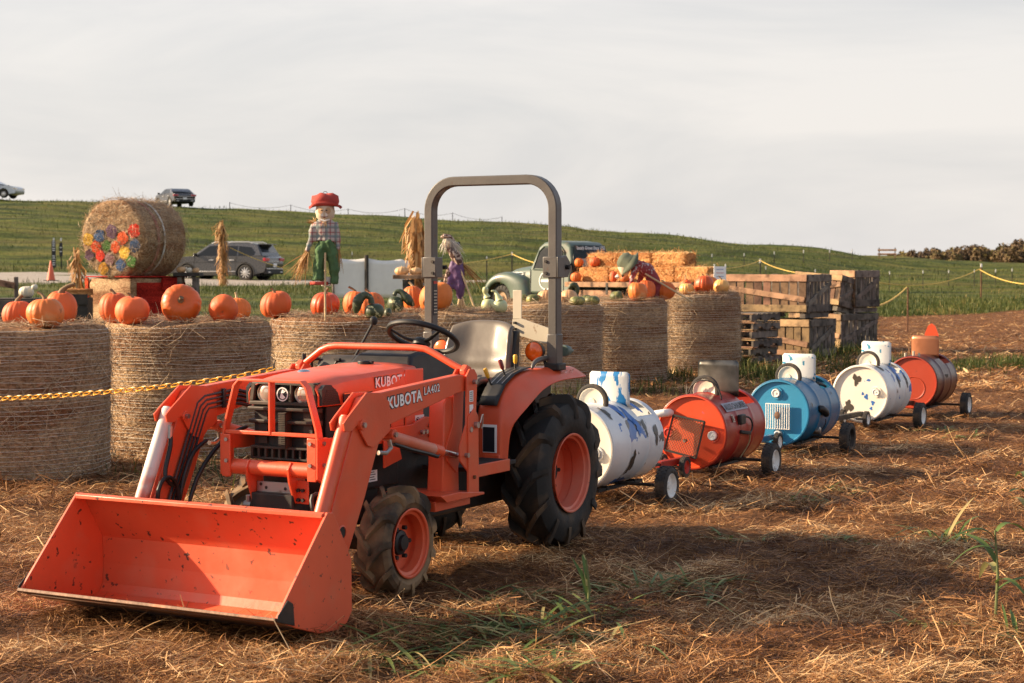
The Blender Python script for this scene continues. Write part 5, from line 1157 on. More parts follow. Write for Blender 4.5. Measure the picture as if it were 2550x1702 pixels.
# 4: white with brown spots
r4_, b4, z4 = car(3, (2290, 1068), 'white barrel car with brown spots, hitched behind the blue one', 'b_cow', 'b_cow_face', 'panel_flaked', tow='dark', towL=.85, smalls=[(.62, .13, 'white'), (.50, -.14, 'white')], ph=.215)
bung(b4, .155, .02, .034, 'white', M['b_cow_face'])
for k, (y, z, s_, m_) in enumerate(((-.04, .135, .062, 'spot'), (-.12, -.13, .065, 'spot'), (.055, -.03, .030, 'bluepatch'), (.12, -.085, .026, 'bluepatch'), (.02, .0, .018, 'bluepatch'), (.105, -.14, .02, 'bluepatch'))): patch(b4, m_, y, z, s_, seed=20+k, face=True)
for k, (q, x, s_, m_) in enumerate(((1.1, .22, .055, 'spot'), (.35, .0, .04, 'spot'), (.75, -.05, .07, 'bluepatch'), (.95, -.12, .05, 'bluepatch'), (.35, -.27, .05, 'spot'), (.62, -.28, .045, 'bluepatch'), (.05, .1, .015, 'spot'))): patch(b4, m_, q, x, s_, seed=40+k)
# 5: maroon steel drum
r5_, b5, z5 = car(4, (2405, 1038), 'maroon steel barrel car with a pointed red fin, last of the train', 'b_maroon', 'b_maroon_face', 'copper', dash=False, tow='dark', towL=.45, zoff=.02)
MB().prism([(-.10, .0), (.07, .0), (.055, .12), (.015, .21), (-.02, .21), (-.085, .10)], z5+BR, z5+BR+.01, 'z').v
fin = MB().add([(-.16+d, y, z5+BR*.9+z) for d in (0, .006) for y, z in ((-.02, 0), (.14, 0), (.135, .24), (.10, .33), (.06, .36), (.02, .33), (-.015, .24))], [tuple(range(7)), tuple(range(13, 6, -1))]+[(i, (i+1) % 7, 7+(i+1) % 7, 7+i) for i in range(7)])
fin.build('fin', M['b_red_face'], r5_)
MB().box((.02, .262, .04), (.09, .03, .07)).build('side_box', M['black'], b5, bevel=.004)
MB().lathe([(BLN-.022, .12), (BLN-.015, .118), (BLN-.018, .11)], 36, ax='x', c=(0, .02, -.06)).build('lid_ring', M['b_maroon_face'], b5)
for k, y in enumerate((-.08, .0, .05)): MB().cyl((.36-.03*k, y, BR*.96), (.36-.03*k, y, BR+.03+.02*(k == 1)), .012, 8).build('top_fitting', M['cream'], b5)
# ================================================================== behind the bale row
def gpt(x, y, dz=0.): return Vector((x, y, gzf(x, y)+dz))
M['pk_small'] = mat('small_tan_pumpkin_skin', (.60, .36, .17), .5, var=.15, vs=8)
M['redpaint'] = hay_material('red_sprayed_hay', (.42, .022, .014), (.62, .05, .03), (.16, .010, .008))
M['orangepaint'] = hay_material('orange_sprayed_hay', (.66, .09, .03), (.80, .20, .08), (.34, .04, .015))
def spot_mat(nm, c): return hay_material(nm, c, tuple(min(1, x*1.35+.12) for x in c), tuple(x*.40 for x in c))
SP = {'y': spot_mat('yellow_sprayed_hay', (.66, .42, .06)), 'b': spot_mat('blue_sprayed_hay', (.045, .10, .24)), 'p': spot_mat('purple_sprayed_hay', (.13, .075, .14)), 'r': spot_mat('bright_red_sprayed_hay', (.62, .035, .015)), 'o': spot_mat('orange_red_sprayed_hay', (.66, .09, .018)), 'g': spot_mat('green_sprayed_hay', (.06, .17, .035)), 'l': spot_mat('lilac_sprayed_hay', (.30, .19, .22))}
# ---- painted round bale lying on a painted block
al = rad(25); nf = Vector((-math.sin(al), -math.cos(al), 0)); fc = at(279, 594, 31.); Rb = .70; Lb = 1.32
pb = thing('painted_bale', 'big round hay bale on its side with colourful sprayed dots on its end', 'hay bale', (fc.x, fc.y, fc.z), math.atan2(nf.y, nf.x))
rows = []
for i in range(64):
    q = 2*math.pi*i/64; e = []
    for x, r in ((0, .001), (.006, .2), (.004, .45), (0, .62), (-.02, .675), (-.06, .70), (-.3, .705), (-.65, .70), (-1., .705), (-1.26, .70), (-1.30, .67), (-1.32, .5), (-1.32, .001)):
        r *= 1+.012*math.sin(3*q+x)+.008*math.sin(7*q+2*x); e.append((x, r*math.cos(q), r*math.sin(q)))
    rows.append(e)
MB().grid(rows, cu=True).build('bale_body', M['bale'], pb, smooth=60)
def ring(x, w_, m, nm):
    P = [[(x+dx+.012*math.sin(q*2), (Rb*1.02+.004)*math.cos(q), (Rb*1.02+.004)*math.sin(q)) for dx in np.linspace(-w_/2, w_/2, 3)] for q in np.linspace(0, 2*math.pi, 64, endpoint=False)]
    return MB().grid(P, cu=True).build(nm, m, pb, solid=.004)
M['netband'] = mat('white_net_band', (.62, .59, .54), .6, var=.15, dirt=(.35, .25, .16), ds=9, dt=(.5, .65)); M['redband'] = mat('reddish_hay_band', (.33, .13, .085), .8, var=.25, vs=10, dirt=(.38, .26, .17), ds=7, dt=(.5, .65))
ring(-.60, .05, M['netband'], 'net_band'); ring(-.42, .09, M['redband'], 'hay_band')
m_ = 3600; q = RNG.uniform(0, 6.28, m_); x = RNG.uniform(-1.3, 0, m_); nr = np.stack([np.zeros(m_), np.cos(q), np.sin(q)], -1)
fuzz('loose_hay', m_, np.stack([x, .712*np.cos(q), .712*np.sin(q)], -1), nr, .06, .3, .005, .01, M['hay'], pb)
m_ = 1100; q = RNG.uniform(0, 6.28, m_); r = .67*np.sqrt(RNG.uniform(0, 1, m_)); nr = np.tile([1., 0, 0], (m_, 1))
fuzz('end_hay', m_, np.stack([np.full(m_, .006), r*np.cos(q), r*np.sin(q)], -1), nr, .06, .25, .005, .008, M['hay'], pb, .9)
for cx_, cy_, r, c in ((740, 525, 48, 'y'), (835, 495, 48, 'b'), (938, 460, 52, 'p'), (1125, 455, 54, 'r'), (1030, 515, 50, 'o'), (1132, 578, 50, 'b'), (968, 592, 44, 'o'), (897, 580, 42, 'g'), (808, 590, 46, 'o'), (842, 662, 42, 'r'), (752, 655, 42, 'p'), (1045, 635, 48, 'y'), (922, 690, 46, 'l'), (1100, 710, 45, 'g'), (1012, 742, 45, 'b'), (868, 772, 46, 'y')):
    rr_ = ray(cx_/3.356, 440+cy_/3.356); p = EYE+rr_*(((fc-EYE).dot(nf))/rr_.dot(nf))-fc
    yy = p.dot(Vector((-nf.y, nf.x, 0))); zz = p.z; r *= 1/3.356*31/F*1.12; n = 26; k0 = random.uniform(0, 6)
    ring_ = [(.020, yy+r*(1+.09*math.sin(5*a+k0)+.07*math.sin(9*a))*math.cos(a), zz+r*(1+.09*math.sin(4*a+k0)+.06*math.sin(11*a))*math.sin(a)) for a in np.linspace(0, 2*math.pi, n, endpoint=False)]
    MB().add(ring_+[(.030, yy, zz)], [(i, (i+1) % n, n) for i in range(n)]).build('painted_dot', SP[c], pb)
gzb = gzf(fc.x, fc.y+.6); hb_ = fc.z-Rb*1.0-gzb
bc = fc-nf*.70
blk = thing('painted_block', 'square hay block sprayed red under the dotted round bale', 'hay bale', (bc.x, bc.y, gzb), math.atan2(-math.cos(rad(40)), -math.sin(rad(40))))
def rough_box(mb, c, d, n=9, amp=.015):
    ph = RNG.uniform(0, 6.28, 6); cx_, cy_, cz_ = c
    for ax in range(3):
        for sg in (-1, 1):
            P = []
            for i in range(n+1):
                r = []
                for j in range(n+1):
                    s, t = i/n*2-1, j/n*2-1; v = [0, 0, 0]; v[ax] = sg; v[(ax+1) % 3] = s; v[(ax+2) % 3] = t
                    L_ = math.sqrt(sum(abs(k)**14 for k in v))**(1/7.); v = [k/max(L_, 1e-6)**1 for k in v]
                    w_ = 1+amp*(math.sin(4*v[0]+5*v[1]+ph[0])+math.sin(6*v[2]+3*v[1]+ph[1]))
                    r.append((cx_+v[0]*d[0]/2*w_, cy_+v[1]*d[1]/2*w_, cz_+v[2]*d[2]/2*w_))
                P.append(r)
            mb.grid(P)
    return mb
rough_box(MB(), (0, 0, hb_/2), (1.30, 1.30, hb_)).build('block_hay', M['bale'], blk, smooth=50)
MB().box((-.04, .662, hb_*.47), (1.10, .03, hb_*.90)).build('red_sprayed_side', M['redpaint'], blk, bevel=.01)
MB().box((.655, -.60, hb_/2), (.03, .10, hb_*.98)).build('red_sprayed_corner', M['orangepaint'], blk, bevel=.008)
MB().box((.0, 0, hb_+.012), (1.30, 1.30, .02)).build('red_sprayed_top', M['redpaint'], blk, bevel=.006)
MB().box((-.25, .70, hb_*.90), (.45, .06, .22)).build('red_board', M['redpaint'], blk, bevel=.006)
# ---- dark shelves with small gourds
def shelf(px0, px1, py, Y, label, m='wood', post=True):
    a = at(px0, py, Y); b = at(px1, py, Y); g0 = gzf((a.x+b.x)/2, Y)
    r = thing('display_shelf', label, 'shelf', ((a.x+b.x)/2, Y, g0)); w_ = b.x-a.x; h_ = a.z-g0
    MB().box((0, 0, h_), (w_, .42, .07)).build('shelf_board', M[m], r, bevel=.006)
    for sx in (-1, 1): MB().box((sx*w_*.28, 0, h_/2-.02), (w_*.16, .34, h_-.05)).build('shelf_support', M['wood'], r, bevel=.006)
    return r, a.z+.035
M['wood_dark'] = mat('dark_old_wood', (.035, .028, .023), .8, var=.4, vs=6, bump=.004, bs=40)
_, zs = shelf(436, 502, 684, 31.6, 'dark plank shelf with small white gourds beside the dotted bale', 'wood_dark')
for (x_, w_, h_, l_, m_) in ((452, 24, 17, 'small buff gourd nearest the dotted bale on the dark shelf', 'pk_small'), (470, 17, 14, 'small round white gourd in the middle of the dark shelf', 'gourd_white'), (488, 16, 14, 'small yellowish gourd at the outer end of the dark shelf', 'pk_small')):
    pumpkin(x_, 674, w_, h_, 31.6, zs, l_, m_, stem=(.03, .006, .3, 0), nr=9, depth=.05, cat='gourd', name='small_gourd', group='small gourds on the shelves')
_, zs = shelf(980, 1150, 690, 29., 'brown plank shelf with small ribbed pumpkins before the white cloth', 'wood_tan_and_lit')
for (x_, w_, h_, l_) in ((1000, 35, 22, 'small ribbed tan pumpkin at the free end of the brown shelf'), (1036, 30, 20, 'small ribbed tan pumpkin in the middle of the brown shelf'), (1056, 18, 18, 'small warty gourd beside the roll bar on the brown shelf')):
    pumpkin(x_, 676, w_, h_, 29., zs, l_, 'pk_small', stem=(.03, .009, .2, 0), st='stem_pale', nr=10, depth=.10, name='small_pumpkin', group='small gourds on the shelves')
# ---- left edge: rail fence, crate of straw, white pumpkins, cone, two signboards
rf = thing('rail_fence', 'weathered wooden rail and post at the edge of the gravel', 'fence', gpt(-10.2, 34.5), 0)
def rel(px, py, Y, o): return at(px, py, Y)-Vector(o.location)
MB().beam(rel(-80, 690, 34.5, rf), rel(36, 712, 34.5, rf), .05, .13).build('rail', M['wood_tan_and_lit'], rf, bevel=.005)
p = rel(40, 690, 34.6, rf); MB().box((p.x, p.y, p.z/2), (.075, .075, p.z)).build('post', M['wood'], rf, bevel=.008)
p = rel(-75, 690, 34.6, rf); MB().box((p.x, p.y, p.z/2), (.075, .075, p.z)).build('post', M['wood'], rf, bevel=.008)
db = gpt(at(190, 760, 30.).x, 30.); zt_ = at(190, 728, 30.).z-db.z
cr0 = thing('straw_bin', 'low dark slatted bin topped with golden straw, left of the painted block', 'bin', db)
for k in range(4): MB().box((0, -.24, zt_*(.12+.25*k)), (.52, .02, zt_*.19)).build('slat', M['wood_dark'], cr0, bevel=.003)
MB().box((0, 0, zt_*.45), (.48, .44, zt_*.9)).build('bin_body', M['wood_dark'], cr0, bevel=.01)
rough_box(MB(), (0, 0, zt_), (.5, .46, .12)).build('straw_heap', M['bale_gold'], cr0)
wz = gpt(at(70, 745, 24.).x, 24.); 
wc = thing('display_crate', 'dark wooden crate carrying two pale pumpkins, behind the scarred pumpkin', 'crate', wz)
hz_ = at(70, 741, 24.).z-wz.z
for k in range(4): MB().box((0, -.30, hz_*(.12+.25*k)), (.9, .02, hz_*.2)).build('slat', M['wood'], wc, bevel=.003)
MB().box((0, 0, hz_*.5-.005), (.86, .56, hz_-.01)).build('crate_body', M['wood_dark'], wc, bevel=.01)
pumpkin(66, 727, 38, 30, 24., hz_+wz.z, 'pale pinkish pumpkin half hidden behind the scarred one', 'gourd_white', stem=None, group='pale pumpkins on the crate', nr=12)
pumpkin(86, 718, 16, 14, 23.9, hz_+wz.z+.115, 'small white gourd perched beside the pale pinkish pumpkin', 'gourd_white', stem=None, group='pale pumpkins on the crate', nr=9)
cp_ = hit(127, 700); k = 51*cp_.y/F
cone = thing('traffic_cone', 'orange traffic cone standing on the gravel road', 'traffic cone', cp_)
MB().lathe([(.02, k*.21), (k*.5, k*.12), (k*.97, k*.035), (k, k*.02), (k, 0)], 24, ax='z').build('cone_body', mat('faded_cone_orange', (.66, .12, .05), .5, var=.12), cone, smooth=40)
MB().box((0, 0, .012), (k*.62, k*.62, .03)).build('cone_base', M['dark'], cone, bevel=.006)
for px, y0, y1, w_, lab, rows_ in ((134.5, 600, 667, 10, 'tall narrow dark signboard with rows of white lettering beyond the gravel', (603, 608, 613, 619, 624, 638, 643, 649, 655, 660)), (152.5, 606, 638, 8, 'short dark signboard on a thin stake beyond the gravel', (617, 627))):
    b_ = hit(px, 671); k = b_.y/F; s_ = thing('signboard', lab, 'sign', b_); zz = lambda y: at(px, y, b_.y).z-b_.z
    MB().box((0, -.02, (zz(y0)+zz(y1))/2), (w_*k, .03, zz(y0)-zz(y1))).build('board', M['decalk'], s_)
    MB().box((0, .02, zz(y0-2)/2), (.05, .04, zz(y0-2))).build('stake', M['dark'], s_)
    MB().box((0, .0, zz(597)), (.06, .05, .16)).build('stake_tip', M['white'], s_)
    for y in rows_: MB().box((0, -.037, zz(y)), (w_*k*.66, .004, k*2.2)).build('print_row', M['white'], s_)
# ---- cars
M['suv'] = mat('dark_silver_car_paint', (.075, .072, .072), .26, metal=.5, var=.05, coat=.6); M['carblack'] = mat('black_car_paint', (.025, .022, .024), .25, coat=.7); M['carsilver'] = mat('silver_car_paint', (.42, .45, .48), .28, metal=.5, coat=.6)
M['carglass'] = mat('car_window', (.012, .013, .014), .08, var=.1, spec=.35); M['tail'] = mat('tail_lamp', (.42, .015, .02), .15, coat=.5); M['trim'] = mat('dark_car_trim', (.018, .017, .017), .6); M['alloy'] = mat('alloy_rim', (.62, .60, .58), .3, metal=.7)
def arch(cx_, r, n=10): return [(cx_+r*math.cos(a), .36+r*math.sin(a)) for a in np.linspace(-.35, math.pi+.35, n)]
def side_loft(poly, wf):                    # closed side outline with a half-width that depends on height and length
    n = len(poly); vs = [(x, sd*wf(x, z), z) for sd in (1, -1) for x, z in poly]
    return MB().add(vs, [tuple(range(n)), tuple(range(2*n-1, n-1, -1))]+[(i, (i+1) % n, n+(i+1) % n, n+i) for i in range(n)])
def vehicle(label, loc, rz, paint, L_, hoodz, belt, roof, cab, glass, wheel_r, wb, name='car', suv=True, detail=True):
    r = thing(name, label, 'car', loc, rz); f = L_/2; wh = .96
    bodyp = [(f-.06, .34), (f, .50), (f-.03, .80), (f-.18, hoodz-.10), (f-.5, hoodz)]+[(cab[0], belt+.02)]+[(cab[3], belt+.02), (-f+.05, belt-.06), (-f, belt-.30), (-f+.02, .62), (-f+.10, .40)]+[(-wb/2-.46, .30)]+arch(-wb/2, wheel_r+.06)[::-1]+[(-wb/2+.5, .26), (wb/2-.5, .26)]+arch(wb/2, wheel_r+.06)[::-1]+[(wb/2+.46, .30)]
    def wf(x, z): return wh*(1-.10*max(0, (abs(x)-f*.72)/(f*.28))**2)*(1-.05*max(0, (.55-z)))
    side_loft(bodyp, wf).build('body', paint, r, bevel=.045, seg=3, smooth=40)
    cabp = [(cab[0], belt), (cab[1], roof-.05), (cab[1]-.4, roof), (cab[2]+.4, roof-.01), (cab[2], roof-.07), (cab[3], belt)]
    def wg(x, z): return .93-.20*(z-belt)/(roof-belt)
    side_loft(cabp, wg).build('cabin', paint, r, bevel=.05, seg=3, smooth=40)
    for sd in (1, -1):
        for g in glass:
            vs = [(x, sd*(wg(x, z)+.012), z) for x, z in g]; n = len(g)
            MB().add(vs+[(x, y-sd*.03, z) for x, y, z in vs], [tuple(range(n)), tuple(range(2*n-1, n-1, -1))]+[(i, (i+1) % n, n+(i+1) % n, n+i) for i in range(n)]).build('side_window', M['carglass'], r)
    def across(x0, z0, x1, z1, m, nm, off, k=.90):
        d = Vector((x1-x0, z1-z0)).normalized(); nn = Vector((d.y, -d.x))*off
        vs = [(x+nn.x, sd*wg(x, z)*k, z+nn.y) for x, z in ((x0, z0), (x1, z1)) for sd in (1, -1)]
        MB().add(vs, [(0, 1, 3, 2)]).build(nm, m, r, solid=.02)
    across(cab[2]-.04, roof-.12, cab[3]+.03, belt+.05, M['carglass'], 'rear_window', -.012); across(cab[0]-.05, belt+.05, cab[1]+.03, roof-.10, M['carglass'], 'windscreen', -.012)
    for x in (wb/2, -wb/2):
        for sd in (1, -1):
            w_ = D.objects.new('wheel', None); COL.objects.link(w_); w_.parent = r; w_.location = (x, sd*(wh-.11), wheel_r); w_.empty_display_size = .1
            MB().lathe([(-.11, wheel_r*.66), (-.12, wheel_r*.8), (-.10, wheel_r*.97), (-.05, wheel_r), (.05, wheel_r), (.10, wheel_r*.97), (.12, wheel_r*.8), (.11, wheel_r*.66)], 32, closed=True).build('tyre', M['rubber'], w_)
            mb = MB().lathe([(sd*.10, wheel_r*.68), (sd*.06, wheel_r*.64), (sd*.0, wheel_r*.62)], 32)
            for i in range(10):
                a = 2*math.pi*i/10; mb.beam((.05*math.cos(a), sd*.10, .05*math.sin(a)), (wheel_r*.64*math.cos(a+.18), sd*.09, wheel_r*.64*math.sin(a+.18)), .05, .018, up=(0, 1, 0))
            mb.lathe([(sd*.11, .07), (sd*.115, .03), (sd*.115, 0)], 16); mb.build('rim', M['alloy'], w_)
            MB().lathe([(sd*.02, wheel_r*.63), (sd*.02, 0)], 24).build('brake_disc', M['dark'], w_)
    for sd in (1, -1):
        MB().box((-f+.05, sd*(wh-.22), belt-.14), (.14, .42, .15)).build('tail_lamp', M['tail'], r, bevel=.02)
        MB().box((f-.10, sd*(wh-.25), hoodz-.22), (.16, .4, .13)).build('headlamp', M['glass'], r, bevel=.02)
        if detail:
            MB().box((cab[0]-.28, sd*(wh+.10), belt+.08), (.12, .20, .15)).build('mirror', M['trim'], r, bevel=.03)
            for x in (cab[0]-1.05, cab[0]-2.1): MB().box((x, sd*(wh+.005), belt-.16), (.24, .03, .045)).build('door_handle', M['alloy'], r, bevel=.01)
            for x in (cab[0]-.16, cab[0]-1.25, cab[0]-2.28): MB().box((x, sd*(wh-.001), (belt+.45)/2), (.014, .012, belt-.48)).build('door_gap', M['trim'], r)
            MB().box((0, sd*(wh-.002), belt-.26), (L_*.62, .016, .018)).build('crease_line', M['trim'], r)
            MB().box((0, sd*(wh-.035), .33), (wb-.9, .12, .16)).build('sill', M['trim'], r, bevel=.02); MB().box((0, sd*(wh+.002), .44), (wb-.95, .05, .035)).build('sill_trim', M['alloy'], r, bevel=.006)
            if suv: MB().tube([(cab[1]-.1, sd*.70, roof-.02), (cab[1]-.3, sd*.70, roof+.05), (cab[2]+.5, sd*.70, roof+.05), (cab[2]+.3, sd*.70, roof-.02)], .022, 8).build('roof_rail', M['alloy'], r)
            for x in (wb/2, -wb/2): MB().tube([(x+(wheel_r+.075)*math.cos(a), sd*(wh-.015), .36+(wheel_r+.075)*math.sin(a)) for a in np.linspace(-.2, math.pi+.2, 14)], .035, 6).build('arch_trim', M['trim'], r)
    if detail:
        MB().box((-f+.06, 0, .42), (.16, 1.7, .22)).build('rear_bumper', M['trim'], r, bevel=.04); MB().box((-f-.005, 0, .56), (.05, 1.6, .05)).build('bumper_trim', M['alloy'], r, bevel=.01); MB().box((-f-.005, 0, belt-.22), (.05, 1.3, .03)).build('tailgate_trim', M['alloy'], r, bevel=.008)
        for sd in (1, -1): MB().box((-f-.02, sd*.6, .40), (.06, .22, .07)).build('exhaust_tip', M['alloy'], r, bevel=.02)
        if suv: MB().box((cab[2]-.10, 0, roof-.06), (.30, 1.35, .04)).build('spoiler', M['suv'], r, bevel=.012)
    MB().box((-f-.01, 0, belt-.40), (.03, .32, .17)).build('number_plate', M['decalw'], r, bevel=.006)
    return r
bt = rad(19); p = hit(612, 699); p.z = gzf(p.x, p.y)
hd = Vector((-math.cos(bt), math.sin(bt), 0)); lf_ = Vector((-hd.y, hd.x, 0)); wpos = p-hd*(-1.5)-lf_*.9
suv = vehicle('dark silver sport utility car parked by the gravel road, seen from behind', (wpos.x, wpos.y, gzf(p.x, p.y)-.03), math.atan2(hd.y, hd.x), M['suv'], 5.04, 1.08, 1.12, 1.74, (1.28, .42, -2.05, -2.36),
        [[(1.0, 1.16), (.38, 1.60), (-.05, 1.62), (-.05, 1.16)], [(-.13, 1.16), (-.13, 1.62), (-1.05, 1.60), (-1.05, 1.16)], [(-1.12, 1.16), (-1.12, 1.60), (-1.75, 1.54), (-1.98, 1.30), (-1.9, 1.18)]], .385, 2.98, 'suv_car')
p = Vector(at(436, 514, 140.)); 
v2 = vehicle('dark sedan standing on the crest of the grassy hill', (p.x, p.y, gzf(p.x, p.y)-.02), math.atan2(.92, -.55), M['carblack'], 4.6, .98, .98, 1.44, (1.15, .35, -1.3, -1.95), [[(.9, 1.0), (.28, 1.36), (-.1, 1.38), (-.1, 1.0)], [(-.18, 1.0), (-.18, 1.38), (-.9, 1.34), (-1.35, 1.05)]], .33, 2.7, suv=False)
p = Vector(at(-18, 500, 140.))
v3 = vehicle('silver sedan on the hill crest at the edge of the view', (p.x, p.y, gzf(p.x, p.y)-.02), rad(-8), M['carsilver'], 4.7, .98, .98, 1.44, (1.15, .35, -1.3, -1.95), [[(.9, 1.0), (.28, 1.36), (-.1, 1.38), (-.1, 1.0)], [(-.18, 1.0), (-.18, 1.38), (-.9, 1.34), (-1.35, 1.05)]], .33, 2.7, suv=False)
# ================================================================== old truck with straw bales
M['truckgreen'] = mat('old_truck_green', (.080, .112, .084), .45, var=.10, vs=2.5, coat=.2, dirt=(.17, .10, .065), ds=2.4, dt=(.56, .72))
M['truckdark'] = mat('dark_green_cab', (.010, .015, .014), .4, var=.2, vs=3, dirt=(.10, .055, .04), ds=3, dt=(.60, .72))
tb = rad(42); th = Vector((-math.cos(tb), math.sin(tb), 0)); tp = Vector((1.95, 43., 0)); tg = gzf(1.9, 42)-.05
TK = thing('old_truck', 'old green flatbed truck loaded with straw bales and pumpkins', 'truck', (tp.x, tp.y, tg), math.atan2(th.y, th.x))
# cab: side outline, narrowing to the roof
cabo = [(0, .55), (0, 1.0), (-.02, 1.42), (.06, 1.74), (.22, 1.84), (.60, 1.88), (.95, 1.84), (1.10, 1.72), (1.30, 1.22), (1.36, 1.10), (1.36, .55)]
def wcab(x, z): return .78 if z < 1.1 else .78-.13*((z-1.1)/.78)**1.6
side_loft(cabo, wcab).build('cab', M['truckgreen'], TK, bevel=.07, seg=3, smooth=45)
MB().add([(-.035+.0*z-.0, sd*(wcab(0, z)-.05), z) for z in (.95, 1.42) for sd in (1, -1)]+[(.05, sd*.60, 1.76) for sd in (1, -1)], [(0, 1, 3, 2), (2, 3, 5, 4)]).build('cab_back', M['truckdark'], TK, solid=.02)
MB().box((-.042, 0, 1.30), (.012, .78, .26)).build('rear_window', mat('old_window_glass', (.42, .40, .36), .12, metal=.3), TK, bevel=.003)
text_mesh('cab_lettering', 'Locally Grown Since 1755', M['decalw'], TK, (-.022, .56, 1.625), (0, -1, 0), (.15, 0, 1), 1.10, .115, .022, lift=.012, shear=.25)
for g in ([(.30, 1.18), (.28, 1.58), (.40, 1.70), (.90, 1.70), (1.02, 1.60), (1.16, 1.20)],):
    n = len(g)
    for sd in (1, -1):
        vs = [(x, sd*(wcab(x, z)+.010), z) for x, z in g]; MB().add(vs+[(x, y-sd*.03, z) for x, y, z in vs], [tuple(range(n)), tuple(range(2*n-1, n-1, -1))]+[(i, (i+1) % n, n+(i+1) % n, n+i) for i in range(n)]).build('side_window', M['carglass'], TK)
        fr = [(x+(x-.72)*.10, (z-1.45)*1.14+1.45) for x, z in g]; MB().tube([(x, sd*(wcab(x, z)+.008), z) for x, z in fr], .018, 6, closed=True).build('window_frame', M['truckgreen'], TK)
for sd in (1, -1):
    for x in (.22, 1.30): MB().box((x, sd*.783, .86), (.012, .012, .62)).build('door_gap', M['trim'], TK)
    MB().tube([(.36, sd*.80, 1.04), (.36, sd*.83, 1.04), (.46, sd*.83, 1.04)], .012, 6).build('door_handle', M['alloy'], TK)
    mb = MB(); mb.grid([[(.78+r*math.cos(q), sd*.792, .88+r*math.sin(q)) for r in (.20, .225)] for q in np.linspace(0, 6.283, 40, endpoint=False)], cu=True); mb.build('door_emblem', M['decalw'], TK)
    MB().box((.78, sd*.793, .88), (.32, .003, .06)).build('door_lettering', M['decalw'], TK)
    # front fender: rounded outer panel with a low wheel opening and a long trailing skirt
    out = [(2.86, .46), (2.84, .68), (2.72, .90), (2.50, 1.05), (2.20, 1.11), (1.90, 1.09), (1.62, 1.0), (1.42, .86), (1.32, .66), (1.30, .46)]; hc_ = (2.32, .44); rows = []; m_ = 22
    for i in range(m_+1):
        t = i/m_*(len(out)-1); k_ = min(int(t), len(out)-2); f_ = t-k_; px_, pz_ = out[k_][0]*(1-f_)+out[k_+1][0]*f_, out[k_][1]*(1-f_)+out[k_+1][1]*f_
        a = -.05+(math.pi+.1)*i/m_; hx, hz = hc_[0]+.40*math.cos(a), hc_[1]+.40*math.sin(a)
        def L2(s_): return px_+(hx-px_)*s_, pz_+(hz-pz_)*s_
        rows.append([(px_, sd*.40, pz_-.05), (px_, sd*.62, pz_), (L2(.06)[0], sd*.78, L2(.06)[1]), (L2(.22)[0], sd*.865, L2(.22)[1]), (L2(.6)[0], sd*.89, L2(.6)[1]), (L2(.96)[0], sd*.875, L2(.96)[1]), (hx, sd*.84, hz)])
    MB().grid(rows).build('fender', M['truckgreen'], TK, solid=.012, subd=1, smooth=80)
    MB().box((.75, sd*.80, .46), (1.3, .24, .05)).build('running_board', M['trim'], TK, bevel=.01)
# hood
rows = []
for x, w_, zt in ((1.30, .60, 1.27), (1.7, .52, 1.25), (2.2, .40, 1.20), (2.5, .32, 1.12), (2.60, .30, 1.0)):
    rows.append([(x, w_, .62), (x, w_, zt-.20), (x, w_*.86, zt-.06), (x, w_*.45, zt), (x, 0, zt+.02), (x, -w_*.45, zt), (x, -w_*.86, zt-.06), (x, -w_, zt-.20), (x, -w_, .62)])
MB().grid(rows).build('hood', M['truckgreen'], TK, solid=.012, subd=1, smooth=80)
MB().box((2.60, 0, .80), (.05, .56, .42)).build('radiator_grille', M['trim'], TK, bevel=.02)
for sd in (1, -1):
    for k in range(3): MB().box((1.98, sd*.47, 1.0+k*.045), (.46, .03, .014), Matrix.Rotation(-sd*.17, 3, 'Z')).build('hood_louver', M['decalw'], TK)
    MB().lathe([(0, .10), (.03, .09), (.04, 0)], 20, ax='x', c=(2.62, sd*.55, .82)).build('headlamp', M['glass'], TK)
MB().box((2.92, 0, .46), (.06, 1.6, .14)).build('bumper', M['trim'], TK, bevel=.02)
def truck_wheel(x, y, R_=.40, dual=False):
    w_ = D.objects.new('wheel', None); COL.objects.link(w_); w_.parent = TK; w_.location = (x, y, R_); w_.empty_display_size = .1; sg = 1 if y > 0 else -1
    lug_tyre(R_, .20, R_*.52, 18, .25, .02, .035).build('tyre', [M['rubber'], M['lug']], w_)
    MB().lathe([(sg*.10, R_*.54), (sg*.06, R_*.50), (sg*.04, R_*.3), (sg*.09, R_*.22), (sg*.10, 0)], 28).build('rim', mat('rusty_cream_rim', (.42, .28, .17), .6, dirt=(.2, .07, .03), ds=9), w_)
for x, y in ((2.32, .68), (2.32, -.68), (-2.0, .74), (-2.0, -.74)): truck_wheel(x, y)
# flat bed
for k in range(9): MB().box((-1.95, -.96+k*.24, .835), (3.7, .225, .04)).build('bed_plank', M['wood_tan_and_lit'], TK, bevel=.004)
for sd in (1, -1):
    MB().box((-1.95, sd*1.06, .80), (3.74, .05, .12)).build('bed_rail', M['wood_tan_and_lit'], TK, bevel=.006)
    MB().box((-1.7, sd*.40, .62), (3.9, .08, .16)).build('frame_rail', M['dark'], TK)
    for k in range(4): MB().box((-.45-k*.95, sd*1.085, .70), (.06, .02, .28)).build('stake_pocket', M['dark'], TK)
    MB().box((-1.0, sd*.98, .52), (1.1, .05, .28)).build('side_board', M['wood_tan_and_lit'], TK, bevel=.006); MB().box((-3.0, sd*.98, .52), (.9, .05, .28)).build('side_board', M['wood_tan_and_lit'], TK, bevel=.006)
for k in range(5): MB().box((-.3-k*.8, 0, .76), (.09, 2.05, .09)).build('cross_beam', M['dark'], TK)
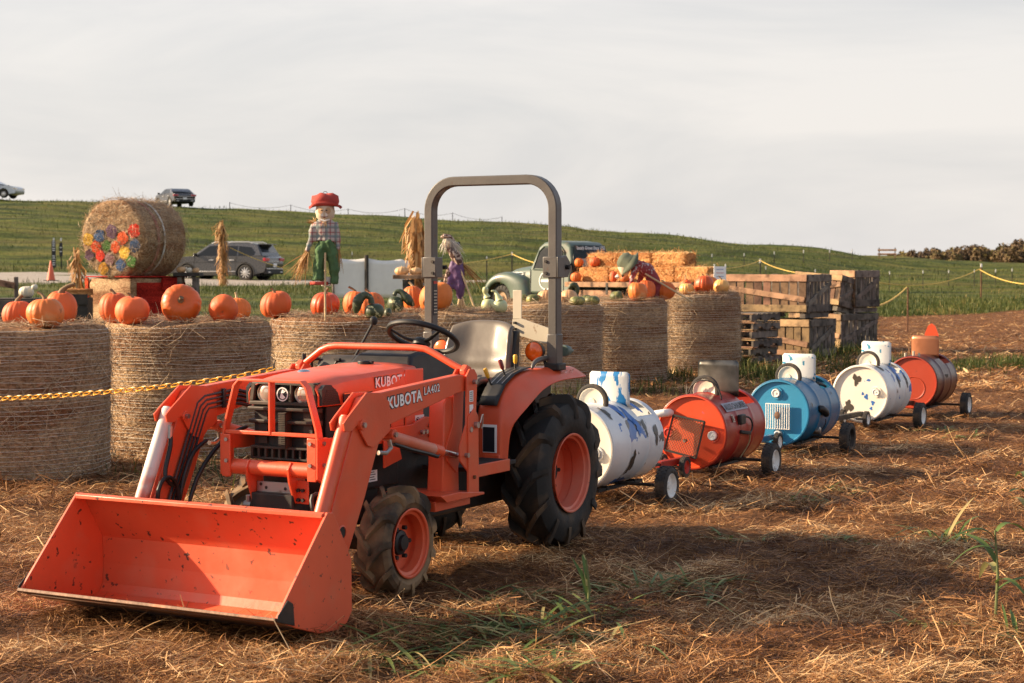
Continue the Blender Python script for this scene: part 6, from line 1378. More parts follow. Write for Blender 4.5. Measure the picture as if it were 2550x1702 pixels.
# square straw bales on the bed (things of their own)
def T2W(x, y, z): return Vector(TK.matrix_world @ Vector((x, y, z))) if False else Vector((tp.x, tp.y, tg))+th*x+Vector((-th.y, th.x, 0))*y+Vector((0, 0, z))
def square_bale(x, y, z, d, label, rz=0.):
    p = T2W(x, y, z); r = thing('straw_bale', label, 'straw bale', p, math.atan2(th.y, th.x)+rz, 'square straw bales on the truck')
    rough_box(MB(), (0, 0, d[2]/2), d, 7, .02).build('bale_body', M['bale_gold'], r, smooth=50)
    n = 700; ax = RNG.integers(0, 3, n); sg = RNG.choice([-1, 1], n); pts = RNG.uniform(-1, 1, (n, 3)); nr = np.zeros((n, 3)); nr[np.arange(n), ax] = sg; pts[np.arange(n), ax] = sg
    P_ = pts*np.array(d)/2*.985+np.array([0, 0, d[2]/2]); fuzz('loose_straw', n, P_, nr, .05, .2, .010, .02, M['goldhay'], r, .6)
    for y_ in (-.12, .12): MB().tube([(-d[0]/2, y_, .0), (-d[0]/2-.004, y_, d[2]/2), (-d[0]/2, y_, d[2]+.004), (d[0]/2, y_, d[2]+.004), (d[0]/2+.004, y_, d[2]/2), (d[0]/2, y_, 0)], .004, 5).build('twine', M['stem_pale'], r)
zb = .86
for k in range(4): square_bale(-.62-k*.98, .42, zb, (.96, .50, .36), ['lower straw bale tight behind the truck cab', 'lower straw bale second behind the cab', 'lower straw bale under the end of the upper row', 'lower straw bale at the tail of the truck bed'][k])
for k in range(3): square_bale(-.85-k*.98, .32, zb+.362, (.96, .48, .34), ['upper straw bale nearest the truck cab', 'upper straw bale in the middle of its row', 'upper straw bale at the tail end of its row'][k], rad((3, -2, 2)[k]))
def tpump(px, py, w, h, x, y, z, lab):
    p = T2W(x, y, z); pumpkin(px, py, w, h, p.y, p.z+.012, lab, 'pk', stem=(.06, .012, -.3, 0), group='pumpkins on the truck')
def on_bed(px, y, z):           # the point of the bed (at sideways offset y) seen in pixel column px
    best = min(np.arange(-4, 0, .02), key=lambda x: abs((lambda p: CX+F*p.x/p.y)(T2W(x, y, z))-px)); return best
for px, py, w, h, y, z, lab in ((1441, 645, 25, 22, .58, zb+.36, 'round pumpkin on the lower straw bales close to the cab window'), (1481, 641, 30, 26, .60, zb+.36, 'taller pumpkin on the lower straw bales against the upper row'), (1434, 680, 27, 23, .86, zb, 'pumpkin on the truck bed by the hinge of the roll bar'), (1528, 676, 20, 27, .86, zb, 'narrow pumpkin on the truck bed beside the scarecrow hat'), (1555, 681, 23, 18, .86, zb, 'small pumpkin on the truck bed behind the scarecrow arm')):
    x = on_bed(px, y, z); tpump(px, py, w, h, x, y, z, lab)

# ================================================================== scarecrows and corn
def cloth_mat(nm, base, l1, l2, sc=26., w_=.30):
    m = D.materials.new(nm); m.use_nodes = True; t = m.node_tree; n = t.nodes; l = t.links.new; b = n['Principled BSDF']; b.inputs['Roughness'].default_value = .9
    tc = n.new('ShaderNodeTexCoord'); sx = n.new('ShaderNodeSeparateXYZ'); l(tc.outputs['Object'], sx.inputs[0]); cur = None
    for ax, c in ((0, l1), (2, l1), (0, l2), (2, l2)):
        k = n.new('ShaderNodeMath'); k.operation = 'MULTIPLY'; k.inputs[1].default_value = sc*(1 if c is l1 else .5); l(sx.outputs[ax], k.inputs[0])
        f = n.new('ShaderNodeMath'); f.operation = 'FRACT'; l(k.outputs[0], f.inputs[0]); g = n.new('ShaderNodeMath'); g.operation = 'LESS_THAN'; g.inputs[1].default_value = w_; l(f.outputs[0], g.inputs[0])
        h = n.new('ShaderNodeMath'); h.operation = 'MULTIPLY'; h.inputs[1].default_value = .6; l(g.outputs[0], h.inputs[0])
        mx = n.new('ShaderNodeMix'); mx.data_type = 'RGBA'; l(h.outputs[0], mx.inputs['Factor'])
        if cur is None: mx.inputs['A'].default_value = tuple(base)+(1,)
        else: l(cur, mx.inputs['A'])
        mx.inputs['B'].default_value = tuple(c)+(1,); cur = mx.outputs['Result']
    l(cur, b.inputs['Base Color']); return m
M['plaid'] = cloth_mat('plaid_shirt', (.46, .40, .36), (.26, .035, .045), (.13, .22, .22), 24)
M['jeans'] = mat('green_trousers', (.062, .130, .048), .85, var=.2, vs=9, bump=.004, bs=20)
M['hatred'] = mat('red_felt_hat', (.42, .050, .035), .85, var=.2, vs=9)
M['sack'] = mat('sackcloth_head', (.62, .50, .36), .85, var=.1); M['facew'] = mat('white_face_cloth', (.74, .70, .64), .85); M['patchb'] = mat('brown_cheek_patch', (.46, .28, .15), .85)
M['bamboo'] = mat('bamboo_pole', (.60, .44, .24), .5, var=.15, vs=6)
M['purple'] = mat('purple_cloth', (.115, .055, .15), .6, var=.2, vs=8); M['floral'] = mat('patterned_brown_cloth', (.10, .05, .04), .85, vs=14, var=.2, col2=(.50, .38, .30), c2s=30, c2t=(.5, .56), c2d=2)
M['maroonf'] = mat('maroon_floral_cloth', (.27, .045, .05), .85, var=.2, col2=(.52, .42, .40), c2s=26, c2t=(.55, .62), c2d=2); M['hatgreen'] = mat('grey_green_hat', (.10, .115, .075), .85, var=.15, vs=8); M['blackc'] = mat('black_cloth', (.015, .013, .014), .85)
def soft(mb, name, m, parent, vox=.012, smooth=4):
    o = mb.build(name, m, parent, smooth=0); r = o.modifiers.new('r', 'REMESH'); r.mode = 'VOXEL'; r.voxel_size = vox; r.use_smooth_shade = True
    s = o.modifiers.new('s', 'SMOOTH'); s.factor = .6; s.iterations = smooth
    tx = D.textures.get('folds') or D.textures.new('folds', 'CLOUDS'); tx.noise_scale = .09; tx.noise_depth = 2
    d = o.modifiers.new('d', 'DISPLACE'); d.texture = tx; d.strength = vox*3.4; d.mid_level = .5; d.texture_coords = 'LOCAL'; return o
def strands(name, n, root, tips, ln, wd, m, parent, spread=.25):
    """a sheaf of straw from root towards tips"""
    a = np.array(root)[None]+RNG.normal(0, .010, (n, 3)); d = np.array(tips)-np.array(root); L_ = np.linalg.norm(d); d = d/L_
    T = d[None]+RNG.normal(0, spread, (n, 3)); T /= np.linalg.norm(T, axis=1, keepdims=True); l = L_*RNG.uniform(.55, 1.1, n)
    N = np.cross(T, RNG.normal(0, 1, (n, 3))); return stuff(ribbons(name, a+T*l[:, None]*.5, T, N, l, wd*RNG.uniform(.5, 1.5, n), RNG.normal(0, .09, n), m, RNG.uniform(0, 1, n), parent))
k = 15.85/F; sb = at(812, 791, 15.85)
SC = thing('scarecrow', 'scarecrow in red hat, plaid shirt and green trousers on a bamboo pole', 'scarecrow', (sb.x, sb.y, sb.z-.02), 0)
def sx(px, py, dy=0.): return ((px-812)*k, dy, (791-py)*k+.02)
mb = MB().tube([(0, -.075, -.25), (0, -.065, .30), sx(812, 630, -.05)], .0095, 8)
for z in (.1, .28, .45): mb.tube([(0, -.072+.01*z, z-.006), (0, -.072+.01*z, z+.006)], .0115, 8)
mb.build('pole', M['bamboo'], SC); MB().cyl(sx(812, 640, -.02), sx(812, 520, .0), .010, 8).build('pole', M['bamboo'], SC)
MB().cyl(sx(806, 706, -.03), sx(842, 707, -.01), .004, 6).build('cross_wire', M['dark'], SC)
mb = MB(); mb.tube([sx(808, 600), sx(800, 625), sx(795, 660), sx(794, 700)], [.078, .076, .072, .080], 14, ry=.7); mb.tube([sx(815, 600), sx(826, 625), sx(833, 660), sx(834, 690), sx(832, 708)], [.078, .076, .066, .060, .056], 14, ry=.7); soft(mb, 'trousers', M['jeans'], SC)
MB().lathe([(0, .080), (.03, .083)], 20, ax='z', c=sx(795, 710)).build('trouser_cuff', mat('red_cuff', (.5, .07, .05), .85), SC, solid=.006)
MB().tube([sx(812, 690, .02), sx(812, 713, .02)], [.05, .045], 10, ry=.6).build('underskirt', M['facew'], SC)
mb = MB(); mb.tube([sx(810, 603), sx(811, 580), sx(812, 556), sx(812, 546)], [.105, .108, .098, .05], 16, ry=.65); mb.tube([sx(790, 556), sx(780, 580, -.01), sx(772, 610, -.02), sx(766, 628, -.02)], [.036, .032, .026, .022], 10); mb.tube([sx(832, 556), sx(839, 580), sx(841, 605), sx(843, 622)], [.036, .034, .028, .022], 10); soft(mb, 'shirt', M['plaid'], SC, .010)
mb = MB(); mb.lathe([(-.095, .0), (-.088, .04), (-.05, .080), (0, .090), (.05, .082), (.085, .04), (.09, 0)], 24, ax='z', c=sx(811, 529)); mb.build('head', M['sack'], SC, smooth=70)
def facebit(pts, m, nm, d=-.0885):
    vs = []
    for x, z in pts:
        c = Vector(sx(811, 529)); y = -math.sqrt(max(.0001, .0915**2-x*x-z*z*.85))-.002; vs.append((c.x+x, c.y+y, c.z+z))
    n = len(vs); cx_ = tuple(sum(v[i] for v in vs)/n-(.006 if i == 1 else 0) for i in range(3)); MB().add(vs+[cx_], [(i, (i+1) % n, n) for i in range(n)]).build(nm, m, SC, smooth=70)
facebit([(-.032, .05), (.032, .05), (.018, .02), (.03, -.01), (.03, -.04), (0, -.055), (-.03, -.04), (-.03, -.01), (-.018, .02)], M['facew'], 'face')
for sd in (1, -1):
    facebit([(sd*.034+.026*math.cos(a), .010+.030*math.sin(a)) for a in np.linspace(0, 6.283, 12, endpoint=False)], M['patchb'], 'cheek'); facebit([(sd*.022+.010*math.cos(a), .012+.006*math.sin(a)) for a in np.linspace(0, 6.283, 8, endpoint=False)], M['blackc'], 'eye')
facebit([(-.035, -.040), (0, -.052), (.035, -.040), (.035, -.043), (0, -.057), (-.035, -.043)], M['redknob'], 'mouth')
facebit([(-.006, -.004), (0, .01), (.006, -.004)], M['patchb'], 'nose')
rows = []
for i in range(28):
    q = 2*math.pi*i/28; up = .035*math.cos(2*q)
    rows.append([tuple(Vector(sx(811, 511))+Vector((r*math.cos(q)*1.15, r*math.sin(q)*.8, z))) for r, z in ((.128+.010*math.sin(5*q), -.030+.055*abs(math.sin(q))), (.122, -.038+.035*abs(math.sin(q))), (.100, -.012), (.110, .030+.012*math.sin(3*q)), (.104, .066+.014*math.cos(4*q)), (.060, .094+.012*math.cos(3*q)), (.001, .100))])
MB().grid(rows, cu=True).build('hat', M['hatred'], SC, solid=.006, smooth=80)
MB().tube([sx(804, 484), sx(808, 479), sx(813, 478), sx(817, 482)], .003, 6).build('hat_wire', M['dark'], SC)
strands('straw_hand', 70, sx(767, 626), sx(738, 708), .3, .007, M['husk'], SC, .20); strands('straw_hand', 26, sx(843, 620), sx(845, 680), .3, .005, M['husk'], SC, .10); strands('straw_tuft', 34, sx(786, 555), sx(764, 553), .1, .006, M['husk'], SC, .5); strands('straw_collar', 14, sx(812, 548, -.06), sx(808, 572, -.07), .1, .005, M['husk'], SC, .3)
MB().tube([sx(800, 548, -.06), sx(812, 552, -.072), sx(824, 548, -.06)], .009, 8).build('neck_tie', M['facew'], SC)
# drooping witch
Yw = 18.55; k2 = Yw/F; wb_ = at(1150, 760, Yw)
WT = thing('scarecrow', 'stooping scarecrow with white hair and purple skirt on a stick', 'scarecrow', (wb_.x, wb_.y, TOP['B4']-.02), 0); wz0 = TOP['B4']-.02
def wx(px, py, dy=0.): return ((px-1150)*k2, dy, at(px, py, Yw).z-wz0)
mb = MB(); mb.tube([wx(1118, 615), wx(1130, 632), wx(1140, 650), wx(1144, 662)], [.05, .075, .07, .05], 12, ry=.8); soft(mb, 'bodice', M['floral'], WT)
mb = MB(); mb.tube([wx(1136, 652), wx(1140, 680), wx(1146, 715), wx(1146, 735), wx(1145, 746)], [.07, .072, .062, .045, .025], 14, ry=.7); mb.tube([wx(1130, 650), wx(1124, 690), wx(1118, 720)], [.04, .05, .05], 10, ry=.5); soft(mb, 'skirt', M['purple'], WT)
MB().tube([wx(1120, 668), wx(1116, 700), wx(1122, 722)], [.03, .05, .045], 10, ry=.5).build('apron', M['floral'], WT)
MB().lathe([(-.05, .0), (-.04, .04), (0, .055), (.04, .04), (.05, 0)], 18, ax='z', c=wx(1114, 606)).build('head', M['sack'], WT, smooth=70)
MB().tube([wx(1098, 592), wx(1106, 588), wx(1120, 590), wx(1132, 600)], [.02, .045, .045, .02], 10, ry=.6).build('bonnet', M['floral'], WT); MB().tube([wx(1140, 608), wx(1146, 603)], [.022, .006], 6).build('ribbon', M['blackc'], WT)
M['whitehair'] = tint_mat('white_yarn_hair', [(0, (.42, .38, .33)), (1, (.80, .76, .68))], .8)
for a, b_ in (((1108, 596), (1098, 630)), ((1112, 594), (1112, 640)), ((1120, 594), (1145, 640)), ((1124, 598), (1150, 632)), ((1116, 594), (1126, 628)), ((1128, 604), (1150, 646))): strands('hair', 26, wx(*a, -.02), wx(*b_, -.03), .2, .006, M['whitehair'], WT, .22)
strands('straw_sleeve', 40, wx(1148, 656), wx(1196, 708), .3, .006, M['husk'], WT, .12); strands('straw_sleeve', 14, wx(1158, 680), wx(1186, 742), .3, .004, M['husk'], WT, .14)
MB().cyl(wx(1147, 672, -.03), wx(1180, 762, -.05), .011, 8).build('stick', M['bamboo'], WT)
for a, b_ in (((1145, 742), (1140, 770)), ((1147, 742), (1150, 770)), ((1150, 740), (1158, 768))): MB().cyl(wx(*a), wx(*b_), .014, 8).build('stick_leg', M['bamboo'], WT)
# stooping scarecrow with green hat
Yg = 24.2; k3 = Yg/F; gb = at(1620, 735, Yg); gz0 = TOP['B6']-.02
GS = thing('scarecrow', 'stooping scarecrow with grey-green hat and maroon floral shirt', 'scarecrow', (gb.x, gb.y, gz0), 0)
def gx(px, py, dy=0.): return ((px-1620)*k3, dy, at(px, py, Yg).z-gz0)
rows = []; hc = Vector(gx(1562, 655))
for i in range(26):
    q = 2*math.pi*i/26; rows.append([tuple(hc+Matrix.Rotation(rad(-55), 3, 'Y') @ Vector((r*math.cos(q), r*math.sin(q), z))) for r, z in ((.20+.02*math.sin(3*q), -.07+.03*math.sin(2*q+1)), (.16, -.03), (.125, .0), (.12, .07+.015*math.sin(3*q)), (.08, .12), (.001, .135))])
MB().grid(rows, cu=True).build('hat', M['hatgreen'], GS, solid=.01, smooth=80)
MB().lathe([(-.11, 0), (-.09, .05), (0, .10), (.08, .06), (.1, 0)], 20, ax='z', c=gx(1556, 668)).build('head', M['sack'], GS, smooth=70)
mb = MB(); mb.tube([gx(1572, 662), gx(1590, 662), gx(1610, 672), gx(1625, 690)], [.07, .11, .125, .10], 14, ry=.8); mb.tube([gx(1582, 668, -.08), gx(1573, 690, -.1), gx(1570, 712, -.1)], [.05, .042, .035], 10); mb.tube([gx(1600, 668, .08), gx(1596, 690, .1), gx(1592, 712, .1)], [.05, .042, .035], 10); soft(mb, 'shirt', M['maroonf'], GS, .016)
mb = MB(); mb.tube([gx(1618, 680), gx(1628, 700), gx(1632, 720), gx(1630, 742)], [.11, .11, .09, .08], 14, ry=.8); soft(mb, 'trousers', mat('maroon_cloth', (.26, .04, .05), .85, var=.2), GS, .016)
MB().cyl(gx(1605, 682, -.1), gx(1722, 752, -.14), .012, 8).build('stick', M['bamboo'], GS); strands('straw_hand', 26, gx(1571, 710, -.1), gx(1566, 735, -.1), .2, .006, M['husk'], GS, .2); MB().lathe([(-.04, 0), (0, .035), (.04, 0)], 12, ax='z', c=gx(1537, 690)).build('white_glove', M['facew'], GS, smooth=70)
# dry corn stalk bundles
def corn_bundle(label, base, h, r, n, lean=(0, 0), pole=True):
    o = thing('corn_bundle', label, 'corn stalks', base, 0, 'dry corn stalk bundles')
    if pole: MB().cyl((.03, 0, 0), (.03, .0, h*.93), .035, 8).build('pole', M['dark'], o)
    for i in range(7):
        a = i*.9; MB().tube([(r*.5*math.cos(a), r*.5*math.sin(a), 0), (r*.4*math.cos(a+.4), r*.4*math.sin(a+.4), h*.5), (r*.5*math.cos(a+1)+lean[0]*.5, r*.5*math.sin(a+1), h*RNG.uniform(.85, 1.0))], [.014, .012, .007], 6).build('stalk', M['stem_pale'], o)
    z = h*RNG.uniform(.02, 1, n)**.8; a = RNG.uniform(0, 6.283, n); rr_ = r*RNG.uniform(.2, 1, n)
    T = np.stack([np.cos(a)*.35+lean[0]*np.clip(z/h-.8, 0, 1)*4, np.sin(a)*.35, -1+RNG.normal(0, .35, n)], -1); N = np.stack([-np.sin(a), np.cos(a), RNG.normal(0, .3, n)], -1)
    ln = RNG.uniform(.15, .42, n)*h/1.6; C_ = np.stack([rr_*np.cos(a)+lean[0]*np.clip(z/h-.75, 0, 1)*1.2, rr_*np.sin(a), z], -1)+T*.1
    stuff(ribbons('dry_leaves', C_, T, N, ln, RNG.uniform(.02, .05, n)*h/1.8, RNG.normal(0, .2, n), M['husk'], RNG.beta(1.6, 1.8, n), o)); return o
p = hit(556, 714); hh = 156*p.y/F; corn_bundle('dry corn stalks tied to a dark post beside the silver car', p, hh, .16, 340, (-.35, 0))
p = at(1040, 690, 29.6); g0 = gzf(p.x, 29.6); corn_bundle('dry corn stalks standing behind the brown shelf', (p.x, 29.6, g0), at(1035, 548, 29.6).z-g0, .17, 420, (-.1, 0), False)
p = at(197, 690, 31.9); corn_bundle('dry corn husks drooping beside the painted block', (p.x, 31.9, gzf(p.x, 31.9)), 1.62, .10, 160, (-.12, 0), False)
# ---- white cloth between posts
Yc_ = 40.; c0 = at(828, 640, Yc_); c1 = at(1066, 648, Yc_); zlo = at(900, 742, Yc_).z
CL = thing('white_cloth', 'white cloth sheet hung between posts behind the pumpkins', 'cloth', gpt((c0.x+c1.x)/2, Yc_))
o_ = CL.location; rows = []
for i in range(41):
    t = i/40; x = c0.x+(c1.x-c0.x)*t; zt = c0.z+(c1.z-c0.z)*t-.05*math.sin(math.pi*((t*2.8) % 1)); y = Yc_+.012*math.sin(t*11)
    rows.append([(x-o_.x, y-o_.y+.012*math.sin(j*.5+t*6)*(j/8), zt+(zlo-.35*0-zt)*j/8-o_.z) for j in range(9)])
MB().grid(rows).build('sheet', mat('white_sheet_cloth', (.80, .77, .73), .9, var=.04, bump=.004, bs=6), CL, smooth=80, solid=.004)
for px, m_ in ((830, 'wood'), (913, 'wood_dark'), (1064, 'wood')):
    q_ = at(px, 636, Yc_); MB().cyl((q_.x-o_.x, -.05, -.1), (q_.x-o_.x, -.05, q_.z-o_.z), .045 if px == 913 else .03, 8).build('post', M[m_], CL)
# ---- small white notice by the crates
q_ = at(1793, 682, 29.); g0 = gzf(q_.x, 29.)
NS = thing('notice_board', 'small white notice on two stakes behind the pale pumpkin', 'sign', (q_.x, 29., g0)); w_ = 30*29/F; zt = at(1793, 664, 29.).z-g0; zb2 = at(1793, 700, 29.).z-g0
MB().box((0, 0, (zt+zb2)/2), (w_, .015, zt-zb2)).build('board', M['decalw'], NS)
for sd in (1, -1): MB().box((sd*w_*.46, .02, zt/2+.02), (.02, .02, zt+.04)).build('stake', M['white'], NS)
for i, (yy, c) in enumerate(((.8, 'bluepatch'), (.55, 'red'), (.3, 'bluepatch'))): MB().box((0, -.010, zb2+(zt-zb2)*yy), (w_*.62, .002, .008)).build('lettering_row', M[c], NS)
# ================================================================== crates and pallets
M['slat_lit'] = mat('sunlit_tan_slat_wood', (.235, .135, .072), .85, var=.4, vs=5, bump=.005, bs=40, col2=(.05, .027, .016), c2s=5, c2t=(.48, .66), c2d=8, orand=.4)  # crate front slats: sunlit tan painted in, darker than the rails
def crate(label, corner, rz, w_, d_, h_, front='wood_tan_and_lit', side='wood', tiltz=0., slat=9, brace=1):  # one wood: sunlit tan painted on the front, shaded grey on other faces
    """corner = ground point of the near vertical edge; the broad face runs back-left from it, the other face back-right"""
    r = thing('wooden_crate', label, 'crate', corner, rz, 'weathered wooden crates stacked beside the bales')
    def B(c, s, nm, m, rot=None):
        j = RNG.uniform(-.004, .004, 3); MB().box((c[0]+j[0], c[1]+j[1], c[2]+j[2]), s, rot).build(nm, M[m], r, bevel=.004)
    T_ = .018; bw = h_*.18
    # local axes: -x along the broad front face, +y away from the viewer along the side face
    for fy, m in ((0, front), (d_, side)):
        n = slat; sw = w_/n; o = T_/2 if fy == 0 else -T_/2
        for i in range(n): B((-(i+.5)*sw, fy+o, h_*.5), (sw*RNG.uniform(.76, .90), T_, h_*RNG.uniform(.96, .995)), 'slat', 'slat_lit' if m == 'wood_tan_and_lit' else m)
        oo = -.012 if fy == 0 else .012
        for z in (h_-bw/2-.01, bw/2+.02): B((-w_/2, fy+oo, z), (w_*RNG.uniform(.985, 1.01), .022, bw), 'rail', m)
        if fy == 0 and brace:
            a = math.atan2((h_-2*bw-.10)*.72, w_*.97); B((-w_/2, fy-.012, h_*.52), (w_*.96/math.cos(a), .020, bw*.8), 'brace', m, Matrix.Rotation(-a if brace > 0 else a, 3, 'Y').inverted())
    for fx, m in ((0, side), (-w_, side)):
        n = max(5, int(slat*d_/w_)); sw = d_/n; o = -T_/2 if fx == 0 else T_/2
        for i in range(n): B((fx+o, (i+.5)*sw, h_*.5), (T_, sw*RNG.uniform(.76, .90), h_*RNG.uniform(.96, .995)), 'slat', m)
        oo = .012 if fx == 0 else -.012
        for z in (h_-bw/2-.01, bw/2+.02): B((fx+oo, d_/2, z), (.022, d_*.99, bw), 'rail', m)
        if fx == 0: a = math.atan2(h_-2*bw-.06, d_*.95); B((fx+.012, d_/2, h_*.5), (.020, d_*.95/math.cos(a), bw*.75), 'brace', m, Matrix.Rotation(a, 3, 'X'))
    B((-w_/2, d_/2, .05), (w_-.03, d_-.03, .03), 'floor_board', 'wood_dark')
    for x in (-.08, -w_/2, -w_+.08): B((x, d_/2, -.045), (.10, d_*.97, .085), 'skid', side)
    return r
cz_ = rad(0)
cA = hit(2016, 897); cr = rad(32)                 # broad faces look towards the sun, end faces away from it
ga_ = gzf(cA.x, cA.y)+.02
crate('lower weathered crate behind the pallet stack, braced end in shade', (cA.x, cA.y, ga_), -cr, 1.45, 1.15, .66, slat=10)
crate('upper weathered crate resting on the one behind the pallets', (cA.x-.05, cA.y+.02, ga_+.76), -cr+rad(1.5), 1.75, 1.15, .66, slat=11)
cB = hit(2094, 872); gb_ = gzf(cB.x, cB.y)+.02
crate('lower dark crate of the stack with the skewed upper crates', (cB.x, cB.y, gb_), -rad(46), 1.2, 1.2, .66)
cC = crate('upper skewed dark crate beside the gap between the stacks', (cB.x-.04, cB.y+.04, gb_+.80), -rad(38), 1.0, .72, .60, brace=-1); cC.rotation_euler = (rad(-9), rad(4), -rad(38))
crate('upper dark crate at the far corner of the stacks', (cB.x+.34, cB.y+.40, gb_+.76), -rad(50), .6, .72, .72)
pz = hit(1874, 912)
for k in range(6):
    r = thing('pallet', ['bottom pallet of the stack, sunk in the weeds', 'second pallet up of the stack beside the last bale', 'third pallet up of the stack beside the last bale', 'fourth pallet up of the stack, with a clean pale side beam', 'fifth pallet up of the stack beside the last bale', 'top pallet of the stack beside the last bale'][k], 'pallet', (pz.x+RNG.normal(0, .02), pz.y+RNG.normal(0, .02), gzf(pz.x, pz.y)+.01+k*.137), -rad(33)+RNG.normal(0, .03), 'stacked pallets')
    def pb_(c, s, nm='board', m='wood'): MB().box(c, s).build(nm, M[m], r, bevel=.004)
    for x in (-.02, -.50, -1.0):
        prf = [(0, 0), (.18, 0), (.20, .035), (.34, .035), (.36, 0), (.64, 0), (.66, .035), (.80, .035), (.82, 0), (1.0, 0), (1.0, .092), (0, .092)]
        if k == 3: prf = [(0, 0), (1, 0), (1, .092), (0, .092)]
        MB().prism([(y, z+.016) for y, z in prf], x-.02, x+.02, 'x').build('stringer', M['wood'], r, bevel=.003)
    for i in range(6): pb_((-.51, .07+i*.172, .120), (1.04, .10, .017), 'board', 'wood_tan_and_lit' if i == 0 else 'wood')
    for i in range(3): pb_((-.51, .07+i*.43, .008), (1.04, .10, .015), 'board', 'wood_tan_and_lit' if i == 0 else 'wood')

# ================================================================== ropes, posts, chain, bench
M['rope'] = mat('yellow_rope', (.70, .46, .10), .7, var=.12, vs=30); M['stake'] = mat('dark_steel_post', (.045, .035, .028), .6, var=.2); M['rustpost'] = mat('rusty_thin_post', (.22, .10, .05), .7)
def post(base, top_z, label, tip=.10, r=.02, m='stake', group=None, tipm='white', nm='fence_post'):
    h_ = top_z-base.z; o = thing(nm, label, 'post', base, 0, group)
    MB().box((0, 0, h_/2-.05), (r*2, r*1.4, h_+.1)).build('shaft', M[m], o)
    if tip: MB().box((0, 0, h_-tip/2+.002), (r*2.6, r*2.4, tip)).build('white_tip', M[tipm], o)
    return o
def rope(a, b, sag, label, r=.014, nm='rope', m='rope', n=18):
    a, b = Vector(a), Vector(b); o = thing(nm, label, 'rope', a, 0, 'yellow ropes strung between posts')
    MB().tube([a.lerp(b, i/n)-Vector((0, 0, sag*4*(i/n)*(1-i/n)))-a for i in range(n+1)], r, 6).build('strand', M[m], o); return o
# line of posts and yellow rope along the road and round the field
def post_px(px, ytop, ybase, label, **k):
    b = hit(px, ybase); return b, at(px, ytop, b.y)
pb1, pt1 = post_px(1275, 628, 700, ''); post(pb1, pt1.z, 'white-tipped rope post on the grass left of the old truck', .16, .028)
pb0, pt0 = post_px(1212, 639, 704, ''); post(pb0, pt0.z, 'white-tipped post next to the stooping purple scarecrow', .10, .024)
pb2, pt2 = post_px(1893, 645, 700, ''); post(pb2, pt2.z, 'white-tipped rope post behind the upper crate', .22, .028)
cpn = hit(556, 714); ca = at(572, 617, cpn.y)
mid = at(760, 653, 66.); rope(ca, at(1130, 660, 68.), .9, 'yellow rope from the corn post past the silver car'); rope(at(1130, 660, 68.), at(1275, 633, pb1.y), .05, 'yellow rope rising to the post left of the truck')
rope(at(1275, 633, pb1.y), at(1400, 668, 60.), .1, 'yellow rope dropping from the post behind the truck hood'); rope(at(1760, 668, 60.), at(1893, 649, pb2.y), .15, 'yellow rope rising behind the straw bales to the crate post'); rope(at(1893, 649, pb2.y), at(2000, 682, 58.), .1, 'yellow rope dropping from the post behind the crates')
pA = hit(2260, 828); tA = at(2258, 716, pA.y); post(pA, tA.z, 'thin rusty stake on the straw right of the crates', 0, .016, 'rustpost')
rope(at(2150, 768, 33.5), tA, .12, 'yellow rope from the crates to the rusty stake', .018)
pB = hit(2443, 747); tB = at(2438, 657, pB.y); post(pB, tB.z, 'tall white-tipped rope post standing in the field grass', .16, .028, 'rustpost')
rope(at(2165, 699, 60.), at(2438, 671, pB.y), .40, 'long sagging yellow rope to the tall field post', .017); rope(at(2438, 671, pB.y), at(2600, 706, 70.), .25, 'yellow rope leading from the tall field post out of view', .017)
for px, yt, yb in ((2215, 676, 728), (2298, 674, 720), (2362, 673, 714), (2426, 672, 712), (2479, 671, 709), (2520, 669, 706), (1907, 664, 700), (2030, 671, 705), (1773, 633, 668), (1853, 631, 664), (1928, 627, 660), (2001, 623, 655), (2066, 622, 652), (2122, 621, 649), (877, 628, 668)):
    b = hit(px, yb); post(b, max(at(px, yt, b.y).z, b.z+.6), 'thin dark fence post with white tip on the grassy slope', .13*b.y/75, .013*b.y/75, group='white-tipped fence posts on the slope')
cr_ = []
for px, yt in ((572, 504), (724, 510), (867, 520), (1008, 519), (1127, 530), (1250, 540)):
    p = at(px, yt, 146.); b = Vector((p.x, p.y, gzf(p.x, p.y))); post(b, max(p.z, b.z+.5), 'bare thin fence post on the skyline of the hill', 0, .028, 'stake', 'bare fence posts along the hill crest'); cr_.append(Vector((p.x, p.y, max(p.z, b.z+.5)-.04)))
for a, b in zip(cr_[:-1], cr_[1:]):
    o = thing('wire', 'thin wire strung between the bare posts on the skyline', 'wire', a, 0, 'wires along the hill crest'); MB().tube([a.lerp(b, i/10)-Vector((0, 0, 1.4*(i/10)*(1-i/10)))-a for i in range(11)], .012, 4).build('strand', M['stake'], o)
# wooden bench on the slope
b = hit(2209, 645); k = b.y/F; BN = thing('wooden_bench', 'plank bench standing alone on the far grassy slope', 'bench', b, rad(-12)); w_ = 46*k
for z in (.42, .80): MB().box((0, 0, z), (w_, .06, .17)).build('backrest_plank' if z > .6 else 'seat_plank', M['wood_tan_and_lit'], BN)
MB().box((0, -.22, .43), (w_, .34, .05)).build('seat', M['wood_tan_and_lit'], BN)
for sx_ in (-.42, .42): 
    MB().box((sx_*w_, .04, .5), (.10, .10, 1.05)).build('leg', M['wood'], BN); MB().box((sx_*w_, -.36, .2), (.10, .10, .42)).build('leg', M['wood_tan_and_lit'], BN)
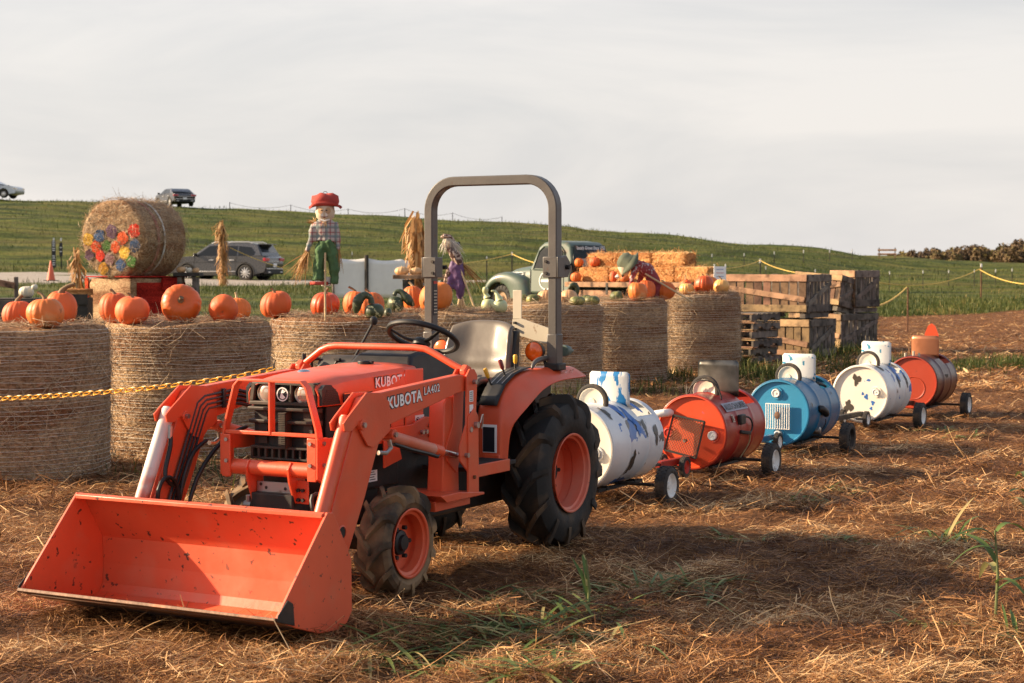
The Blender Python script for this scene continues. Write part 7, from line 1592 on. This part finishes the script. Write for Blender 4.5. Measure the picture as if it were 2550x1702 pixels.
# ---- yellow plastic chain from a stake left of the bales to a stake behind the tractor
cps = [(-70, 1000, 11.2), (0, 993.5, 11.05), (150, 985.5, 10.75), (246, 978.5, 10.55), (375, 967, 10.3), (480, 954.5, 10.15), (570, 942, 10.05), (640, 929, 10.0), (682, 918.5, 9.98)]
pts = [at(*c) for c in cps]; dens = []
for i in range(len(pts)-1):
    for t in np.linspace(0, 1, 40, endpoint=False): dens.append(pts[i].lerp(pts[i+1], t))
dens.append(pts[-1]); CH = thing('plastic_chain', 'yellow plastic chain stretched in front of the first two bales', 'chain', pts[0])
lk = MB(); Lk, Wk, rk = .056, .031, .0036
path = [(Lk/2-Wk/2+Wk/2*math.cos(a), Wk/2*math.sin(a), 0) for a in np.linspace(-math.pi/2, math.pi/2, 7)]+[(-Lk/2+Wk/2+Wk/2*math.cos(a), Wk/2*math.sin(a), 0) for a in np.linspace(math.pi/2, 3*math.pi/2, 7)]
lme = lk.tube(path, rk, 6, closed=True).build('link', M['yellow'], CH); cum = 0.; nxt = 0.; first = True; nl = 0
for a, b in zip(dens[:-1], dens[1:]):
    seg = (b-a).length
    while nxt <= cum+seg:
        p = a.lerp(b, (nxt-cum)/max(seg, 1e-6)); o = lme if first else lme.copy()
        if not first: COL.objects.link(o); o.parent = CH
        first = False; d = (b-a).normalized(); o.location = p-pts[0]; o.rotation_mode = 'QUATERNION'; o.rotation_quaternion = d.to_track_quat('X', 'Z') @ Matrix.Rotation(rad(35 if nl % 2 else 125), 4, 'X').to_quaternion(); nl += 1; nxt += Lk-rk*2.6
    cum += seg
for p, l_ in ((pts[0], 'dark chain stake beside the first bale'), (pts[-1], 'dark chain stake standing behind the tractor hood')):
    b = Vector((p.x, p.y, gzf(p.x, p.y))); s_ = thing('chain_stake', l_, 'stake', b); MB().cyl((0, 0, -.1), (0, 0, p.z-b.z+.03), .006, 8).build('rod', M['stake'], s_); MB().tube([(0, 0, p.z-b.z+.02), (.01, 0, p.z-b.z+.05), (-.01, 0, p.z-b.z+.05)], .004, 6).build('hook', M['stake'], s_)
p = Vector((TR.location.x, TR.location.y, 0))+fwd*1.62-lef*.36; tg_ = thing('chain_end', 'loose yellow chain end ring hanging beside the grille', 'chain', (p.x, p.y, .74), TRZ)
MB().tube([(0, 0, .10), (.004, 0, .05), (0, 0, .012)], .005, 6).build('tail', M['yellow'], tg_); MB().tube([(0, .016*math.cos(a), -.006+.016*math.sin(a)) for a in np.linspace(0, 6.283, 14, endpoint=False)], .006, 6, closed=True).build('ring', M['yellow'], tg_)

# ================================================================== far wood, weeds
M['autumn'] = tint_mat('autumn_foliage', [(0, (.05, .036, .025)), (.35, (.095, .062, .034)), (.6, (.14, .092, .042)), (.85, (.16, .135, .05)), (1, (.24, .18, .045))], .8, .1)
C_, T_l, N_l, ti, ls = [], [], [], [], []; trunk = MB()
for i in range(150):
    px = RNG.uniform(2195, 2800); D_ = RNG.uniform(430, 560); X = (px-CX)*D_/F; top = np.interp(px, [2190, 2240, 2300, 2380, 2420, 2470, 2540, 2700, 3050], [640, 632, 622, 622, 612, 622, 602, 600, 592])+RNG.uniform(-3, 12)
    zt = at(px, top, D_).z; zg = gzf(X, D_)-.3; h_ = max(3, zt-zg); w_ = h_*RNG.uniform(.30, .45); tn = np.clip(RNG.normal(.42, .25), 0, 1)
    n = 400; u = RNG.normal(0, 1, (n, 3)); u /= np.linalg.norm(u, axis=1, keepdims=True); rr_ = RNG.uniform(.55, 1, n)**.5*(1+.25*np.sin(u[:, 0]*5+i)*np.cos(u[:, 2]*4))
    C_.append(np.array([X, D_, zg+h_*.58])+u*rr_[:, None]*np.array([w_, w_, h_*.44])); a = RNG.normal(0, 1, (n, 3)); T_l.append(a); N_l.append(np.cross(a, u+RNG.normal(0, .4, (n, 3)))); ti.append(np.clip(tn+RNG.normal(0, .13, n)+.12*u[:, 2], 0, 1)); ls.append(RNG.uniform(.4, .8, n))
    trunk.tube([(X, D_, zg-.5), (X+.1, D_, zg+h_*.35), (X, D_, zg+h_*.7)], [.32, .24, .08], 6)
C_ = np.concatenate(C_); n = len(C_); wd = ribbons('woods', C_, np.concatenate(T_l), np.concatenate(N_l), np.concatenate(ls), np.concatenate(ls)*.8, RNG.normal(0, .15, n), M['autumn'], np.concatenate(ti)); stuff(wd)
stuff(trunk.build('woods_trunks', M['stake'], wd))
def leaf_blade(mb_lists, base, az, ln, rise, droop, wd_, tint):
    """curved strap leaf, eight stations"""
    V, Fc, Tn = mb_lists; o = len(V); d = Vector((math.cos(az), math.sin(az), 0)); sd = Vector((-d.y, d.x, 0))
    for i in range(9):
        t = i/8; p = Vector(base)+d*ln*(t*math.cos(rise*(1-t*.6)))+Vector((0, 0, ln*(math.sin(rise)*t-droop*t*t))); w2 = wd_/2*math.sin(math.pi*min(1, (t*.86+.14)))**.7; c_ = Vector((0, 0, -.15*w2))
        p.z = max(p.z, gzf(p.x, p.y)+.012); V += [tuple(p-sd*w2), tuple(p+c_), tuple(p+sd*w2)]; Tn += [tint]*3
        if i: q = o+3*i; Fc += [(q-3, q-2, q+1, q), (q-2, q-1, q+2, q+1)]
def leaf_object(nm, lists, parent=None):
    V, Fc, Tn = lists; me = D.meshes.new(nm); me.from_pydata(V, [], Fc); a = me.attributes.new('tint', 'FLOAT', 'POINT'); a.data.foreach_set('value', Tn); me.materials.append(M['leaf']); me.polygons.foreach_set('use_smooth', [True]*len(Fc)); return link(nm, me, parent)
def tuft(px, py, n, ln, spread, tall, label, wd_=.016, dirx=None):
    p = hit(px, py); L_ = ([], [], []); 
    for i in range(int(n*1.7)):
        az = RNG.uniform(0, 6.283) if dirx is None else RNG.normal(dirx, .8); b = (p.x+RNG.normal(0, spread), p.y+RNG.normal(0, spread*.6)); b = (b[0], b[1], gzf(*b))
        leaf_blade(L_, b, az, ln*RNG.uniform(.5, 1.1), RNG.uniform(.15, .85)*tall, RNG.uniform(.2, .9)*tall, wd_*RNG.uniform(.6, 1.3), float(np.clip(RNG.normal(.62, .24), 0, 1)))
    o = leaf_object('weed_tuft', L_); return tag(o, label, 'weeds', 'green weed tufts in the straw')
TL = 'trampled tuft of strappy green weeds lying in the straw'
for a in ((1010, 1655, 22, .42, .16, .5), (1130, 1635, 26, .50, .18, .5), (1250, 1600, 30, .42, .16, .6), (1330, 1575, 26, .40, .14, .7), (1400, 1620, 20, .38, .14, .5), (1270, 1500, 20, .30, .10, .9), (1300, 1690, 20, .35, .10, .8), (1480, 1540, 22, .35, .12, .7), (1640, 1470, 24, .32, .14, .8), (1725, 1460, 20, .30, .12, .8), (1560, 1480, 14, .26, .10, .7), (1840, 1350, 14, .22, .10, .8), (1985, 1250, 18, .26, .10, .9), (2080, 1225, 14, .24, .10, .7), (2110, 1350, 10, .2, .07, .8), (2370, 1350, 22, .40, .06, 1.1), (2330, 1075, 22, .22, .14, .9), (2400, 1090, 16, .2, .12, .8), (2515, 1600, 16, .3, .08, .8), (2290, 1560, 10, .18, .06, .7), (520, 1105, 26, .26, .10, 1.0), (2480, 890, 16, .26, .15, 1.0), (1910, 1130, 12, .18, .08, .8)):
    tuft(*a, {520: 'green weeds at the foot of the bales, seen under the loader arm', 2370: 'bent blue-green weeds beside the young corn plant', 2330: 'weeds in the straw below the last barrel car wheel', 2400: 'low weeds right of the last barrel car', 2480: 'weeds on the straw behind the last barrel car', 1985: 'weeds beyond the blue barrel car wheel track', 2515: 'yellowing weeds below the young corn plant', 1010: 'strappy weed blades flattened closest to the bucket', 1270: 'upright grassy weeds just behind the single corn shoot', 2110: 'small weed sprig out on the open straw', 1910: 'small weeds beside the red barrel car wheel', 1300: 'short upright weeds in front of the trampled patch'}.get(a[0], TL))
for (px, py, h_, seed, l_) in ((2478, 1545, .50, 1, 'young corn plant with a pale drooping leaf near the field edge'), (2560, 1360, .55, 2, 'dark upright corn plant cut by the edge of the view'), (1462, 1535, .32, 3, 'single upright green corn shoot in front of the big rear wheel')):
    p = hit(px, py); o = thing('corn_plant', l_, 'plant', p); h2 = h_
    MB().tube([(0, 0, -.03), (.01, 0, h2*.4), (-.005, 0, h2*.8)], [.0075, .0065, .004], 8).build('stalk', mat('corn_stalk_green_%d' % seed, (.12, .14, .045), .6, var=.2), o)
    for i in range(7 if seed != 3 else 4):
        L_ = ([], [], []); b = Vector((0, 0, h2*(.25+.09*i))); V, Fc, Tn = L_; az = RNG.uniform(0, 6.283) if seed != 3 else RNG.uniform(1.2, 2.2); ln = h2*RNG.uniform(.35, .6); ri = RNG.uniform(.7, 1.3); dr = RNG.uniform(.5, 1.1) if seed != 3 else .1
        d = Vector((math.cos(az), math.sin(az), 0)); sd = Vector((-d.y, d.x, 0)); tn = float(np.clip(RNG.normal(.5, .2), 0, 1))
        if i == 2 and seed == 1: tn = .9
        for j in range(9):
            t = j/8; q = b+d*ln*(t*math.cos(ri*(1-t*.6)))+Vector((0, 0, ln*(math.sin(ri)*t-dr*t*t))); w2 = (.019 if seed != 3 else .010)*math.sin(math.pi*min(1, t*.86+.14))**.7; V += [tuple(q-sd*w2), tuple(q-Vector((0, 0, .3*w2))), tuple(q+sd*w2)]; Tn += [tn]*3
            if j: z = 3*j; Fc += [(z-3, z-2, z+1, z), (z-2, z-1, z+2, z+1)]
        leaf_object('leaf', L_, o)
